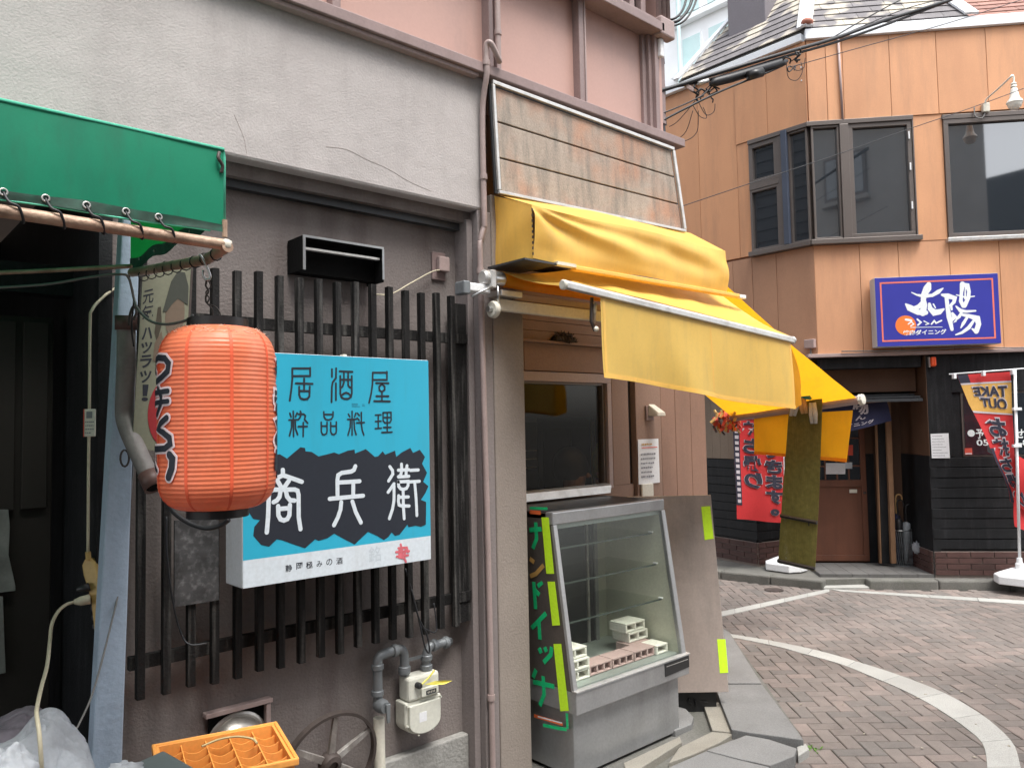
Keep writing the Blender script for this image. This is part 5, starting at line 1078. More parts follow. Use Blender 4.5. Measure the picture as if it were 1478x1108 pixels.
MB().grid(lambda u, v: V((XG, 1.705+.68*u, (2.03-.0*u)+(ztop+.12*u-2.03)*v)), 16, 8).build('side_cover', mat('green_side_canvas', (.01, .30, .06), .5, transl=.6), ga, smooth=True)
MB().grid(lambda u, v: V((XG-.003, 1.70+.68*u, 2.012+.03*v+.006*math.sin(u*20))), 20, 2).build('side_hem', M['hem'], ga, smooth=True)
pz = 1.965
MB().tube([V((-1.4, 1.692, pz)), V((.1, 1.692, pz)), V((XG+.0, 1.692, pz-.006))], .0125, 14).build('front_pipe', M['rust'], ga, smooth=True, auto=50)
pe_ = V((XG, 2.37, 2.005))
MB().tube([V((XG+.001, 1.68, pz-.012)), V((XG, 1.80, 1.945)), pe_], .0125, 14).build('side_pipe', M['rust'], ga, smooth=True, auto=50)
MB().lathe([(.006, -.014), (.0125, -.006), (.0125, .008), (.005, .012)], V((XG+.001, 1.69, pz-.006)), (0, 0, 1), 12).build('elbow', M['cream'], ga, smooth=True)
MB().tube([V((XG+.0, 1.695, pz+.012)), V((XG+.0, 1.695, pz+.05))], .006, 8).build('corner_pin', M['rust'], ga)
for px_, py_ in ((5, 277), (66, 286), (125, 296), (182, 305), (229, 313), (-60, 268), (-125, 260)):
    a, b = GF2.hit(px_, py_, .008)
    tor = []; n1_, n2_ = 16, 6
    for i in range(n1_):
        for j in range(n2_):
            A_, B_ = 2*math.pi*i/n1_, 2*math.pi*j/n2_; tor.append(GF2.p(a+(.0062+.0018*math.cos(B_))*math.cos(A_), b+(.0062+.0018*math.cos(B_))*math.sin(A_), .008+.0014*math.sin(B_)))
    MB().add(tor, [(i*n2_+j, ((i+1) % n1_)*n2_+j, ((i+1) % n1_)*n2_+(j+1) % n2_, i*n2_+(j+1) % n2_) for i in range(n1_) for j in range(n2_)]).build('eyelet', M['alu'], ga, smooth=True)
    x2 = a+.030
    MB().tube(smoothpath([GF2.p(a, b, .006), GF2.p(a+.008, b-.02, .018), GF2.p(a+.022, pz+.008, .022), GF2.p(x2, pz-.010, .016), GF2.p(x2+.003, pz-.016, .0), GF2.p(x2-.004, pz, -.01)], 5), .0028, 6).build('lashing', M['cable'], ga, smooth=True)
for k in range(9):
    y = 1.74+k*.065; z = pz-.012+(2.005-pz)*max(0, (y-1.8))/.57-.006
    MB().tube([V((XG+.014*math.cos(t)+.0, y+.006*t/6, z+.014*math.sin(t))) for t in [i*.7 for i in range(10)]], .0016, 5).build('wire_wrap', M['cable'], ga)
    if k % 2 == 0: MB().lathe([(.003, -.001), (.003, .001)], V((XG-.005, y+.03, 2.03)), (1, 0, 0), 8).build('rivet', M['alu'], ga)
cq = V((XG-.004, 1.702, 2.14)); 
MB().tube(smoothpath([GF2.p(XG-.012, 2.165, .004), GF2.p(XG-.016, 2.15, .01), GF2.p(XG-.006, 2.135, .008), GF2.p(XG-.008, 2.12, .004)]), .004, 6).build('corner_tie', M['iron'], ga, smooth=True)
# hook + lantern
LX, LY = .6915, 1.784
lc = V((LX, LY, 0)); dL = (V((LX, LY, 1.55))-CAM).dot(f2)
zL = lambda y: (V(at(315, y, dL))).z
hk = thing('steel_hook', 'bright steel S-hook hung on the rusty awning pipe above the red lantern', 'hook', V((LX, LY, zL(365))))
hz_ = lambda x, y: at(x, y, dL-.01)
MB().tube(smoothpath([hz_(288, 368), hz_(292, 372), hz_(298, 384), hz_(303, 396), hz_(303, 402), hz_(299, 404), hz_(295, 401), hz_(293, 395), hz_(294, 390)], 5), .0028, 8).build('hook_wire', M['steel'], hk, smooth=True)
MB().tube(smoothpath([hz_(299, 403), hz_(297, 412), hz_(301, 420), hz_(297, 428), hz_(298, 436), hz_(305, 444), hz_(307, 452), hz_(306, 462)], 4), .0022, 6).build('twisted_wire', M['iron'], hk, smooth=True)
MB().tube(smoothpath([hz_(301, 405), hz_(304, 414), hz_(297, 422), hz_(302, 430), hz_(300, 438), hz_(310, 442), hz_(317, 450), hz_(320, 462)], 4), .0016, 6).build('twisted_wire', M['iron'], hk, smooth=True)
lt_ = thing('red_lantern', 'ribbed orange-red paper lantern with black outlined characters hung under the green awning', 'lantern', V((LX, LY, zL(600))))
zt_, zb_ = zL(472), zL(733); HH = zt_-zb_
RM = .1265
def rprof(t):                      # t 0 top .. 1 bottom
    e = .19
    if t < e: q = (e-t)/e; r = RM*(.50+.50*math.sqrt(max(0, 1-q**2.3)))
    elif t > 1-.17: q = (t-(1-.17))/.17; r = RM*(.52+.48*math.sqrt(max(0, 1-q**2.4)))
    else: r = RM
    return r*(1+.012*math.sin(math.pi*t))
NR = 42; prof = []
for k in range(NR*6+1):
    t = k/(NR*6); ph = (k % 6)/6
    prof.append((rprof(t)-.0010*abs(math.cos(math.pi*ph))**2, zt_-HH*t))
MB().lathe(prof, V((LX, LY, 0)), (0, 0, 1), 96, cap=False).build('paper_body', M['lantern'], lt_, smooth=True)
ang0 = math.atan2(-LY, -LX)                                     # direction from lantern to camera
SGN = 1
def lm(az, z, c=0):
    t = (zt_-z)/HH; r = rprof(min(1, max(0, t)))+.0006+c; a_ = ang0+az; return V((LX+r*math.cos(a_), LY+r*math.sin(a_), z))
lr = V((LX, LY, 0))+V((math.cos(ang0+.5), math.sin(ang0+.5), 0)); s_ = (lr-V((LX, LY, 0))).dot(r3)
SGN = 1 if s_ > 0 else -1                                         # +az = to the right in view
for az in (-.52, .22, .95, 1.7, 2.45, -1.25, -2.0):
    mb = MB(); n_ = 60
    mb.add([lm(SGN*(az+d_), zt_-HH*(k+.5)/n_*.999, .0002) for k in range(n_) for d_ in (-.028, .028)], [(2*k, 2*k+1, 2*k+3, 2*k+2) for k in range(n_-1)])
    mb.build('seam', M['lantern_seam'], lt_, smooth=True)
Rl = rprof(.5)
def lfn(a, b, c): return lm(SGN*a/Rl, b, c)
for azc in (-1.24, 1.88):
    bt, bbm = zL(512), zL(694)
    n_ = 4; h_ = (bt-bbm)/n_
    for i, ch in enumerate('やきとり' if azc > 0 else ''):
        cx_ = azc*Rl; hw_ = .088; zc = bt-(i+.5)*h_
        bx = (cx_-hw_, zc-h_*.50, cx_+hw_, zc+h_*.47)
        mb = text_me(ch, lfn, (bx[0]-.010, bx[1]-.009, bx[2]+.010, bx[3]+.009), .10, .0008, cut=14); mb.build('letter_outline', M['lantern_white'], lt_, fixn=False)
        mb = text_me(ch, lfn, bx, .06, .0016, cut=14); mb.build('letter', M['ink'], lt_, fixn=False)
def lz(P_):
    out = []
    for x, y in P_:
        s_ = (180+x/4.617-314.5)/82.5; az_ = math.asin(max(-1, s_)) if s_ > -1 else -math.pi/2-(-1-s_)*1.2
        out.append(((az_+.07)*Rl, zL(480+y/4.617)))
    return out
FL = F((0, 0, 0), (1, 0, 0), (0, 0, 1))
LS = [([(190, 250), (215, 200), (255, 180), (292, 190), (314, 225), (308, 275), (276, 308), (248, 332)], 34), ([(205, 230), (238, 250), (244, 280)], 18), ([(205, 404), (250, 404), (312, 398)], 27), ([(205, 472), (250, 468), (312, 462)], 26), ([(256, 376), (274, 430), (272, 480), (252, 545)], 27),
      ([(306, 566), (272, 600), (258, 636), (286, 656), (322, 690), (326, 730), (296, 758), (225, 765)], 33), ([(322, 796), (338, 820), (334, 880), (316, 936)], 40), ([(232, 800), (240, 850), (252, 900)], 20)]
def lmap(P_, wd, c, name, m):
    import bmesh
    mb_ = MB().stroke(FL, lz(P_), wd, 0, .0004, 6); me_ = bpy.data.meshes.new(name); me_.from_pydata(mb_.v, [], mb_.f)
    b_ = bmesh.new(); b_.from_mesh(me_); bmesh.ops.triangulate(b_, faces=b_.faces)
    for _ in range(2): bmesh.ops.subdivide_edges(b_, edges=[e for e in b_.edges if e.calc_length() > .012], cuts=1, use_grid_fill=True); bmesh.ops.triangulate(b_, faces=b_.faces)
    vs_ = [lfn(v.co.x, v.co.z, c+abs(v.co.y)) for v in b_.verts]; fs_ = [tuple(v.index for v in f.verts) for f in b_.faces]
    b_.free(); bpy.data.meshes.remove(me_); MB().add(vs_, fs_).build(name, m, lt_, fixn=False)
for k_, (P_, wd) in enumerate(LS): lmap(P_, (wd*1.2+27)/4.617/FPX*dL, .0010+k_*.0001, 'letter_outline', M['lantern_white'])
for k_, (P_, wd) in enumerate(LS): lmap(P_, wd*1.2/4.617/FPX*dL, .0024+k_*.0001, 'letter_stroke', M['ink'])
MB().lathe([(.062, -.006), (.067, -.006), (.067, .017), (.063, .017), (.060, .012)], V((LX, LY, zt_+.002)), (0, 0, 1), 40).build('top_ring', M['black'], lt_, smooth=True, auto=40)
MB().lathe([(.058, .012), (.067, .012), (.067, -.014), (.060, -.014)], V((LX, LY, zb_-.004)), (0, 0, 1), 40).build('bottom_ring', M['black'], lt_, smooth=True, auto=40)
mb = MB()
for k in range(150):
    az = rn.uniform(-1.6, 1.6); t = rn.uniform(.004, .05); q_ = lm(az, zt_-HH*t, .001); d = V((rn.uniform(-1, 1), rn.uniform(-1, 1), rn.uniform(-.6, .3))).normalized()*rn.uniform(.002, .006); s = d.orthogonal().normalized()*.0012
    mb.add([q_-d, q_+s, q_+d, q_-s], [(0, 1, 2, 3)])
mb.build('dust_flakes', M['dust'], lt_, kind='stuff')
cb = smoothpath([at(236, 690, 2.0), at(244, 730, 2.0), at(268, 752, 2.0), at(296, 762, 2.0), at(318, 758, 2.0), at(330, 750, 1.98)], 6)
tag(MB().tube(cb, .006, 8).build('black_hose', M['cable'], smooth=True), 'thick black cable looping under the bottom of the red lantern', 'cable')
cb = smoothpath([at(240, 745, 2.35), at(241, 800, 2.35), at(250, 870, 2.38), at(262, 915, 2.4), at(275, 930, 2.4), at(298, 928, 2.42)], 6)
tag(MB().tube(cb, .003, 6).build('black_lead', M['cable'], smooth=True), 'thin black lead running down the left slats to a knot on the lower rail', 'cable')
# pale blue post
P3 = lambda x, y: on(1, 2.45, x, y)
q = [P3(133, 1108), P3(177, 1108), P3(205, 352), P3(180, 352)]
dn = lambda a_, b_: a_+(a_-b_)*.37
qb = [dn(q[0], q[3]), dn(q[1], q[2]), q[2]+V((0, 0, .2)), q[3]+V((0, 0, .2))]
po = thing('blue_post', 'pale blue painted post leaning at the edge of the dark doorway', 'post', qb[0])
MB().prism(qb, (0, .05, 0)).build('board', M['post'], po, bevel=.004)
# enamel advertising sheet behind the lantern
ES = F((0, 2.33, 0), (1, 0, 0), (0, 0, 1), (0, -1, 0)); es = lambda x, y: ES.hit(x, y)
quad = [(192, 645), (233, 652), (276, 380), (205, 400)]
pos_ = thing('enamel_sign', 'tall weathered cream enamel advert with black characters and red oval behind the lantern', 'sign', ES.p(*es(192, 645), 0))
qq = [es(191, 645), es(238, 650), es(246, 500), es(277, 380), es(206, 399)]
l_b, r_b, r_t, l_t = [ES.p(*es(*p), 0) for p in ((191, 646), (262, 655), (277, 380), (206, 400))]
def ef(u, v, c=0): return l_b.lerp(r_b, u).lerp(l_t.lerp(r_t, u), v)+V((0, -c, 0))
MB().prism([ef(0, 0), ef(1, 0), ef(1, 1), ef(0, 1)], (0, .004, 0)).build('sheet', M['enamel'], pos_)
MB().prism([ef(.985, 0)+V((.0, -.001, 0)), ef(1.03, 0)+V((0, -.001, 0)), ef(1.03, 1)+V((0, -.001, 0)), ef(.985, 1)+V((0, -.001, 0))], (0, .012, 0)).build('edge', M['iron'], pos_)
for i, (ch, v0, v1, u0_, u1__) in enumerate((('元', .835, .915, .03, .24), ('気', .745, .825, .03, .25), ('ハ', .625, .695, .05, .26), ('ツ', .545, .61, .05, .27), ('ラ', .46, .535, .05, .28), ('ツ', .375, .445, .06, .29), ('！', .27, .365, .12, .25))):
    text_me(ch, lambda a, b, c: ef(a, b, c), (u0_, v0, u1__, v1), .012 if ch in '元気' else .03, .0006).build('letter', M['ink'], pos_, fixn=False)
def ell(cx_, cy_, rx, ry, c, n=28): return [ef(cx_+rx*math.cos(2*math.pi*k/n), cy_+ry*math.sin(2*math.pi*k/n), c) for k in range(n)]
MB().prism(ell(.62, .21, .36, .18, .0006), (0, -.0006, 0)).build('red_oval', M['enamel_red'], pos_)
text_me('大', lambda a, b, c: ef(a, b, c), (.40, .255, .60, .31), .02, .0014).build('letter', M['enamel'], pos_, fixn=False)
# a plain figure print: hat, face, hand - no likeness
MB().prism(ell(.70, .735, .20, .12, .0006), (0, -.0004, 0)).build('printed_face', M['skin_print'], pos_)
MB().prism([ef(a, b, .0013) for a, b in ((.44, .77), (.50, .84), (.58, .93), (.70, .975), (.86, .96), (.95, .88), (.96, .78), (.86, .80), (.74, .825), (.62, .80), (.52, .765))], (0, -.0004, 0)).build('printed_hat', mat('print_dark', (.05, .055, .045), .5), pos_)
MB().prism([ef(a, b, .0006) for a, b in ((.36, .60), (.44, .70), (.40, .80), (.34, .80), (.30, .66))], (0, -.0004, 0)).build('printed_bottle', mat('print_dark2', (.06, .05, .035), .5), pos_)
MB().prism([ef(a, b, .001) for a, b in ((.30, .50), (.44, .48), (.50, .58), (.44, .66), (.32, .60))], (0, -.0004, 0)).build('printed_hand', M['skin_print'], pos_)
# grey drainpipe with an open elbow end
dp_ = thing('broken_downpipe', 'short grey downpipe with brown collars and bent open foot by the pale post', 'pipe', at(182, 470, 2.25))
d0 = 2.22
P_ = smoothpath([at(182, 462, d0), at(182, 520, d0), at(180, 570, d0), at(180, 600, d0), at(186, 622, d0-.02), at(203, 660, d0-.05), at(218, 692, d0-.08)], 5)
MB().tube(P_, .0245, 18).build('pipe_body', M['grey_pipe'], dp_, smooth=True, auto=50)
MB().tube([at(182, 456, d0), at(182, 476, d0)], .0275, 18, cap=False).build('top_collar', M['brown_pipe'], dp_, smooth=True, solid=.003)
MB().tube([at(214, 683, d0-.075), at(224, 704, d0-.09)], .027, 18, cap=False).build('end_collar', M['brown_pipe'], dp_, smooth=True, solid=.003)
MB().tube([at(182, 458, d0), at(182, 459, d0)], .023, 18).build('dark_mouth', M['soot'], dp_); MB().tube([at(221.5, 699, d0-.086), at(221.8, 699.6, d0-.087)], .023, 18).build('dark_mouth', M['soot'], dp_)
MB().tube([at(180+14*math.cos(t)*.45, 661+12*math.sin(t), d0-.03) for t in [i*.5 for i in range(14)]], .0028, 6).build('ring', M['iron'], dp_, smooth=True)
MB().tube(smoothpath([at(193, 462, d0-.03), at(197, 450, d0-.03), at(193, 442, d0-.03), at(188, 452, d0-.03), at(186, 470, d0-.03)]), .0035, 6).build('hanger', M['iron'], dp_, smooth=True)
# wires and cords on the left
def cable(name, pts, r, m, lab, cat='cable'): return tag(MB().tube(smoothpath(pts, 6), r, 7).build(name, m, smooth=True), lab, cat)
cable('awning_rod', [at(-60, 396, 2.1), at(60, 391, 2.1), at(190, 384, 2.1)], .006, M['rust'], 'thin brown rod crossing the dark doorway just under the awning', 'rod')
cable('slack_cord', [at(-60, 418, 2.1), at(60, 411, 2.1), at(130, 400, 2.1), at(172, 396, 2.1), at(186, 402, 2.12), at(196, 440, 2.15), at(215, 462, 2.0), at(240, 468, 1.9), at(270, 462, 1.83), at(278, 455, 1.8)], .0035, M['cord_grey'], 'grey slack cord below the brown rod, running on behind the lantern top')
cable('tie_cord', [at(186, 398, 2.14), at(193, 430, 2.16), at(190, 470, 2.18), at(193, 500, 2.2)], .0025, M['cable'], 'thin dark cord dangling down to the top of the grey downpipe')
cable('hanging_cable', [at(168, 415, 2.5), at(150, 428, 2.45), at(133, 447, 2.4), at(130, 470, 2.4), at(129, 590, 2.4), at(128, 660, 2.4), at(127, 800, 2.4)], .0045, M['cord'], 'cream cord hanging straight down in the dark doorway to the tan socket bar')
it = thing('cord_tag', 'small printed tag with a dark heading threaded on the hanging cream cord', 'tag', at(129, 610, 2.38))
TF = F(at(129, 610, 2.385), r0, (0, 0, 1), -f0)
MB().box(TF, -.018, .018, -.042, .042, -.006, .0).build('card', M['cream'], it, bevel=.003)
MB().box(TF, -.009, .009, .014, .034, .0004, .0012).build('dark_mark', M['print'], it); dashes(MB(), TF, -.012, .012, .008, -.036, 4, .0008, .004, rn, .9).build('small_print', M['print'], it, kind='stuff')
MB().box(TF, -.018, -.015, -.042, .042, .0005, .0012).build('red_edge', M['red_print'], it)
ts = thing('socket_bar', 'tan plastic extension socket bar hanging on the cream cord', 'socket', at(128, 800, 2.4))
sp0, sp1 = at(128, 806, 2.4), at(138, 922, 2.36); ax_ = (sp1-sp0); SLn = ax_.length; ax_.normalize()
SB_ = F(sp0, r0, -ax_, -f0); sp_ = [(-.024, -.02), (-.014, .0), (.006, .0), (.020, -.018), (.026, -.06), (.028, -SLn+.03), (.02, -SLn+.004), (.006, -SLn), (-.004, -SLn+.02), (-.006, -.12), (-.022, -.05)]
MB().fprism(SB_, sp_, -.03, .0).build('body', M['tan'], ts, bevel=.006, smooth=False)
for k in range(4): MB().box(SB_, -.009, -.003, -.13-k*.027, -.118-k*.027, -.02, -.004).build('slot', M['ink'], ts)
MB().tube([at(127, 796, 2.4), at(128, 808, 2.4)], .008, 8).build('strain_relief', M['tan'], ts)
MB().tube([at(110, 851, 2.36), at(120, 849, 2.37), at(129, 846, 2.38)], [.006, .012, .013], 10).build('black_plug', M['black'], ts, smooth=True)
MB().tube([at(108, 868, 2.36), at(116, 867, 2.36), at(130, 864, 2.37)], [.008, .014, .015], 10).build('cream_plug', M['cord'], ts, smooth=True)
cable('cream_lead', [at(109, 868, 2.36), at(96, 872, 2.34), at(84, 882, 2.3), at(75, 900, 2.25), at(72, 925, 2.2), at(68, 960, 2.1), at(60, 990, 2.0), at(54, 1018, 1.9), at(53, 1030, 1.84), at(57, 1060, 1.8), at(60, 1108, 1.8), at(61, 1170, 1.85)], .005, M['cord'], 'cream lead curving from the socket bar down over the plastic bag')
cable('grey_lead', [at(195, 640, 2.3), at(190, 700, 2.3), at(178, 800, 2.28), at(172, 850, 2.25), at(158, 910, 2.2), at(144, 965, 2.15), at(130, 1010, 2.1), at(112, 1048, 2.05), at(106, 1056, 2.02)], .0028, M['cord_grey'], 'thin grey lead crossing the pale blue post down to the plastic bag')
wpz = thing('wall_poster', 'torn plastic-covered pale sheets at the left edge of the dark doorway', 'poster', at(0, 800, 2.5))
PF = F(WA.p(0, 0, -.485), (1, 0, 0), (0, 0, 1), (0, -1, 0)); h = lambda x, y: PF.hit(x, y)
for pts in ([(-60, 735), (12, 735), (14, 760), (12, 800), (22, 845), (22, 852), (-60, 862)], [(-60, 864), (4, 860), (8, 970), (-60, 985)]):
    MB().fprism(PF, [h(*p) for p in pts], 0, .004).build('sheet', M['dim_sheet'], wpz, bevel=.001)
# plastic bags
def blobmesh(ctr, rx, ry, rz_, seed, amp, nu=44, nv=26, sq=1, fine=0):
    vs = []
    for j in range(nv+1):
        th_ = math.pi*j/nv
        for i in range(nu):
            ph = 2*math.pi*i/nu; d = V((math.sin(th_)*math.cos(ph), math.sin(th_)*math.sin(ph), math.cos(th_)))
            n_l = mn.noise(d*2.2+V((seed*3, 1, 0))); n_m = mn.noise(d*3.7+V((0, seed, 5)))
            if fine < 0:
                k = 1+amp*mn.noise(d*1.3+V((seed, 0, 0)))*1.2+fine*1.0*math.exp(-(n_l/.05)**2)+fine*.7*math.exp(-(n_m/.04)**2)
                vs.append(ctr+V((d.x*rx*k, d.y*ry*k, d.z*rz_*k))); continue
            k = 1+amp*(abs(mn.noise(d*1.8+V((seed, 0, 0))))*1.5+.6*abs(mn.noise(d*4.5+V((0, seed, 0))))-.25)-fine*abs(mn.noise(d*9+V((seed, seed, 0))))*2+fine*.7*math.sin(ph*7+mn.noise(d*3)*5)*math.sin(th_)**2*max(0, d.z+.3)
            vs.append(ctr+V((d.x*rx*k, d.y*ry*k, d.z*rz_*k)))
    fs = [(j*nu+i, j*nu+(i+1) % nu, (j+1)*nu+(i+1) % nu, (j+1)*nu+i) for j in range(nv) for i in range(nu)]
    return MB().add(vs, fs)
bgc = at(55, 1150, 1.92)
bg_ = thing('plastic_bag', 'large translucent white rubbish bag stuffed with paper at the bottom left', 'bag', V((bgc.x, bgc.y, .3)))
blobmesh(bgc, .135, .13, .19, 3, .28, 110, 70, fine=-.05).build('film', M['bag'], bg_, smooth=True)
blobmesh(bgc+V((.02, .01, -.03)), .085, .08, .12, 8, .4, 60, 40, fine=-.07).build('paper_inside', M['bag_paper'], bg_, smooth=True)
MB().tube(smoothpath([bgc+V((.0, 0, .17)), bgc+V((.02, -.01, .20)), bgc+V((.05, .0, .195)), bgc+V((.075, .0, .17))]), [.012]+[.016]*17+[.005], 8).build('knot', M['bag'], bg_, smooth=True) if False else None
b2 = thing('dark_bag', 'mauve-grey plastic bag behind the white rubbish bag at the left edge', 'bag', at(-20, 1130, 2.15))
blobmesh(at(0, 1110, 2.15), .16, .13, .14, 5, .3, 90, 60, fine=-.05).build('film', M['bag_dark'], b2, smooth=True)
b3 = thing('small_bag', 'small knotted white bag in the bottom left corner', 'bag', at(10, 1140, 1.7))
blobmesh(at(10, 1126, 1.62), .05, .05, .06, 9, .35).build('film', M['bag'], b3, smooth=True); blobmesh(at(10, 1130, 1.64), .035, .035, .04, 9, .35).build('paper_inside', M['bag_paper'], b3, smooth=True)
# stand / boxes under the visible bags so that they rest on something
st1 = thing('low_stand', 'dark wooden stand under the rubbish bags at the doorway', 'stand', (.45, 1.6, 0))
MB().box(GX, -.1, .62, 1.25, 1.85, .62, .66).build('top', M['black_wood'], st1)
for x, y in ((-.08, 1.27), (.56, 1.27), (-.08, 1.79), (.56, 1.79)): MB().box(GX, x, x+.04, y, y+.04, -.01, .62).build('leg', M['black_wood'], st1)
# orange bottle crate with its grid
zc = .60
cA, cB, cC = gz(225, 1074, zc), gz(395, 1042, zc), gz(445, 1088, zc); cD = cA+(cC-cB)
cr = thing('bottle_crate', 'orange plastic bottle crate with an open grid of cells in front of the mauve wall', 'crate', ((cA+cC)/2-V((0, 0, .3))))
cu_ = (cB-cA).normalized(); cv_ = V((0, 0, 1)).cross(cu_)
if cv_.dot(cD-cA) < 0: cv_ = -cv_
Lc, Wc = (cB-cA).length, abs((cC-cB).dot(cv_)); CFm = F(V((cA.x, cA.y, zc-.30)), cu_, (0, 0, 1), cv_)
for nm, bx in (('side_wall', (0, Lc, 0, .295, 0, .008)), ('side_wall', (0, Lc, 0, .295, Wc-.008, Wc)), ('side_wall', (0, .008, 0, .295, .0085, Wc-.0085)), ('side_wall', (Lc-.008, Lc, 0, .295, .0085, Wc-.0085))):
    MB().box(CFm, *bx).build(nm, M['crate'], cr)
for bx in ((-.008, Lc+.008, .278, .30, -.010, -.0005), (-.008, Lc+.008, .278, .30, Wc+.0005, Wc+.010), (-.012, -.0005, .278, .3004, -.010, Wc+.010), (Lc+.0005, Lc+.012, .278, .3004, -.010, Wc+.010)):
    MB().box(CFm, *bx).build('rim', M['crate'], cr, bevel=.004)
mbf = MB()
for k in range(9): mbf.box(CFm, .009+k*(Lc-.026)/8, .017+k*(Lc-.026)/8, .0, .006, .009, Wc-.009)
for k in range(7): mbf.box(CFm, .009, Lc-.009, .0065, .011, .009+k*(Wc-.026)/6, .015+k*(Wc-.026)/6)
mbf.build('floor_grid', M['crate'], cr)
for k in range(1, 5): MB().box(CFm, k*Lc/5-.0015, k*Lc/5+.0015, .12, .287, .009, Wc-.009).build('divider', M['crate'], cr)
for k in range(1, 5):
    mb = MB(); n_ = 30; vs = []
    for i in range(n_+1):
        a_ = .009+(Lc-.018)*i/n_; zt2 = .290-.016*abs(math.sin(5*math.pi*a_/Lc))
        for cc2 in (k*Wc/5-.0016, k*Wc/5+.0016): vs += [CFm.p(a_, .12, cc2), CFm.p(a_, zt2, cc2)]
    fs = []
    for i in range(n_):
        b_ = i*4; fs += [(b_, b_+4, b_+5, b_+1), (b_+2, b_+3, b_+7, b_+6), (b_+1, b_+5, b_+7, b_+3)]
    mb.add(vs, fs).build('divider', M['crate'], cr)
q0 = CFm.p(Lc-.15, .2, -.0106)
MB().fprism(F(q0, cu_, (0, 0, 1), -cv_), [(0, 0), (.02, .055), (.035, .02), (.05, .055), (.055, 0), (.04, .01), (.02, .012)], 0, .001).build('red_print', M['red_print'], cr)
tag(MB().tube(smoothpath([CFm.p(.12, .305, .10), CFm.p(.17, .312, .09), CFm.p(.22, .314, .10), CFm.p(.26, .310, .13), CFm.p(.27, .305, .16)]), .0035, 6).build('string', mat('frayed_string', (.45, .38, .2), .9)), 'short frayed yellowish string lying across the orange crate', 'string')
s2 = thing('crate_support', 'grey crate underneath the orange bottle crate', 'crate', V((cr.location.x, cr.location.y, 0)))
MB().box(F(V((cA.x, cA.y, 0)), cu_, (0, 0, 1), cv_), .01, Lc-.01, 0.0, zc-.302, .01, Wc-.01).build('body', M['metal_dark'], s2, bevel=.005)
# dark grey-green lid / box front left of the crate
zl = .66
Lq = [gz(168, 1112, zl), gz(236, 1081, zl), gz(315, 1125, zl), gz(250, 1165, zl)]
bn = thing('storage_bin', 'dark grey-green flat-lidded bin in front of the orange crate', 'bin', Lq[0]-V((0, 0, zl)))
MB().prism([V((q_.x, q_.y, zl-.03)) for q_ in Lq], (0, 0, .03)).build('lid', M['bin'], bn, bevel=.008)
c0 = sum(Lq, V((0, 0, 0)))/4
MB().prism([V((c0.x+(q_.x-c0.x)*.9, c0.y+(q_.y-c0.y)*.9, .05)) for q_ in Lq], (0, 0, zl-.081)).build('body', M['bin'], bn)
tag(blobmesh(at(176, 1112, 1.85), .035, .03, .014, 4, .6, 24, 12).build('crumpled_film', M['bag'], smooth=True), 'crumpled bit of clear film on the left corner of the grey-green bin lid', 'film')
# ================================================================== THE ORANGE RESTAURANT BUILDING
OR = F((7.74, 2.862, 0), OU, (0, 0, 1), ON); KA = -.962
Kp = OR.p(KA, 0, 0); OL = F((Kp.x, Kp.y, 0), (0, 1, 0), (0, 0, 1), (-1, 0, 0))
ob = thing('restaurant_building', 'orange-clad corner restaurant with black lower walls, bronze windows and a shingled hip roof', 'building', (Kp.x, Kp.y, 0))
def P(Fr, a0, a1, b0, b1, c0, c1, name, m, bev=0, par=None): return MB().box(Fr, a0, a1, b0, b1, c0, c1).build(name, m if not isinstance(m, str) else M[m], par or ob, bevel=bev)
Z0, ZS, ZW, ZE = 2.135, 3.225, 4.385, 5.205
P(OR, KA+.03, 4.2, Z0, ZE, -.35, -.03, 'core_wall', 'orange_brown'); P(OL, .03, 4, Z0, ZE, -.35, -.03, 'core_wall', 'orange_brown')
ah = lambda x, y, Fr=OR: Fr.hit(x, y)[0]
# upper band (slightly proud)
e = [KA, ah(1192, 110), ah(1216, 110), ah(1284, 110), ah(1352, 110), ah(1424, 110), 1.45, 2.0, 2.8, 4.2]
for i in range(len(e)-1): P(OR, e[i]+.002, e[i+1]-.002, ZW+.02, ZE, -.028, .014, 'cladding_panel', 'orange_wall', .002)
e = [0, ah(1108, 160, OL), ah(1062, 170, OL), ah(1007, 180, OL), 2.0, 2.8, 4]
for i in range(len(e)-1): P(OL, e[i]+.002, e[i+1]-.002, (ZW+.02) if i < 2 else ZS-.0, ZE, -.028, .014 if i < 2 else .0, 'cladding_panel', 'orange_wall', .002)
# between the windows
w2a = OR.hit(1364, 260)[0]; w1b = OR.hit(1320, 260)[0]
P(OR, w1b+.002, w2a-.002, ZS-.02, ZW+.018, -.028, .004, 'cladding_panel', 'orange_wall', .002)
owl = ah(1084, 280, OL)
P(OL, owl+.002, ah(1062, 170, OL)-.002, ZS, ZW+.018, -.028, .004, 'cladding_panel', 'orange_wall', .002)
# below the windows
e = [KA, ah(1241, 380), ah(1297, 380), ah(1371, 380), ah(1443, 380), 1.45, 2.2, 3.2, 4.2]
for i in range(len(e)-1): P(OR, e[i]+.002, e[i+1]-.002, Z0+.03, ZS-.022, -.028, .0, 'cladding_panel', 'salmon' if i < 3 else 'orange_wall', .002)
e = [0.0, ah(1121, 400, OL), ah(1086, 400, OL), ah(1058, 400, OL), ah(1010, 400, OL), 2.0, 2.8, 4]
for i in range(len(e)-1): P(OL, e[i]+.002, e[i+1]-.002, Z0+.03, ZS-.022, -.028, .0, 'cladding_panel', 'orange_brown', .002)
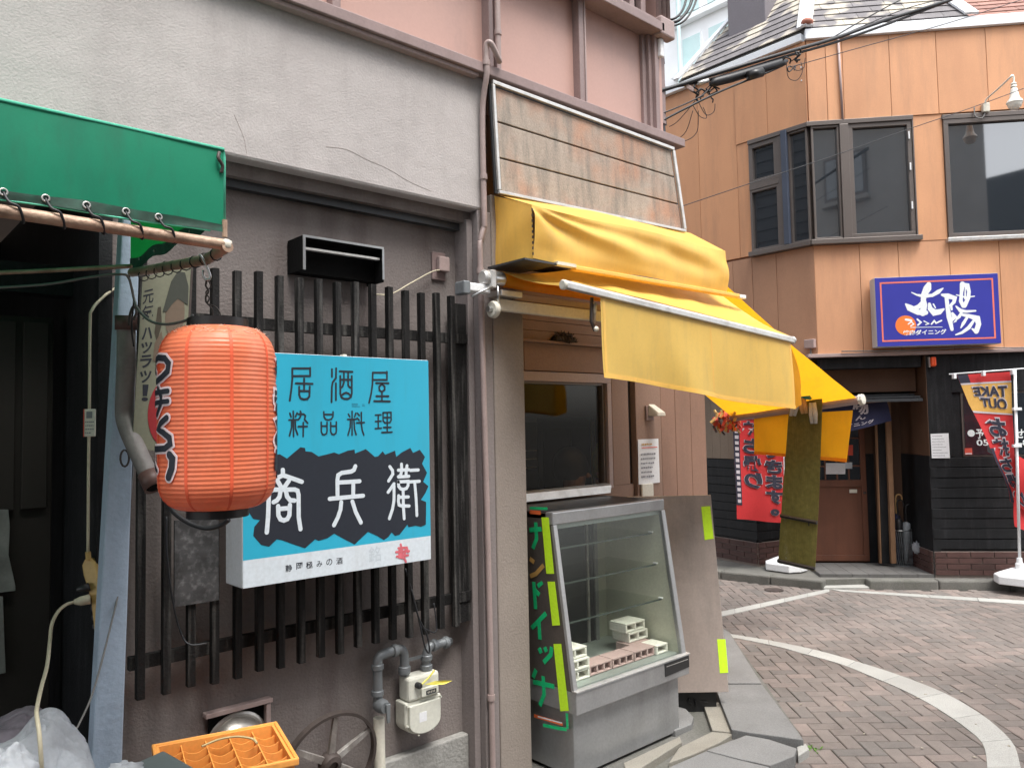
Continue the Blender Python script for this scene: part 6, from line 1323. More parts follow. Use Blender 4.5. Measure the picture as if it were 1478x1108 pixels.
# eave fascia and roofs
P(OR, KA-.01, 4.2, ZE+.002, ZE+.10, -.03, .05, 'fascia', 'white_trim', .004); P(OL, .02, 4, ZE+.002, ZE+.075, -.03, .05, 'fascia', 'white_trim', .004)
RA = math.radians(52)
def roofF(Fr, c=0.03): return F(Fr.p(0, ZE+.10, c), Fr.u, Fr.n*-math.cos(RA)+V((0, 0, math.sin(RA))))
RO, RL = roofF(OR), roofF(OL)
for rf in (RO, RL):
    if rf.n.z < 0: rf.n = -rf.n
kz = math.cos(RA)*math.tan(math.radians(90-69.4))
hipR = lambda v: KA+kz*v; hipL = lambda v: kz*v
rp0, rp1 = RO.hit(1420, 38), RO.hit(1365, 0); sl_ = (rp1[0]-rp0[0])/(rp1[1]-rp0[1])
rightR = lambda v: rp0[0]+sl_*(v-rp0[1])
lp0, lp1 = RL.hit(977, 121), RL.hit(1062, 25); sl2 = (lp1[0]-lp0[0])/(lp1[1]-lp0[1])
leftL = lambda v: lp0[0]+sl2*(v-lp0[1])
VM = min(3.2, (rp0[0]-KA)/(kz-sl_)*.98); 
for nm, rf, lo_, hi_, vmax in (('roof', RO, hipR, rightR, min(VM, 1.9)), ('roof', RL, hipL, leftL, 1.9)):
    vmx = vmax
    while hi_(vmx)-lo_(vmx) < .05 and vmx > .3: vmx -= .05
    slab_ = MB().fprism(rf, [(lo_(0), 0), (hi_(0), 0), (hi_(vmx), vmx), (lo_(vmx), vmx)], -.05, 0).build('roof', M['roof_base'], ob)
    rowh, tw = .118, .30; r_ = 0
    shm = {}
    while r_*rowh < vmx-.03:
        v0, v1 = r_*rowh, min((r_+1)*rowh, vmx)
        lo2, hi2 = lo_((v0+v1)/2), hi_((v0+v1)/2); k0 = math.floor((lo2)/tw)-1; x = k0*tw+(r_ % 2)*tw/2
        while x < hi2:
            a0, a1 = max(x, lo_(v0), lo_(v1)*0+lo_(v0)), min(x+tw, hi_(v1) if hi_(v1) < hi_(v0) else hi_(v0))
            if a1-a0 > .03:
                Q = [rf.p(a0+.002, v0+.003, .012), rf.p(a1-.002, v0+.003, .012), rf.p(a1-.002, v1+.02, .001), rf.p(a0+.002, v1+.02, .001)]
                MB().prism(Q, rf.n*.010).build('shingle', M['shingle'], slab_)
            x += tw
        r_ += 1
    # trims
    tr_w = .09
    if rf is RO:
        MB().fprism(rf, [(lo_(0)-.05, .0), (lo_(0)+.05, 0), (lo_(vmx)+.05, vmx), (lo_(vmx)-.05, vmx)], .025, .05).build('hip_trim', M['white_trim'], ob, bevel=.004)
        MB().fprism(rf, [(hi_(0)-.06, .0), (hi_(0)+.06, 0), (hi_(vmx)+.06, vmx), (hi_(vmx)-.06, vmx)], .025, .05).build('hip_trim', M['white_trim'], ob, bevel=.004)
    else:
        MB().fprism(rf, [(lo_(0)-.05, .0), (lo_(0)+.05, 0), (lo_(vmx)+.05, vmx), (lo_(vmx)-.05, vmx)], .025, .05).build('hip_trim', M['white_trim'], ob, bevel=.004)
        MB().fprism(rf, [(hi_(0)-.02, .0), (hi_(0)+.05, 0), (hi_(vmx)+.05, vmx), (hi_(vmx)-.02, vmx)], .02, .05).build('hip_trim', M['white_trim'], ob, bevel=.004)
q_ = RO.p(hipR(.05), .04, .05); MB().lathe([(.045, -.02), (.06, 0), (.045, .03), (.01, .045)], q_, (0, 0, 1), 12).build('hip_cap', mat('terracotta_cap', (.42, .17, .12), .7), ob, smooth=True)
ca = RL.hit(1058, 46), RL.hit(1112, 22)
c0 = RL.p(ca[0][0], ca[0][1], 0); c1 = RL.p(ca[1][0], ca[1][1], 0)
MB().box(GX, c1.x-.1, c1.x+.45, min(c0.y, c1.y), max(c0.y, c1.y), c0.z-.35, c0.z+1.6).build('chimney', M['chimney'], ob, bevel=.01)
# windows of the bay
def win(Fr, a0, a1, b0, b1, fw=.035, par=None, c=.0):
    fr_ = MB().box(Fr, a0, a1, b0, b0+fw, c-.05, c+.025).box(Fr, a0, a1, b1-fw, b1, c-.05, c+.025).box(Fr, a0, a0+fw, b0+fw, b1-fw, c-.05, c+.024).box(Fr, a1-fw, a1, b0+fw, b1-fw, c-.05, c+.024).build('window', M['window_frame'], par or ob, bevel=.002)
    MB().box(Fr, a0+fw, a1-fw, b0+fw, b1-fw, c-.02, c-.012).build('pane', M['glass'], fr_); return fr_
hx_ = lambda x, Fr: Fr.hit(x, 270)[0]
m1, m2, m3 = hx_(1213, OR), hx_(1227, OR), w1b
win(OR, m2-.004, m3-.015, ZS+.03, ZW-.03, .04)
fr1 = win(OR, KA+.012, m1, ZS+.03, ZW-.03, .02)
P(OR, m1+.001, m2-.006, ZS+.03, ZW-.03, -.05, .045, 'mullion', 'window_frame', .004)
P(OR, m3-.013, m3, ZS+.03, ZW-.03, -.05, .035, 'jamb', 'window_frame', .002)
P(OR, KA-.03, m3+.0, ZW-.028, ZW+.016, -.05, .04, 'head', 'window_frame', .003); P(OR, KA-.03, m3+.03, ZS-.02, ZS+.028, -.05, .06, 'sill', 'window_frame', .004)
o1, o2, o3 = hx_(1141, OL), hx_(1133, OL), hx_(1128, OL)
win(OL, .012, o1, ZS+.03, ZW-.03, .018)
P(OL, o1+.001, o2, ZS+.03, ZW-.0, -.05, .06, 'blue_pipe', mat('blue_pipe', (.055, .07, .105), .6), .004)
P(OL, o2+.001, o3+.015, ZS+.03, ZW-.03, -.05, .03, 'mullion', 'window_frame', .002)
zt1 = OL.hit(1100, 268)[1]
win(OL, o3+.016, owl, ZS+.03, zt1-.03, .025); f_ = win(OL, o3+.016, owl, zt1+.03, ZW-.03, .045); 
P(OL, o3+.016, owl, zt1-.028, zt1+.028, -.05, .03, 'transom', 'window_frame', .002)
P(OL, -.0, owl+.0, ZW-.028, ZW+.016, -.05, .04, 'head', 'window_frame', .003); P(OL, -.0, owl+.02, ZS-.02, ZS+.028, -.05, .06, 'sill', 'window_frame', .004)
win(OR, w2a, 1.75, ZS-.01, ZW-.045, .042); P(OR, w2a-.01, 1.78, ZW-.043, ZW-.0, -.05, .03, 'head', 'window_frame', .003); P(OR, w2a-.02, 1.78, ZS-.05, ZS-.012, -.05, .055, 'sill', 'alu', .004)
for b_ in (.18, .55, .85): P(OR, m3-.05, m3-.038, ZS+.1+b_, ZS+.17+b_, .026, .04, 'hinge', 'white')
mb = MB(); a_ = hx_(1219, OR); mb.tube([OR.p(a_, ZW+.01, .03), OR.p(a_-.01, ZE-.02, .03)], .012, 8); mb.build('rain_pipe', M['mauve_light'], ob, smooth=True)
for b_ in (.04, .1, .16): P(OL, .04+b_*.0, .052, ZW+.35+b_*2.2, ZW+.362+b_*2.2, .014, .02, 'screw_cap', 'white')
# gutter line over the black lower wall
P(OR, KA-.1, 4.2, Z0-.005, Z0+.028, -.2, .05, 'gutter', 'mauve_light', .004)
MB().tube([OR.p(KA+.2, Z0+.045, .06), OR.p(-.2, Z0+.035, .065), OR.p(.3, Z0+.05, .06), OR.p(.75, Z0+.03, .07), OR.p(1.4, Z0+.03, .06)], .006, 6).build('wire', M['cord_grey'], ob, smooth=True)
# black lower wall on the right
P(OR, 0.0, 4.2, .05, 2.13, -.25, -.02, 'core_wall', 'black_wood')
e = [0, .22, .44, .66, .88, 1.1, 1.4, 1.8, 2.4, 3.2, 4.2]; wz0, wz1, wx0 = OR.hit(1400, 656)[1], OR.hit(1400, 570)[1], OR.hit(1393, 620)[0]
for i in range(len(e)-1):
    P(OR, e[i]+.001, e[i+1]-.001, wz1+.03 if e[i] >= wx0-.15 else wz0-.01, 2.13, -.018, .0, 'wall_board', 'black_wood', .001)
for k in range(9):
    z0_ = .335+k*.0935; P(OR, 0.0, 4.2, z0_, z0_+.086, -.018, .0+.004*(k % 2), 'lap_board', 'black_wood', .003)
wf = P(OR, wx0-.02, 2.6, wz0-.02, wz1+.03, -.03, -.012, 'window', 'window_frame')
MB().box(OR, wx0, 2.58, wz0, wz1+.01, -.011, -.006).build('pane', M['glass'], wf)
OF = OR.p
def otx(ch, x0, y0, x1, y1, m='snow', c=.0, off=.02, par=None):
    a0, b0 = OR.hit(x0, y1); a1, b1 = OR.hit(x1, y0); text_me(ch, OF, (a0, b0, a1, b1), off, c).build('window_lettering', M[m], par or wf, fixn=False)
a_, b_ = OR.hit(1402, 625); MB().lathe([(.032, 0), (.032, .001)], OR.p(a_, b_, -.004), ON, 24).build('window_dot', M['snow'], wf)
otx('予', 1409, 619, 1420, 633, c=-.004); otx('05', 1410, 634, 1427, 643, c=-.004); otx('せ', 1466, 619, 1478, 632, c=-.004); otx('-8', 1470, 634, 1486, 643, c=-.004)
a_, b_ = OR.hit(1393, 656); MB().box(OR, a_, a_+.065, b_, b_+.06, -.0045, -.0035).build('red_sticker', M['red_print'], wf); MB().box(OR, a_+.004, a_+.061, b_+.004, b_+.014, -.0035, -.003).build('sticker_strip', M['paper'], wf)
# brick plinths
bsh = {}
def bricks(Fr, a0, a1, z0, rows, c=.012, lw=.205, hh_=.054, skipedge=False):
    P(Fr, a0, a1, z0-.05, z0+rows*hh_, -.06, -.0, 'plinth_core', 'mortar')
    for r_ in range(rows):
        x = a0-(r_ % 2)*lw/2
        while x < a1-.02:
            q0, q1 = max(x, a0)+.004, min(x+lw, a1)-.004
            if q1-q0 > .03:
                key = (round(q1-q0, 3))
                me = bsh.get(key)
                if me is None:
                    l = q1-q0; h2 = hh_-.008; me = bpy.data.meshes.new('wall_brick')
                    mm = MB().hexa([(0, 0, 0), (l, 0, 0), (l, 0, h2), (0, 0, h2), (0, .012, 0), (l, .012, 0), (l, .012, h2), (0, .012, h2)])
                    me.from_pydata(mm.v, [], mm.f); me.materials.append(M['wall_brick']); bsh[key] = me
                b_ = bpy.data.objects.new('brick', me); C.objects.link(b_); b_.parent = ob
                p_ = Fr.p(q0, z0+r_*hh_+.004, rn.uniform(-.001, .001)); mw = Matrix(((Fr.u.x, Fr.n.x, 0, p_.x-ob.location.x), (Fr.u.y, Fr.n.y, 0, p_.y-ob.location.y), (0, 0, 1, p_.z-ob.location.z), (0, 0, 0, 1)))
                b_.matrix_local = mw
            x += lw
bricks(OR, 0.0, 1.65, .095, 4)
P(OR, 1.65, 4.2, .05, .31, -.06, .01, 'plinth_rest', 'wall_brick')
# entrance: recess behind the corner
EC = -.62
sb0, sf0 = OR.p(-.012, 0, EC), OR.p(-.002, 0, 0); SW = F((sb0.x, sb0.y, 0), sf0-sb0); SL = (sf0-sb0).length
if SW.n.dot(CAM-sb0) < 0: SW.n = -SW.n
MB().box(SW, -.14, SL-.0, 1.19, 2.13, -.06, 0).build('side_wall', M['porch_wood'], ob); MB().box(SW, -.14, SL-.0, .05, 1.188, -.06, .004).build('side_wall', M['black_wood'], ob)
bricks(F(SW.p(.02, 0, .006), SW.u, (0, 0, 1), SW.n), 0, SL-.03, .095, 4)
dl, dr = OR.hit(1168, 700, EC)[0], OR.hit(1251, 700, EC)[0]
P(OR, -1.1, -.012, .05, 2.13, EC-.12, EC-.06, 'back_wall', 'porch_wood')
dz1 = OR.hit(1240, 590, EC)[1]+.15
door = MB().box(OR, dl, dr, .115, .175, EC-.05, EC).box(OR, dl, dl+.05, .175, 1.9, EC-.05, EC).box(OR, dr-.05, dr, .175, 1.9, EC-.05, EC).box(OR, dl+.05, dr-.05, .86, .93, EC-.05, EC-.001).box(OR, dl+.05, dr-.05, 1.84, 1.9, EC-.05, EC-.001).build('door', M['door_wood'], ob, bevel=.003)
MB().box(OR, dl+.052, dr-.052, .177, .858, EC-.04, EC-.015).build('door_panel', M['door_wood'], door)
MB().box(OR, dl+.052, dr-.052, .932, 1.838, EC-.03, EC-.022).build('door_glass', M['glass'], door)
mb = MB()
for k in range(1, 4): x = dl+.05+(dr-dl-.1)*k/4; mb.box(OR, x-.007, x+.007, .932, 1.838, EC-.02, EC-.006)
for z_ in (1.07, 1.35, 1.6): mb.box(OR, dl+.052, dr-.052, z_-.007, z_+.007, EC-.0195, EC-.005)
mb.build('glazing_bars', M['door_wood'], door)
MB().lathe([(.012, 0), (.014, .012), (.006, .02)], OR.p(dr-.025, .80, EC), ON, 10).build('handle', M['iron'], door, smooth=True)
def stick(px, Fr, c, m, name, par, th=.002): 
    ab = [Fr.hit(x, y, c) for x, y in px]; return MB().fprism(Fr, ab, c, c+th).build(name, M[m] if isinstance(m, str) else m, par)
stick([(1192, 668), (1220, 668), (1220, 684), (1192, 684)], OR, EC+.004, 'paper', 'door_paper', door); stick([(1220, 667), (1230, 667), (1230, 676), (1220, 676)], OR, EC+.004, 'faint', 'door_paper', door)
stick([(1226, 706), (1237, 706), (1237, 711), (1226, 711)], OR, EC+.004, 'cream', 'door_label', door); stick([(1222, 642), (1231, 642), (1231, 657), (1222, 657)], OR, EC+.004, 'red_print', 'door_sticker', door)
P(OR, dr+.001, -.30, .10, 1.19, EC-.06, EC-.005, 'black_panel', 'black_wood'); P(OR, dr+.001, -.30, 1.192, 2.13, EC-.06, EC-.008, 'wood_panel', 'porch_wood')
def vpost(xt, yt, xb, yb, wt, c, m, name):
    a0, b0 = OR.hit(xb, yb, c); a1, b1 = OR.hit(xt, yt, c); MB().fprism(OR, [(a0, b0), (a0+wt, b0), (a1+wt, b1), (a1, b1)], c-.05, c).build(name, M[m], ob, bevel=.003)
vpost(1263, 560, 1271, 813, .012, -.40, 'jamb', 'jamb_strip'); vpost(1265, 560, 1273, 813, .095, -.42, 'black_wood', 'entrance_post'); vpost(1278, 560, 1287, 813, .045, -.36, 'jamb', 'jamb_strip')
P(OR, -.93, -.03, 2.02, 2.125, -.16, -.02, 'lintel_beam', 'black_wood', .004); P(OR, -.93, -.02, 1.80, 2.02, EC-.05, -.20, 'lintel_wall', 'porch_wood')
P(OR, -1.0, 0, 2.13, 2.134, EC-.1, -.02, 'porch_ceiling', 'porch_wood')
MB().hexa([OR.p(-.9, 1.79, EC), OR.p(-.05, 1.79, EC), OR.p(-.05, 1.83, EC), OR.p(-.9, 1.83, EC), OR.p(-.9, 1.70, -.02), OR.p(-.03, 1.70, -.02), OR.p(-.03, 1.725, -.02), OR.p(-.9, 1.725, -.02)]).build('entrance_canopy', M['metal_dark'], ob)
for k in range(5): 
    t_ = k/4.5; MB().box(OR, -.9, -.04, 1.83-.105*t_, 1.845-.105*t_, EC+(-.02-EC)*t_, EC+(-.02-EC)*t_+.04).build('canopy_slat', M['metal_dark'], ob)
# porch floor in ribbed tiles
for i in range(7):
    for j in range(3):
        a0 = -1.02+i*.145; MB().box(OR, a0+.002, a0+.143, .072, .102, -.60+j*.2+.002, -.60+j*.2+.198).build('porch_tile', M['tile'], fp)
# left lower wall beyond the reed screen
LA, LB_, LC = V((7.29, 4.94, 0)), V((7.165, 4.33, 0)), V((7.48, 4.25, 0))
L0_ = LB_+(LA-LB_).normalized()*3
for nm, (A_, B_) in enumerate(((L0_, LB_), (LB_, LC))):
    LF = F(A_, B_-A_); LL = (B_-A_).length
    if LF.n.dot(CAM-A_) < 0: LF.n = -LF.n
    x0_ = LL-1.3 if nm == 0 else 0
    P(LF, 0, LL, .05, 2.13, -.06, -.02, 'core_wall', 'black_wood')
    nbd = int((LL-x0_)/.11)
    for k in range(nbd): P(LF, x0_+k*(LL-x0_)/nbd+.001, x0_+(k+1)*(LL-x0_)/nbd-.001, 1.15, 2.13, -.02, 0, 'wall_board', 'taupe' if nm == 0 else 'porch_wood', .001)
    for k in range(9): P(LF, x0_, LL, .335+k*.09, .335+k*.09+.084, -.02, .002, 'lap_board', 'black_wood', .002)
    bricks(F(LF.p(x0_, 0, 0), LF.u, (0, 0, 1), LF.n), 0, LL-x0_, .095, 4)
P(F(LC, (OR.p(-1.1, 0, EC-.06)-LC)), 0, (OR.p(-1.1, 0, EC-.06)-LC).length, .05, 2.13, -.02, .0, 'porch_side', 'porch_wood')
# ------------------------------------------------------------------ things on and by the restaurant
def osign():
    c = .17; t = thing('restaurant_sign', 'rectangular indigo sign box with coral border, orange sun and white brush characters', 'sign', OR.p(-.1, 2.2, .1))
    TLs, TRs, BRs, BLs = (OR.hit(*p_, c) for p_ in ((1262, 400), (1440, 395), (1446, 496), (1266, 500)))
    a0, a1 = (TLs[0]+BLs[0])/2, (TRs[0]+BRs[0])/2; b0, b1 = (BLs[1]+BRs[1])/2, (TLs[1]+TRs[1])/2
    MB().box(OR, a0, a1, b0, b1, .03, c-.001).build('box', M['white_side'], t, bevel=.004)
    MB().box(OR, a0+.003, a1-.003, b0+.003, b1-.003, c-.001, c+.001).build('face', M['thai_blue'], t)
    i = .045; w_ = .014
    mb = MB(); mb.box(OR, a0+i, a1-i, b1-i-w_, b1-i, c+.0011, c+.002).box(OR, a0+i, a1-i, b0+i, b0+i+w_, c+.0011, c+.002).box(OR, a0+i, a0+i+w_, b0+i+w_, b1-i-w_, c+.0011, c+.002).box(OR, a1-i-w_, a1-i, b0+i+w_, b1-i-w_, c+.0011, c+.002); mb.build('border', M['coral'], t)
    zT = lambda P_: [OR.hit(1220+x/5.729, 370+y/5.729, c) for x, y in P_]
    sc_ = 1/5.729/FPX*7.2
    q_ = zT([(500, 570)])[0]; MB().lathe([(.088*1.03, 0), (.088*1.03, .0008)], OR.p(q_[0], q_[1], c+.0012), ON, 36).build('sun_disc', M['sun_orange'], t)
    st = [([(548, 298), (590, 318), (650, 330), (720, 322), (770, 292), (808, 264)], [8, 14, 30, 26, 34, 10]), ([(690, 232), (680, 262), (650, 320), (645, 360), (652, 400), (640, 470)], [40, 62, 46, 40, 48, 50]), ([(640, 375), (610, 412), (570, 440), (530, 425), (500, 395)], [26, 34, 48, 52, 14]), ([(540, 440), (600, 462), (665, 465)], [34, 44, 40]), ([(695, 392), (700, 430), (735, 466), (780, 458), (814, 436)], [22, 38, 50, 44, 16]), ([(728, 395), (745, 425)], [12, 10]),
          ([(800, 318), (845, 328), (905, 345), (898, 378), (872, 405), (880, 440)], [20, 44, 32, 28, 22, 16]), ([(836, 335), (845, 420), (858, 500), (882, 604)], [30, 32, 40, 26]), ([(885, 470), (905, 500), (880, 530)], [20, 34, 20]),
          ([(968, 228), (960, 300), (955, 370), (975, 412)], [40, 26, 30, 30]), ([(970, 232), (1008, 240), (1022, 290), (1018, 340), (985, 410)], [30, 36, 28, 30, 34]), ([(992, 250), (990, 350)], [8, 14]), ([(918, 318), (990, 338), (1068, 330)], [8, 14, 8]), ([(915, 412), (950, 448), (1000, 456), (1076, 450)], [12, 30, 22, 14]),
          ([(962, 462), (940, 500), (905, 540), (915, 535)], [18, 26, 20, 12]), ([(950, 480), (1020, 492), (1090, 512), (1102, 560), (1082, 622)], [18, 30, 46, 40, 38]), ([(1082, 622), (1050, 600)], [34, 14]), ([(1010, 500), (975, 555), (955, 590)], [20, 26, 10]), ([(1062, 530), (1020, 590), (965, 630), (912, 648)], [20, 30, 22, 10])]
    mb = MB()
    for k, (pp, ww) in enumerate(st): mb.stroke(OR, zT(pp), [x*sc_ for x in ww], c+.0012+k*.00005, .0008, 4)
    mb.build('brush_characters', M['snow'], t, fixn=False)
    mb = MB()
    for k, (pp, ww) in enumerate([([(500, 522), (545, 530)], 18), ([(520, 560), (545, 540), (565, 560), (540, 575)], 9), ([(595, 520), (625, 545), (600, 568)], 14), ([(650, 535), (690, 555), (665, 565)], 10), ([(712, 560), (735, 532), (750, 552), (795, 530)], 13), ([(540, 588), (800, 584)], 5)]): mb.stroke(OR, zT(pp), ww*sc_, c+.0022+k*.00005, .0005, 3)
    mb.build('small_brush_line', M['snow'], t, fixn=False)
    q0, q1 = zT([(478, 655), (835, 600)]); text_me('焼肉ダイニング', OF, (q0[0], q0[1], q1[0], q1[1]), .03, c+.0022).build('small_characters', M['snow'], t, fixn=False)
osign()
lp = thing('swan_neck_lamp', 'white outdoor lamp on a bent arm above the right-hand window', 'lamp', OR.p(*OR.hit(1422, 156), 0))
a_, b_ = OR.hit(1422, 156, .03); MB().box(OR, a_-.03, a_+.03, b_-.045, b_+.04, .015, .06).build('base_box', M['cream'], lp, bevel=.006)
cL = .42; hL = lambda x, y: OR.p(*OR.hit(x, y, cL), cL)
MB().tube(smoothpath([OR.p(a_, b_+.03, .04), OR.p(a_, b_+.07, .06), OR.p(*OR.hit(1440, 129, .24), .24), hL(1457, 113), hL(1461, 109), hL(1463, 112), hL(1463, 122)], 5), .008, 8).build('arm', M['lamp_white'], lp, smooth=True)
q_ = hL(1463, 120); k_ = .0062
MB().lathe([(.02, 0), (.024, -.01), (.016, -.018), (.024, -.026), (.026, -.034), (.014, -.04), (.026, -.052), (.028, -.062), (.034, -.10), (.04, -.135), (.062, -.165), (.066, -.178), (.058, -.19), (.056, -.20), (.05, -.215), (.03, -.235), (.001, -.24)], q_, (0, 0, 1), 24).build('lamp_head', M['lamp_white'], lp, smooth=True, auto=35)
MB().tube(smoothpath([OR.p(a_-.005, b_-.04, .04), OR.p(a_-.04, b_-.10, .05), OR.p(a_-.10, b_-.08, .05), OR.p(a_-.10, b_+.01, .04)]), .006, 6).build('flex', M['cord_grey'], lp, smooth=True)
bc = thing('orange_beacon', 'small orange beacon lamp at the top of the black wall under the sign', 'lamp', OR.p(*OR.hit(1345, 522), 0))
a_, b_ = OR.hit(1345, 522, .02); MB().box(OR, a_-.028, a_-.018, b_-.05, b_+.045, .0, .03).build('bracket', M['alu'], bc); MB().box(OR, a_-.016, a_+.03, b_-.045, b_+.045, .002, .06).build('lens', M['beacon'], bc, bevel=.016)
jb = thing('junction_box', 'small grey junction box at the bottom edge of the tan cladding left of the entrance', 'junction box', OL.p(*OL.hit(1169, 498), 0))
a_, b_ = OL.hit(1169, 498, .03); MB().box(OL, a_-.05, a_+.05, b_-.03, b_+.055, .001, .05).build('box', M['mauve_light'], jb, bevel=.006); MB().tube([OL.p(a_, b_-.03, .02), OL.p(a_, b_-.10, .02)], .008, 6).build('conduit', M['cord_grey'], jb)
def sheet(name, px, Fr, c, lab, rows, cat='notice', hgt=.006, head=True):
    t = thing(name, lab, cat, Fr.p(*Fr.hit(*px[3], c), c)); ab = [Fr.hit(x, y, c) for x, y in px]
    MB().fprism(Fr, ab, c, c+.001).build('sheet', M['paper'], t)
    a0, a1 = min(p_[0] for p_ in ab)+.012, max(p_[0] for p_ in ab)-.012; b0, b1 = min(p_[1] for p_ in ab)+.012, max(p_[1] for p_ in ab)-.012
    dashes(MB(), Fr, a0, a1, b1, b0, rows, c+.0012, hgt, rn, .9).build('print_lines', M['print'], t, kind='stuff'); return t
sheet('wall_notice', [(1343, 626), (1369, 625), (1371, 661), (1345, 661)], OR, .006, 'white printed notice pinned on the black wall beside the entrance', 8)
sw_ = thing('intercom', 'small white intercom plate on the wooden side wall of the entrance', 'intercom', SW.p(*SW.hit(1295, 648), 0))
a_, b_ = SW.hit(1295, 648); MB().box(SW, a_-.04, a_+.04, b_-.045, b_+.045, .001, .012).build('plate', M['cream'], sw_, bevel=.003); MB().box(SW, a_-.008, a_+.008, b_+.01, b_+.026, .012, .014).build('button', M['ink'], sw_)
nr = thing('noren_curtain', 'navy shop curtain with white characters blowing sideways over the entrance', 'curtain', OR.p(-.4, 1.6, -.1))
NF = F(OR.p(0, 0, -.12), OU, (0, 0, 1), ON); n_a, n_b, n_c, n_d = (NF.p(*NF.hit(*p_), 0) for p_ in ((1180, 585), (1280, 578), (1288, 607), (1180, 634)))
def nf(u, v, c=0): q_ = n_a.lerp(n_b, u).lerp(n_d.lerp(n_c, u), v); return q_+ON*(c+.02*math.sin(u*9+v*2)*v)
MB().grid(nf, 30, 10).build('cloth', M['navy'], nr, smooth=True)
text_me('物', lambda a, b, c: nf(a, 1-b, c), (.50, .52, .72, .98), .03, .004).build('character', M['flag_grey'], nr, fixn=False); text_me('ん', lambda a, b, c: nf(a, 1-b, c), (.52, .33, .66, .50), .03, .004).build('character', M['flag_grey'], nr, fixn=False)
text_me('イニング', lambda a, b, c: nf(a, 1-b, c), (.40, .12, .76, .26), .03, .004).build('character', M['flag_grey'], nr, fixn=False)
MB().tube([n_a+ON*.01, n_b+ON*.01], .01, 8).build('rod', M['jamb'], nr)
# umbrella stand
us = thing('umbrella_stand', 'round mesh umbrella stand beside the entrance post', 'umbrella stand', OR.p(-.115, .102, -.50)); up_c = OR.p(-.115, .102, -.50); rS, hS = .098, .345
MB().lathe([(rS, 0), (rS, .008), (rS-.008, .008), (rS-.008, .002)], up_c, (0, 0, 1), 28).build('base_ring', M['galv'], us)
MB().tube([up_c+V((math.cos(t)*rS, math.sin(t)*rS, hS)) for t in [2*math.pi*i/28 for i in range(29)]], .005, 6).build('rim', M['steel'], us, smooth=True)
mb = MB()
for k in range(36):
    t = 2*math.pi*k/36
    for s in (-1, 1): mb.tube([up_c+V((math.cos(t+s*j*.09)*rS, math.sin(t+s*j*.09)*rS, .008+(hS-.01)*j/4)) for j in range(5)], .0016, 3)
mb.build('mesh_wall', M['galv'], us)
MB().lathe([(rS-.006, 0), (rS-.006, .004)], up_c, (0, 0, 1), 24).build('base_plate', M['metal_dark'], us)
def umb(dx, dy, m, lab, hm, top=.56, tilt=(0, 0), r=.035):
    b_ = up_c+V((dx, dy, .01)); t_ = b_+V((tilt[0], tilt[1], top)); t = thing('umbrella', lab, 'umbrella', b_)
    MB().tube([b_, b_.lerp(t_, .1), b_.lerp(t_, .5), b_.lerp(t_, .78), b_.lerp(t_, .82)], [.006, .016, r*.8, r, .012], 10).build('folded_canopy', M[m], t, smooth=True)
    d = r0*.02
    MB().tube(smoothpath([b_.lerp(t_, .8), t_, t_+V((0, 0, .05)), t_+d*.8+V((0, 0, .075)), t_+d*2.2+V((0, 0, .075)), t_+d*3+V((0, 0, .05)), t_+d*3+V((0, 0, .01))], 4), .008, 8).build('crook_handle', M[hm], t, smooth=True)
umb(-.03, .02, 'navy', 'dark navy folded umbrella with a curved wooden handle in the mesh stand', 'clip_tan', .60, (.0, .0))
umb(.02, -.03, 'umb', 'clear plastic folded umbrella in front of the dark ones in the mesh stand', 'black', .50, (.03, -.01), .042)
umb(-.02, -.02, 'black', 'black folded umbrella leaning left in the mesh stand', 'black', .55, (-.03, .02))
tag(blobmesh(OR.p(-.05, .30, -.30), .03, .03, .045, 2, .6, 24, 12).build('scrap_film', M['bag'], smooth=True), 'bit of crumpled clear film low on the black side wall by the entrance', 'film')
# ------------------------------------------------------------------ banner flags
def nobori_base(t, q_):
    pts = [(-.17, -.12), (-.06, -.19), (.06, -.19), (.17, -.12), (.17, .12), (.06, .19), (-.06, .19), (-.17, .12)]
    vs = [q_+V((x, y, 0)) for x, y in pts]+[q_+V((x, y, .07)) for x, y in pts]+[q_+V((x*.35, y*.35, .125)) for x, y in pts]
    n = 8; MB().add(vs, [tuple(range(n))[::-1], tuple(range(2*n, 3*n))]+[(i, (i+1) % n, n+(i+1) % n, n+i) for i in range(n)]+[(n+i, n+(i+1) % n, 2*n+(i+1) % n, 2*n+i) for i in range(n)]).build('water_base', M['white'], t, bevel=.008)
    MB().lathe([(.03, .12), (.034, .13), (.034, .17), (.024, .18), (.022, .22)], q_, (0, 0, 1), 14).build('socket', M['white'], t, smooth=True, auto=40)
def banner(name, lab, qb, topz, tlx, rows, colf, texts, sidepx, lean=V((0, 0, 0))):
    t = thing(name, lab, 'banner', qb); nobori_base(t, qb)
    top = V((qb.x, qb.y, topz))+lean
    MB().tube([qb+V((0, 0, .1)), top], .0125, 10).build('pole', M['pole'], t, smooth=True); return t, top
# right-hand banner: twisted by the wind, read from the back
qb = gz(1473, 840, .09); qb.z = .082
dB2 = (qb-CAM).dot(f2); FF = F((qb.x, qb.y, 0), r0, (0, 0, 1), -f0)
bt, top = banner('takeout_banner', 'red banner with mirrored TAKE OUT lettering twisting on a white pole at the right edge', qb, FF.hit(1465, 533)[1], 0, 0, 0, 0, 0, r0*(FF.hit(1465, 540)[0]))
rod0, rod1 = FF.p(*FF.hit(1370, 540), .0), FF.p(*FF.hit(1500, 530), .0)
MB().tube([rod0, rod1], .006, 8).build('cross_rod', M['pole'], bt, smooth=True)
lpx = [(1384, 541), (1390, 556), (1400, 583), (1407, 597), (1424, 630), (1440, 665), (1455, 690), (1464, 708), (1467, 725)]
rpx = [(1462, 536), (1463, 552), (1464, 590), (1465, 600), (1467, 630), (1468, 660), (1474, 690), (1484, 715), (1492, 745)]
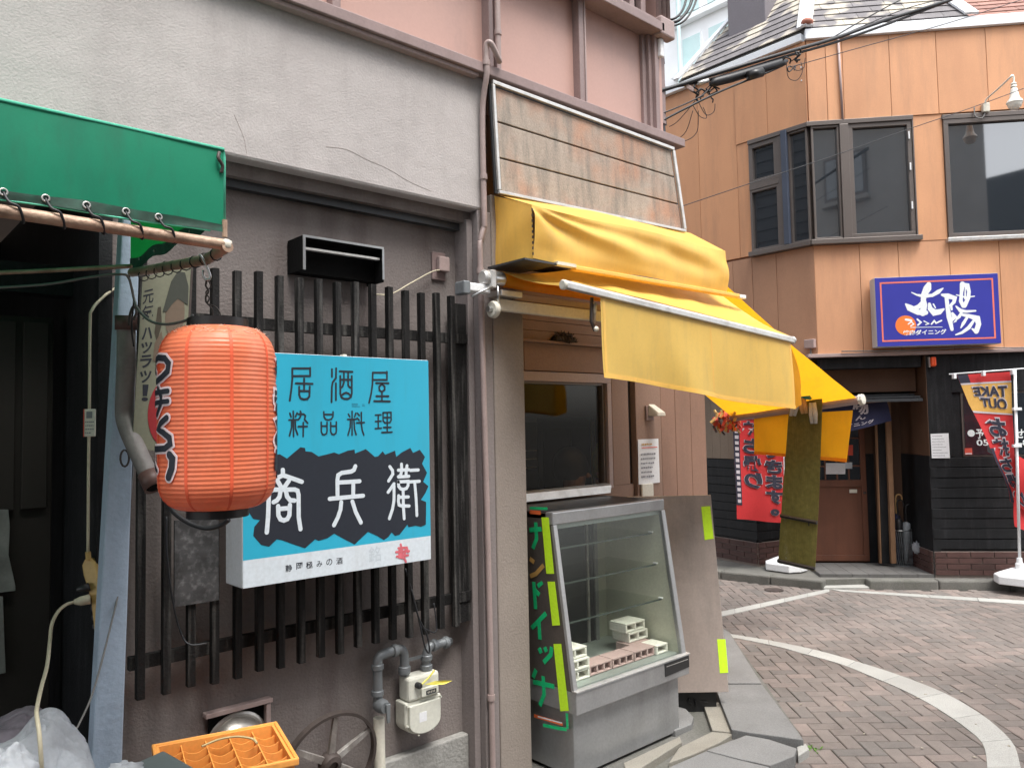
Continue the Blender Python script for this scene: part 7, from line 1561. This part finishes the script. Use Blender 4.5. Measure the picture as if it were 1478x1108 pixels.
def curve(P_, v):
    s = v*(len(P_)-1); i = min(int(s), len(P_)-2); f_ = s-i; return (P_[i][0]*(1-f_)+P_[i+1][0]*f_, P_[i][1]*(1-f_)+P_[i+1][1]*f_)
def bf(u, v, c=0):
    l, r = curve(lpx, v), curve(rpx, v); x, y = l[0]*(1-u)+r[0]*u, l[1]*(1-u)+r[1]*u; a, b = FF.hit(x, y)
    return FF.p(a, b, -.035+c+.05*math.sin(u*3.0+v*5)*(v*.9+.1)*(1-u))
def patch(u0, u1, v0, v1, m, name, c=0, nu=14, nv=20): MB().grid(lambda u, v: bf(u0+(u1-u0)*u, v0+(v1-v0)*v, c), nu, nv).build(name, M[m], bt, smooth=True)
patch(0, 1, 0, 1, 'red_flag', 'cloth', 0, 16, 40); patch(.0, 1, .12, .335, 'flag_yellow', 'yellow_band', .003); patch(0, 1, .10, .12, 'flag_grey', 'white_line', .004, 14, 1); patch(0, 1, .335, .36, 'flag_grey', 'white_line', .004, 14, 1)
patch(0, .2, 0, .10, 'flag_navy', 'navy_corner', .004, 4, 4); patch(0, .16, .56, 1, 'flag_navy', 'navy_border', .004, 3, 20)
bfn = lambda a, b, c: bf(1-a, 1-b, c)                      # mirrored: the print is read from behind
for s_, bx in (('TAKE', (.10, .808, .80, .862)), ('OUT', (.12, .738, .70, .798))):
    text_me(s_, bfn, (bx[0]-.02, bx[1]-.005, bx[2]+.02, bx[3]+.005), .05, .006, cut=6).build('letter_outline', M['flag_grey'], bt, fixn=False); text_me(s_, bfn, bx, .035, .009, cut=6).build('letter', M['flag_navy'], bt, fixn=False)
for ch, v0, v1 in (('お', .50, .605), ('持', .39, .49), ('ち', .29, .38), ('帰', .16, .275), ('り', .03, .14)):
    bx = (.22, v0, .80, v1)
    text_me(ch, bfn, (bx[0]-.03, bx[1]-.008, bx[2]+.03, bx[3]+.008), .06, .006, cut=6).build('letter_outline', M['flag_grey'], bt, fixn=False); text_me(ch, bfn, bx, .035, .009, cut=6).build('letter', M['flag_navy'], bt, fixn=False)
rf = thing('banner_fold', None, None)
bpy.data.objects.remove(rf)
tl = lambda u, v: FF.p(*FF.hit(1468+(14+6*v)*u, 655+(105)*v+8*u), -.03+.02*math.sin(v*6))
MB().grid(tl, 6, 20).build('cloth_tail', M['red_flag'], bt, smooth=True)
for x, y in ((1376, 541), (1418, 537), (1460, 535)): MB().box(FF, FF.hit(x, y)[0]-.012, FF.hit(x, y)[0]+.012, FF.hit(x, y)[1]-.035, FF.hit(x, y)[1]+.012, -.008, .03).build('tab', M['pole'], bt, bevel=.003)
for y in (590, 643): MB().box(FF, FF.hit(1460, y)[0], FF.hit(1472, y)[0], FF.hit(1460, y)[1]-.015, FF.hit(1460, y)[1]+.01, .0, .03).build('tab', M['pole'], bt, bevel=.003)
# left-hand banner, seen past the yellow awnings
qb2 = gz(1135, 820, .09); FG = F((qb2.x, qb2.y, 0), r0, (0, 0, 1), -f0); qb2.z = .082
bt = thing('takeaway_banner', 'red banner with mirrored takeaway lettering on a white pole behind the yellow valances', 'banner', qb2); nobori_base(bt, qb2)
MB().tube([qb2+V((0, 0, .1)), FG.p(*FG.hit(1127, 540), 0)], .012, 10).build('pole', M['pole'], bt, smooth=True)
def bg2(u, v, c=0):
    x = 1052+10*v+(1128-1052-8*v)*u; y = 545+(203)*v+6*u*v; a, b = FG.hit(x, y); return FG.p(a, b, .03+c+.025*math.sin(u*7+v*3)+.012*math.sin(v*9))
MB().grid(bg2, 20, 36).build('cloth', M['red_flag'], bt, smooth=True)
MB().grid(lambda u, v: bg2(.0+.13*u, v*.9, .003), 4, 30).build('navy_border', M['flag_navy'], bt, smooth=True)
g2 = lambda a, b, c: bg2(1-a, 1-b, c)
for s_, a0, a1, v0, v1 in (('できます。', .04, .38, .54, .02), ('お持ち帰り', .44, .80, .82, .22)):
    vtext(s_, g2, a0-.012, a1+.012, v0+.003, v1-.003, .06, .006).build('letter_outline', M['flag_grey'], bt, fixn=False); vtext(s_, g2, a0, a1, v0, v1, .04, .010).build('letter', M['flag_navy'], bt, fixn=False)
dm = MB(); 
for k in range(20):
    v = .08+k*.041; dm.grid(lambda u, w: bg2(.03+.075*u, v+.024*w, .006), 1, 1)
dm.build('small_print', M['flag_grey'], bt)
# ------------------------------------------------------------------ overhead cables
def ccable(name, pts, r, lab, cat='cable'): return tag(MB().tube(smoothpath([at(*p_) for p_ in pts], 6), r, 7).build(name, M['cable'], smooth=True), lab, cat)
ccable('service_cable', [(925, 138, 4.3), (961, 129, 4.35), (1025, 109, 4.45), (1128, 78, 4.6), (1207, 55, 4.8), (1271, 32, 4.95), (1378, -2, 5.2), (1500, -45, 5.6)], .011, 'thick black overhead cable rising to the right across the shingled roof')
ccable('service_cable', [(935, 132, 4.35), (1030, 114, 4.47), (1130, 83, 4.62), (1210, 60, 4.82), (1300, 28, 5.02), (1390, -6, 5.25), (1500, -50, 5.6)], .008, 'black cable lashed just under the thick overhead cable')
ccable('service_cable', [(930, 190, 4.3), (966, 169, 4.35), (1040, 132, 4.45), (1110, 104, 4.55), (1135, 92, 4.6)], .006, 'lower black cable sloping up to the splice box from the pink corner')
ccable('service_cable', [(930, 172, 4.3), (966, 160, 4.35), (1010, 140, 4.42), (1028, 124, 4.46)], .004, 'short thin cable just above the lower black cable')
ccable('thin_wire', [(1140, 97, 4.6), (1159, 92, 4.62), (1241, 69, 4.8), (1350, 39, 5.0), (1428, 15, 5.2), (1520, -15, 5.5)], .0025, 'thin wire running under the thick cable across the orange wall top')
ccable('thin_wire', [(960, 306, 4.5), (1079, 266, 4.8), (1200, 226, 5.0), (1307, 188, 5.2), (1407, 154, 5.4), (1520, 112, 5.7)], .0025, 'lowest thin wire crossing in front of the bay window')
ccable('thin_wire', [(1190, 62, 4.8), (1230, 38, 4.9), (1290, 5, 5.0), (1330, -14, 5.1)], .004, 'thin cable rising steeply off the thick cable to the top edge')
ccable('thin_wire', [(1180, 66, 4.8), (1250, 36, 4.9), (1310, 12, 5.0), (1380, -6, 5.1)], .003, 'thin wire spread between the steep cable and the thick cable')
ccable('drop_cable', [(955, 34, 4.4), (968, 33, 4.4), (982, 28, 4.42), (996, 8, 4.5), (1006, -30, 4.6)], .009, 'outermost black drop cable curving up from the clamp box')
ccable('drop_cable', [(955, 30, 4.4), (966, 29, 4.4), (978, 24, 4.42), (988, 8, 4.5), (996, -30, 4.6)], .007, 'middle black drop cable curving up from the clamp box')
ccable('drop_cable', [(958, 36, 4.4), (974, 37, 4.4), (990, 28, 4.42), (1003, 6, 4.5), (1012, -30, 4.6)], .006, 'innermost thin black drop cable above the clamp box')
ccable('thin_wire', [(960, 32, 4.4), (1000, 16, 6), (1040, -4, 9), (1080, -30, 12)], .003, 'thin wire running away from the clamp box in front of the white tower')
sx = thing('splice_box', 'long black cable splice closure slung under the overhead cable', 'splice box', at(1080, 108, 4.5))
MB().tube([at(1025, 122, 4.44), at(1032, 119, 4.45), at(1055, 113, 4.5), at(1128, 91, 4.58), at(1136, 88, 4.6)], [.012, .024, .026, .024, .010], 12).build('closure', M['cable'], sx, smooth=True)
MB().tube([at(1080, 110, 4.48), at(1100, 104, 4.5)], .027, 12).build('sleeve', M['black'], sx, smooth=True)
for k in range(14):
    x, y = rn.choice(((1015, 128), (1025, 130), (1146, 86), (1140, 90), (1008, 132)))
    p_ = [(x+rn.uniform(-6, 6), y+rn.uniform(-6, 6), 4.48)]
    for j in range(4): p_.append((p_[-1][0]+rn.uniform(-9, 9), p_[-1][1]+rn.uniform(-9, 9), 4.46+rn.uniform(-.03, .03)))
    MB().tube(smoothpath([at(*q_) for q_ in p_], 5), rn.uniform(.0025, .006), 5).build('jumper_loop', M['cable'], sx, smooth=True)
for pts in ([(1010, 135, 4.45), (1000, 150, 4.45), (985, 168, 4.45), (975, 178, 4.45), (966, 183, 4.45)], [(1005, 140, 4.45), (1018, 165, 4.45), (1030, 162, 4.45), (1032, 150, 4.45)], [(1000, 152, 4.45), (1010, 168, 4.45), (1020, 170, 4.45), (1015, 155, 4.45)], [(1135, 92, 4.6), (1138, 112, 4.6), (1150, 116, 4.6), (1158, 104, 4.6), (1156, 90, 4.6)], [(1140, 95, 4.6), (1150, 102, 4.6), (1160, 98, 4.6), (1162, 84, 4.6)], [(1000, 160, 4.45), (990, 190, 4.45), (975, 202, 4.45), (966, 198, 4.45)], [(1008, 160, 4.45), (1006, 190, 4.45), (990, 203, 4.45), (970, 200, 4.45)]):
    MB().tube(smoothpath([at(*q_) for q_ in pts], 6), .0022, 5).build('slack_loop', M['cable'], sx, smooth=True)
MB().prism([at(990, 120, 4.4), at(1001, 126, 4.4), at(1001, 132, 4.4), at(990, 126, 4.4)], (.0, .01, 0)).build('clamp_plate', M['mauve_light'], sx)
MB().tube([at(1008, 121, 4.42), at(1022, 116, 4.44)], .012, 8).build('white_clamp', M['alu'], sx, smooth=True)
# ------------------------------------------------------------------ far buildings
TX = 20.0; TFm = F((TX, 0, 0), (0, 1, 0), (0, 0, 1), (-1, 0, 0))
tw = thing('white_tower', 'bright white apartment tower with pale glass far behind the shingled roof', 'building', (TX, 14, 0))
MB().box(TFm, 10.6, 24, -.02, 34, -9, 0).build('wall', M['far_white'], tw)
th_ = lambda x, y: TFm.hit(x, y)
for r_ in range(6):
    zb_ = 9.2+r_*1.62
    for (y0, y1) in ((10.9, 11.9), (12.05, 13.15), (13.35, 14.1)):
        f__ = MB().box(TFm, y0, y1, zb_, zb_+1.0, .0, .05).build('window', M['far_white'], tw); MB().box(TFm, y0+.06, y1-.06, zb_+.06, zb_+.94, .05, .07).build('pane', M['far_glass'], f__)
    MB().box(TFm, 10.6, 14.4, zb_-.22, zb_-.1, .0, .25).build('balcony_edge', M['far_white'], tw)
MB().tube([V((TX-.3, 14.0, 8)), V((TX-.3, 14.0, 20))], .06, 8).build('downpipe', M['far_glass'], tw)
rr = thing('red_roof_house', 'house with reddish-brown shingled roof behind the restaurant at the top right', 'building', OR.p(2.4, 0, -3))
RR = F(OR.p(.9, ZE+.12, -.9), OU, OU*0+ON*-math.cos(math.radians(42))+V((0, 0, math.sin(math.radians(42)))))
if RR.n.z < 0: RR.n = -RR.n
MB().box(F(OR.p(.9, 0, -1.0), OU, (0, 0, 1), ON), -.6, 3.4, -.02, ZE+.1, -2.2, -.02).build('wall', M['orange_brown'], rr)
rfo = MB().fprism(RR, [(-1.2, -.3), (3.4, -.3), (3.4, 2.6), (-1.2, 2.6)], -.05, 0).build('roof', M['roof_base'], rr)
for r_ in range(16):
    for k in range(14):
        a0 = -1.2+k*.33-(r_ % 2)*.16; v0 = -.3+r_*.15
        if a0+.32 < 3.4 and proj(RR.p(a0, v0, 0)) and -80 < proj(RR.p(a0, v0, 0))[1] < 120: MB().prism([RR.p(a0+.003, v0+.003, .012), RR.p(a0+.326, v0+.003, .012), RR.p(a0+.326, v0+.165, .001), RR.p(a0+.003, v0+.165, .001)], RR.n*.010).build('shingle', M['red_shingle'], rfo)
# across the street, behind the photographer: what the windows mirror
gb = thing('grey_building', 'plain grey rendered building across the street, mirrored in the restaurant windows', 'building', (1, -3.2, 0))
GB = F((0, -3.0, 0), (1, 0, 0), (0, 0, 1), (0, 1, 0))
MB().prism([V((-7, -3, -.02)), V((5.75, -3, -.02)), V((3.2, -8, -.02)), V((-7, -8, -.02))], (0, 0, 8.62)).build('wall', M['grey_facade'], gb)
MB().box(GB, -6.9, 5.0, .0, 2.75, .002, .06).build('dark_strip', M['metal_dark'], gb)  # unseen dark strip, added to dim the reflection in the display case glass
MB().box(GB, -6.9, 5.0, 2.75, 2.9, .002, .5).build('shop_canopy', M['mauve'], gb)
for x in (2.92, 0.4, -2.6): 
    f__ = MB().box(GB, x, x+.84, 5.6, 6.42, .0, .05).build('window', M['window_frame'], gb); MB().box(GB, x+.05, x+.79, 5.65, 6.37, .05, .06).build('pane', M['glass'], f__)
    MB().box(GB, x-.05, x+.89, 5.5, 5.58, 0, .12).build('sill', M['grey_facade'], gb)
g2_ = thing('dark_house', 'low dark-walled house further down the opposite side of the street', 'building', (4, -11, 0))
MB().box(GX, -5, 12, -17, -11, -.02, 7.6).build('wall', M['metal_dark'], g2_)
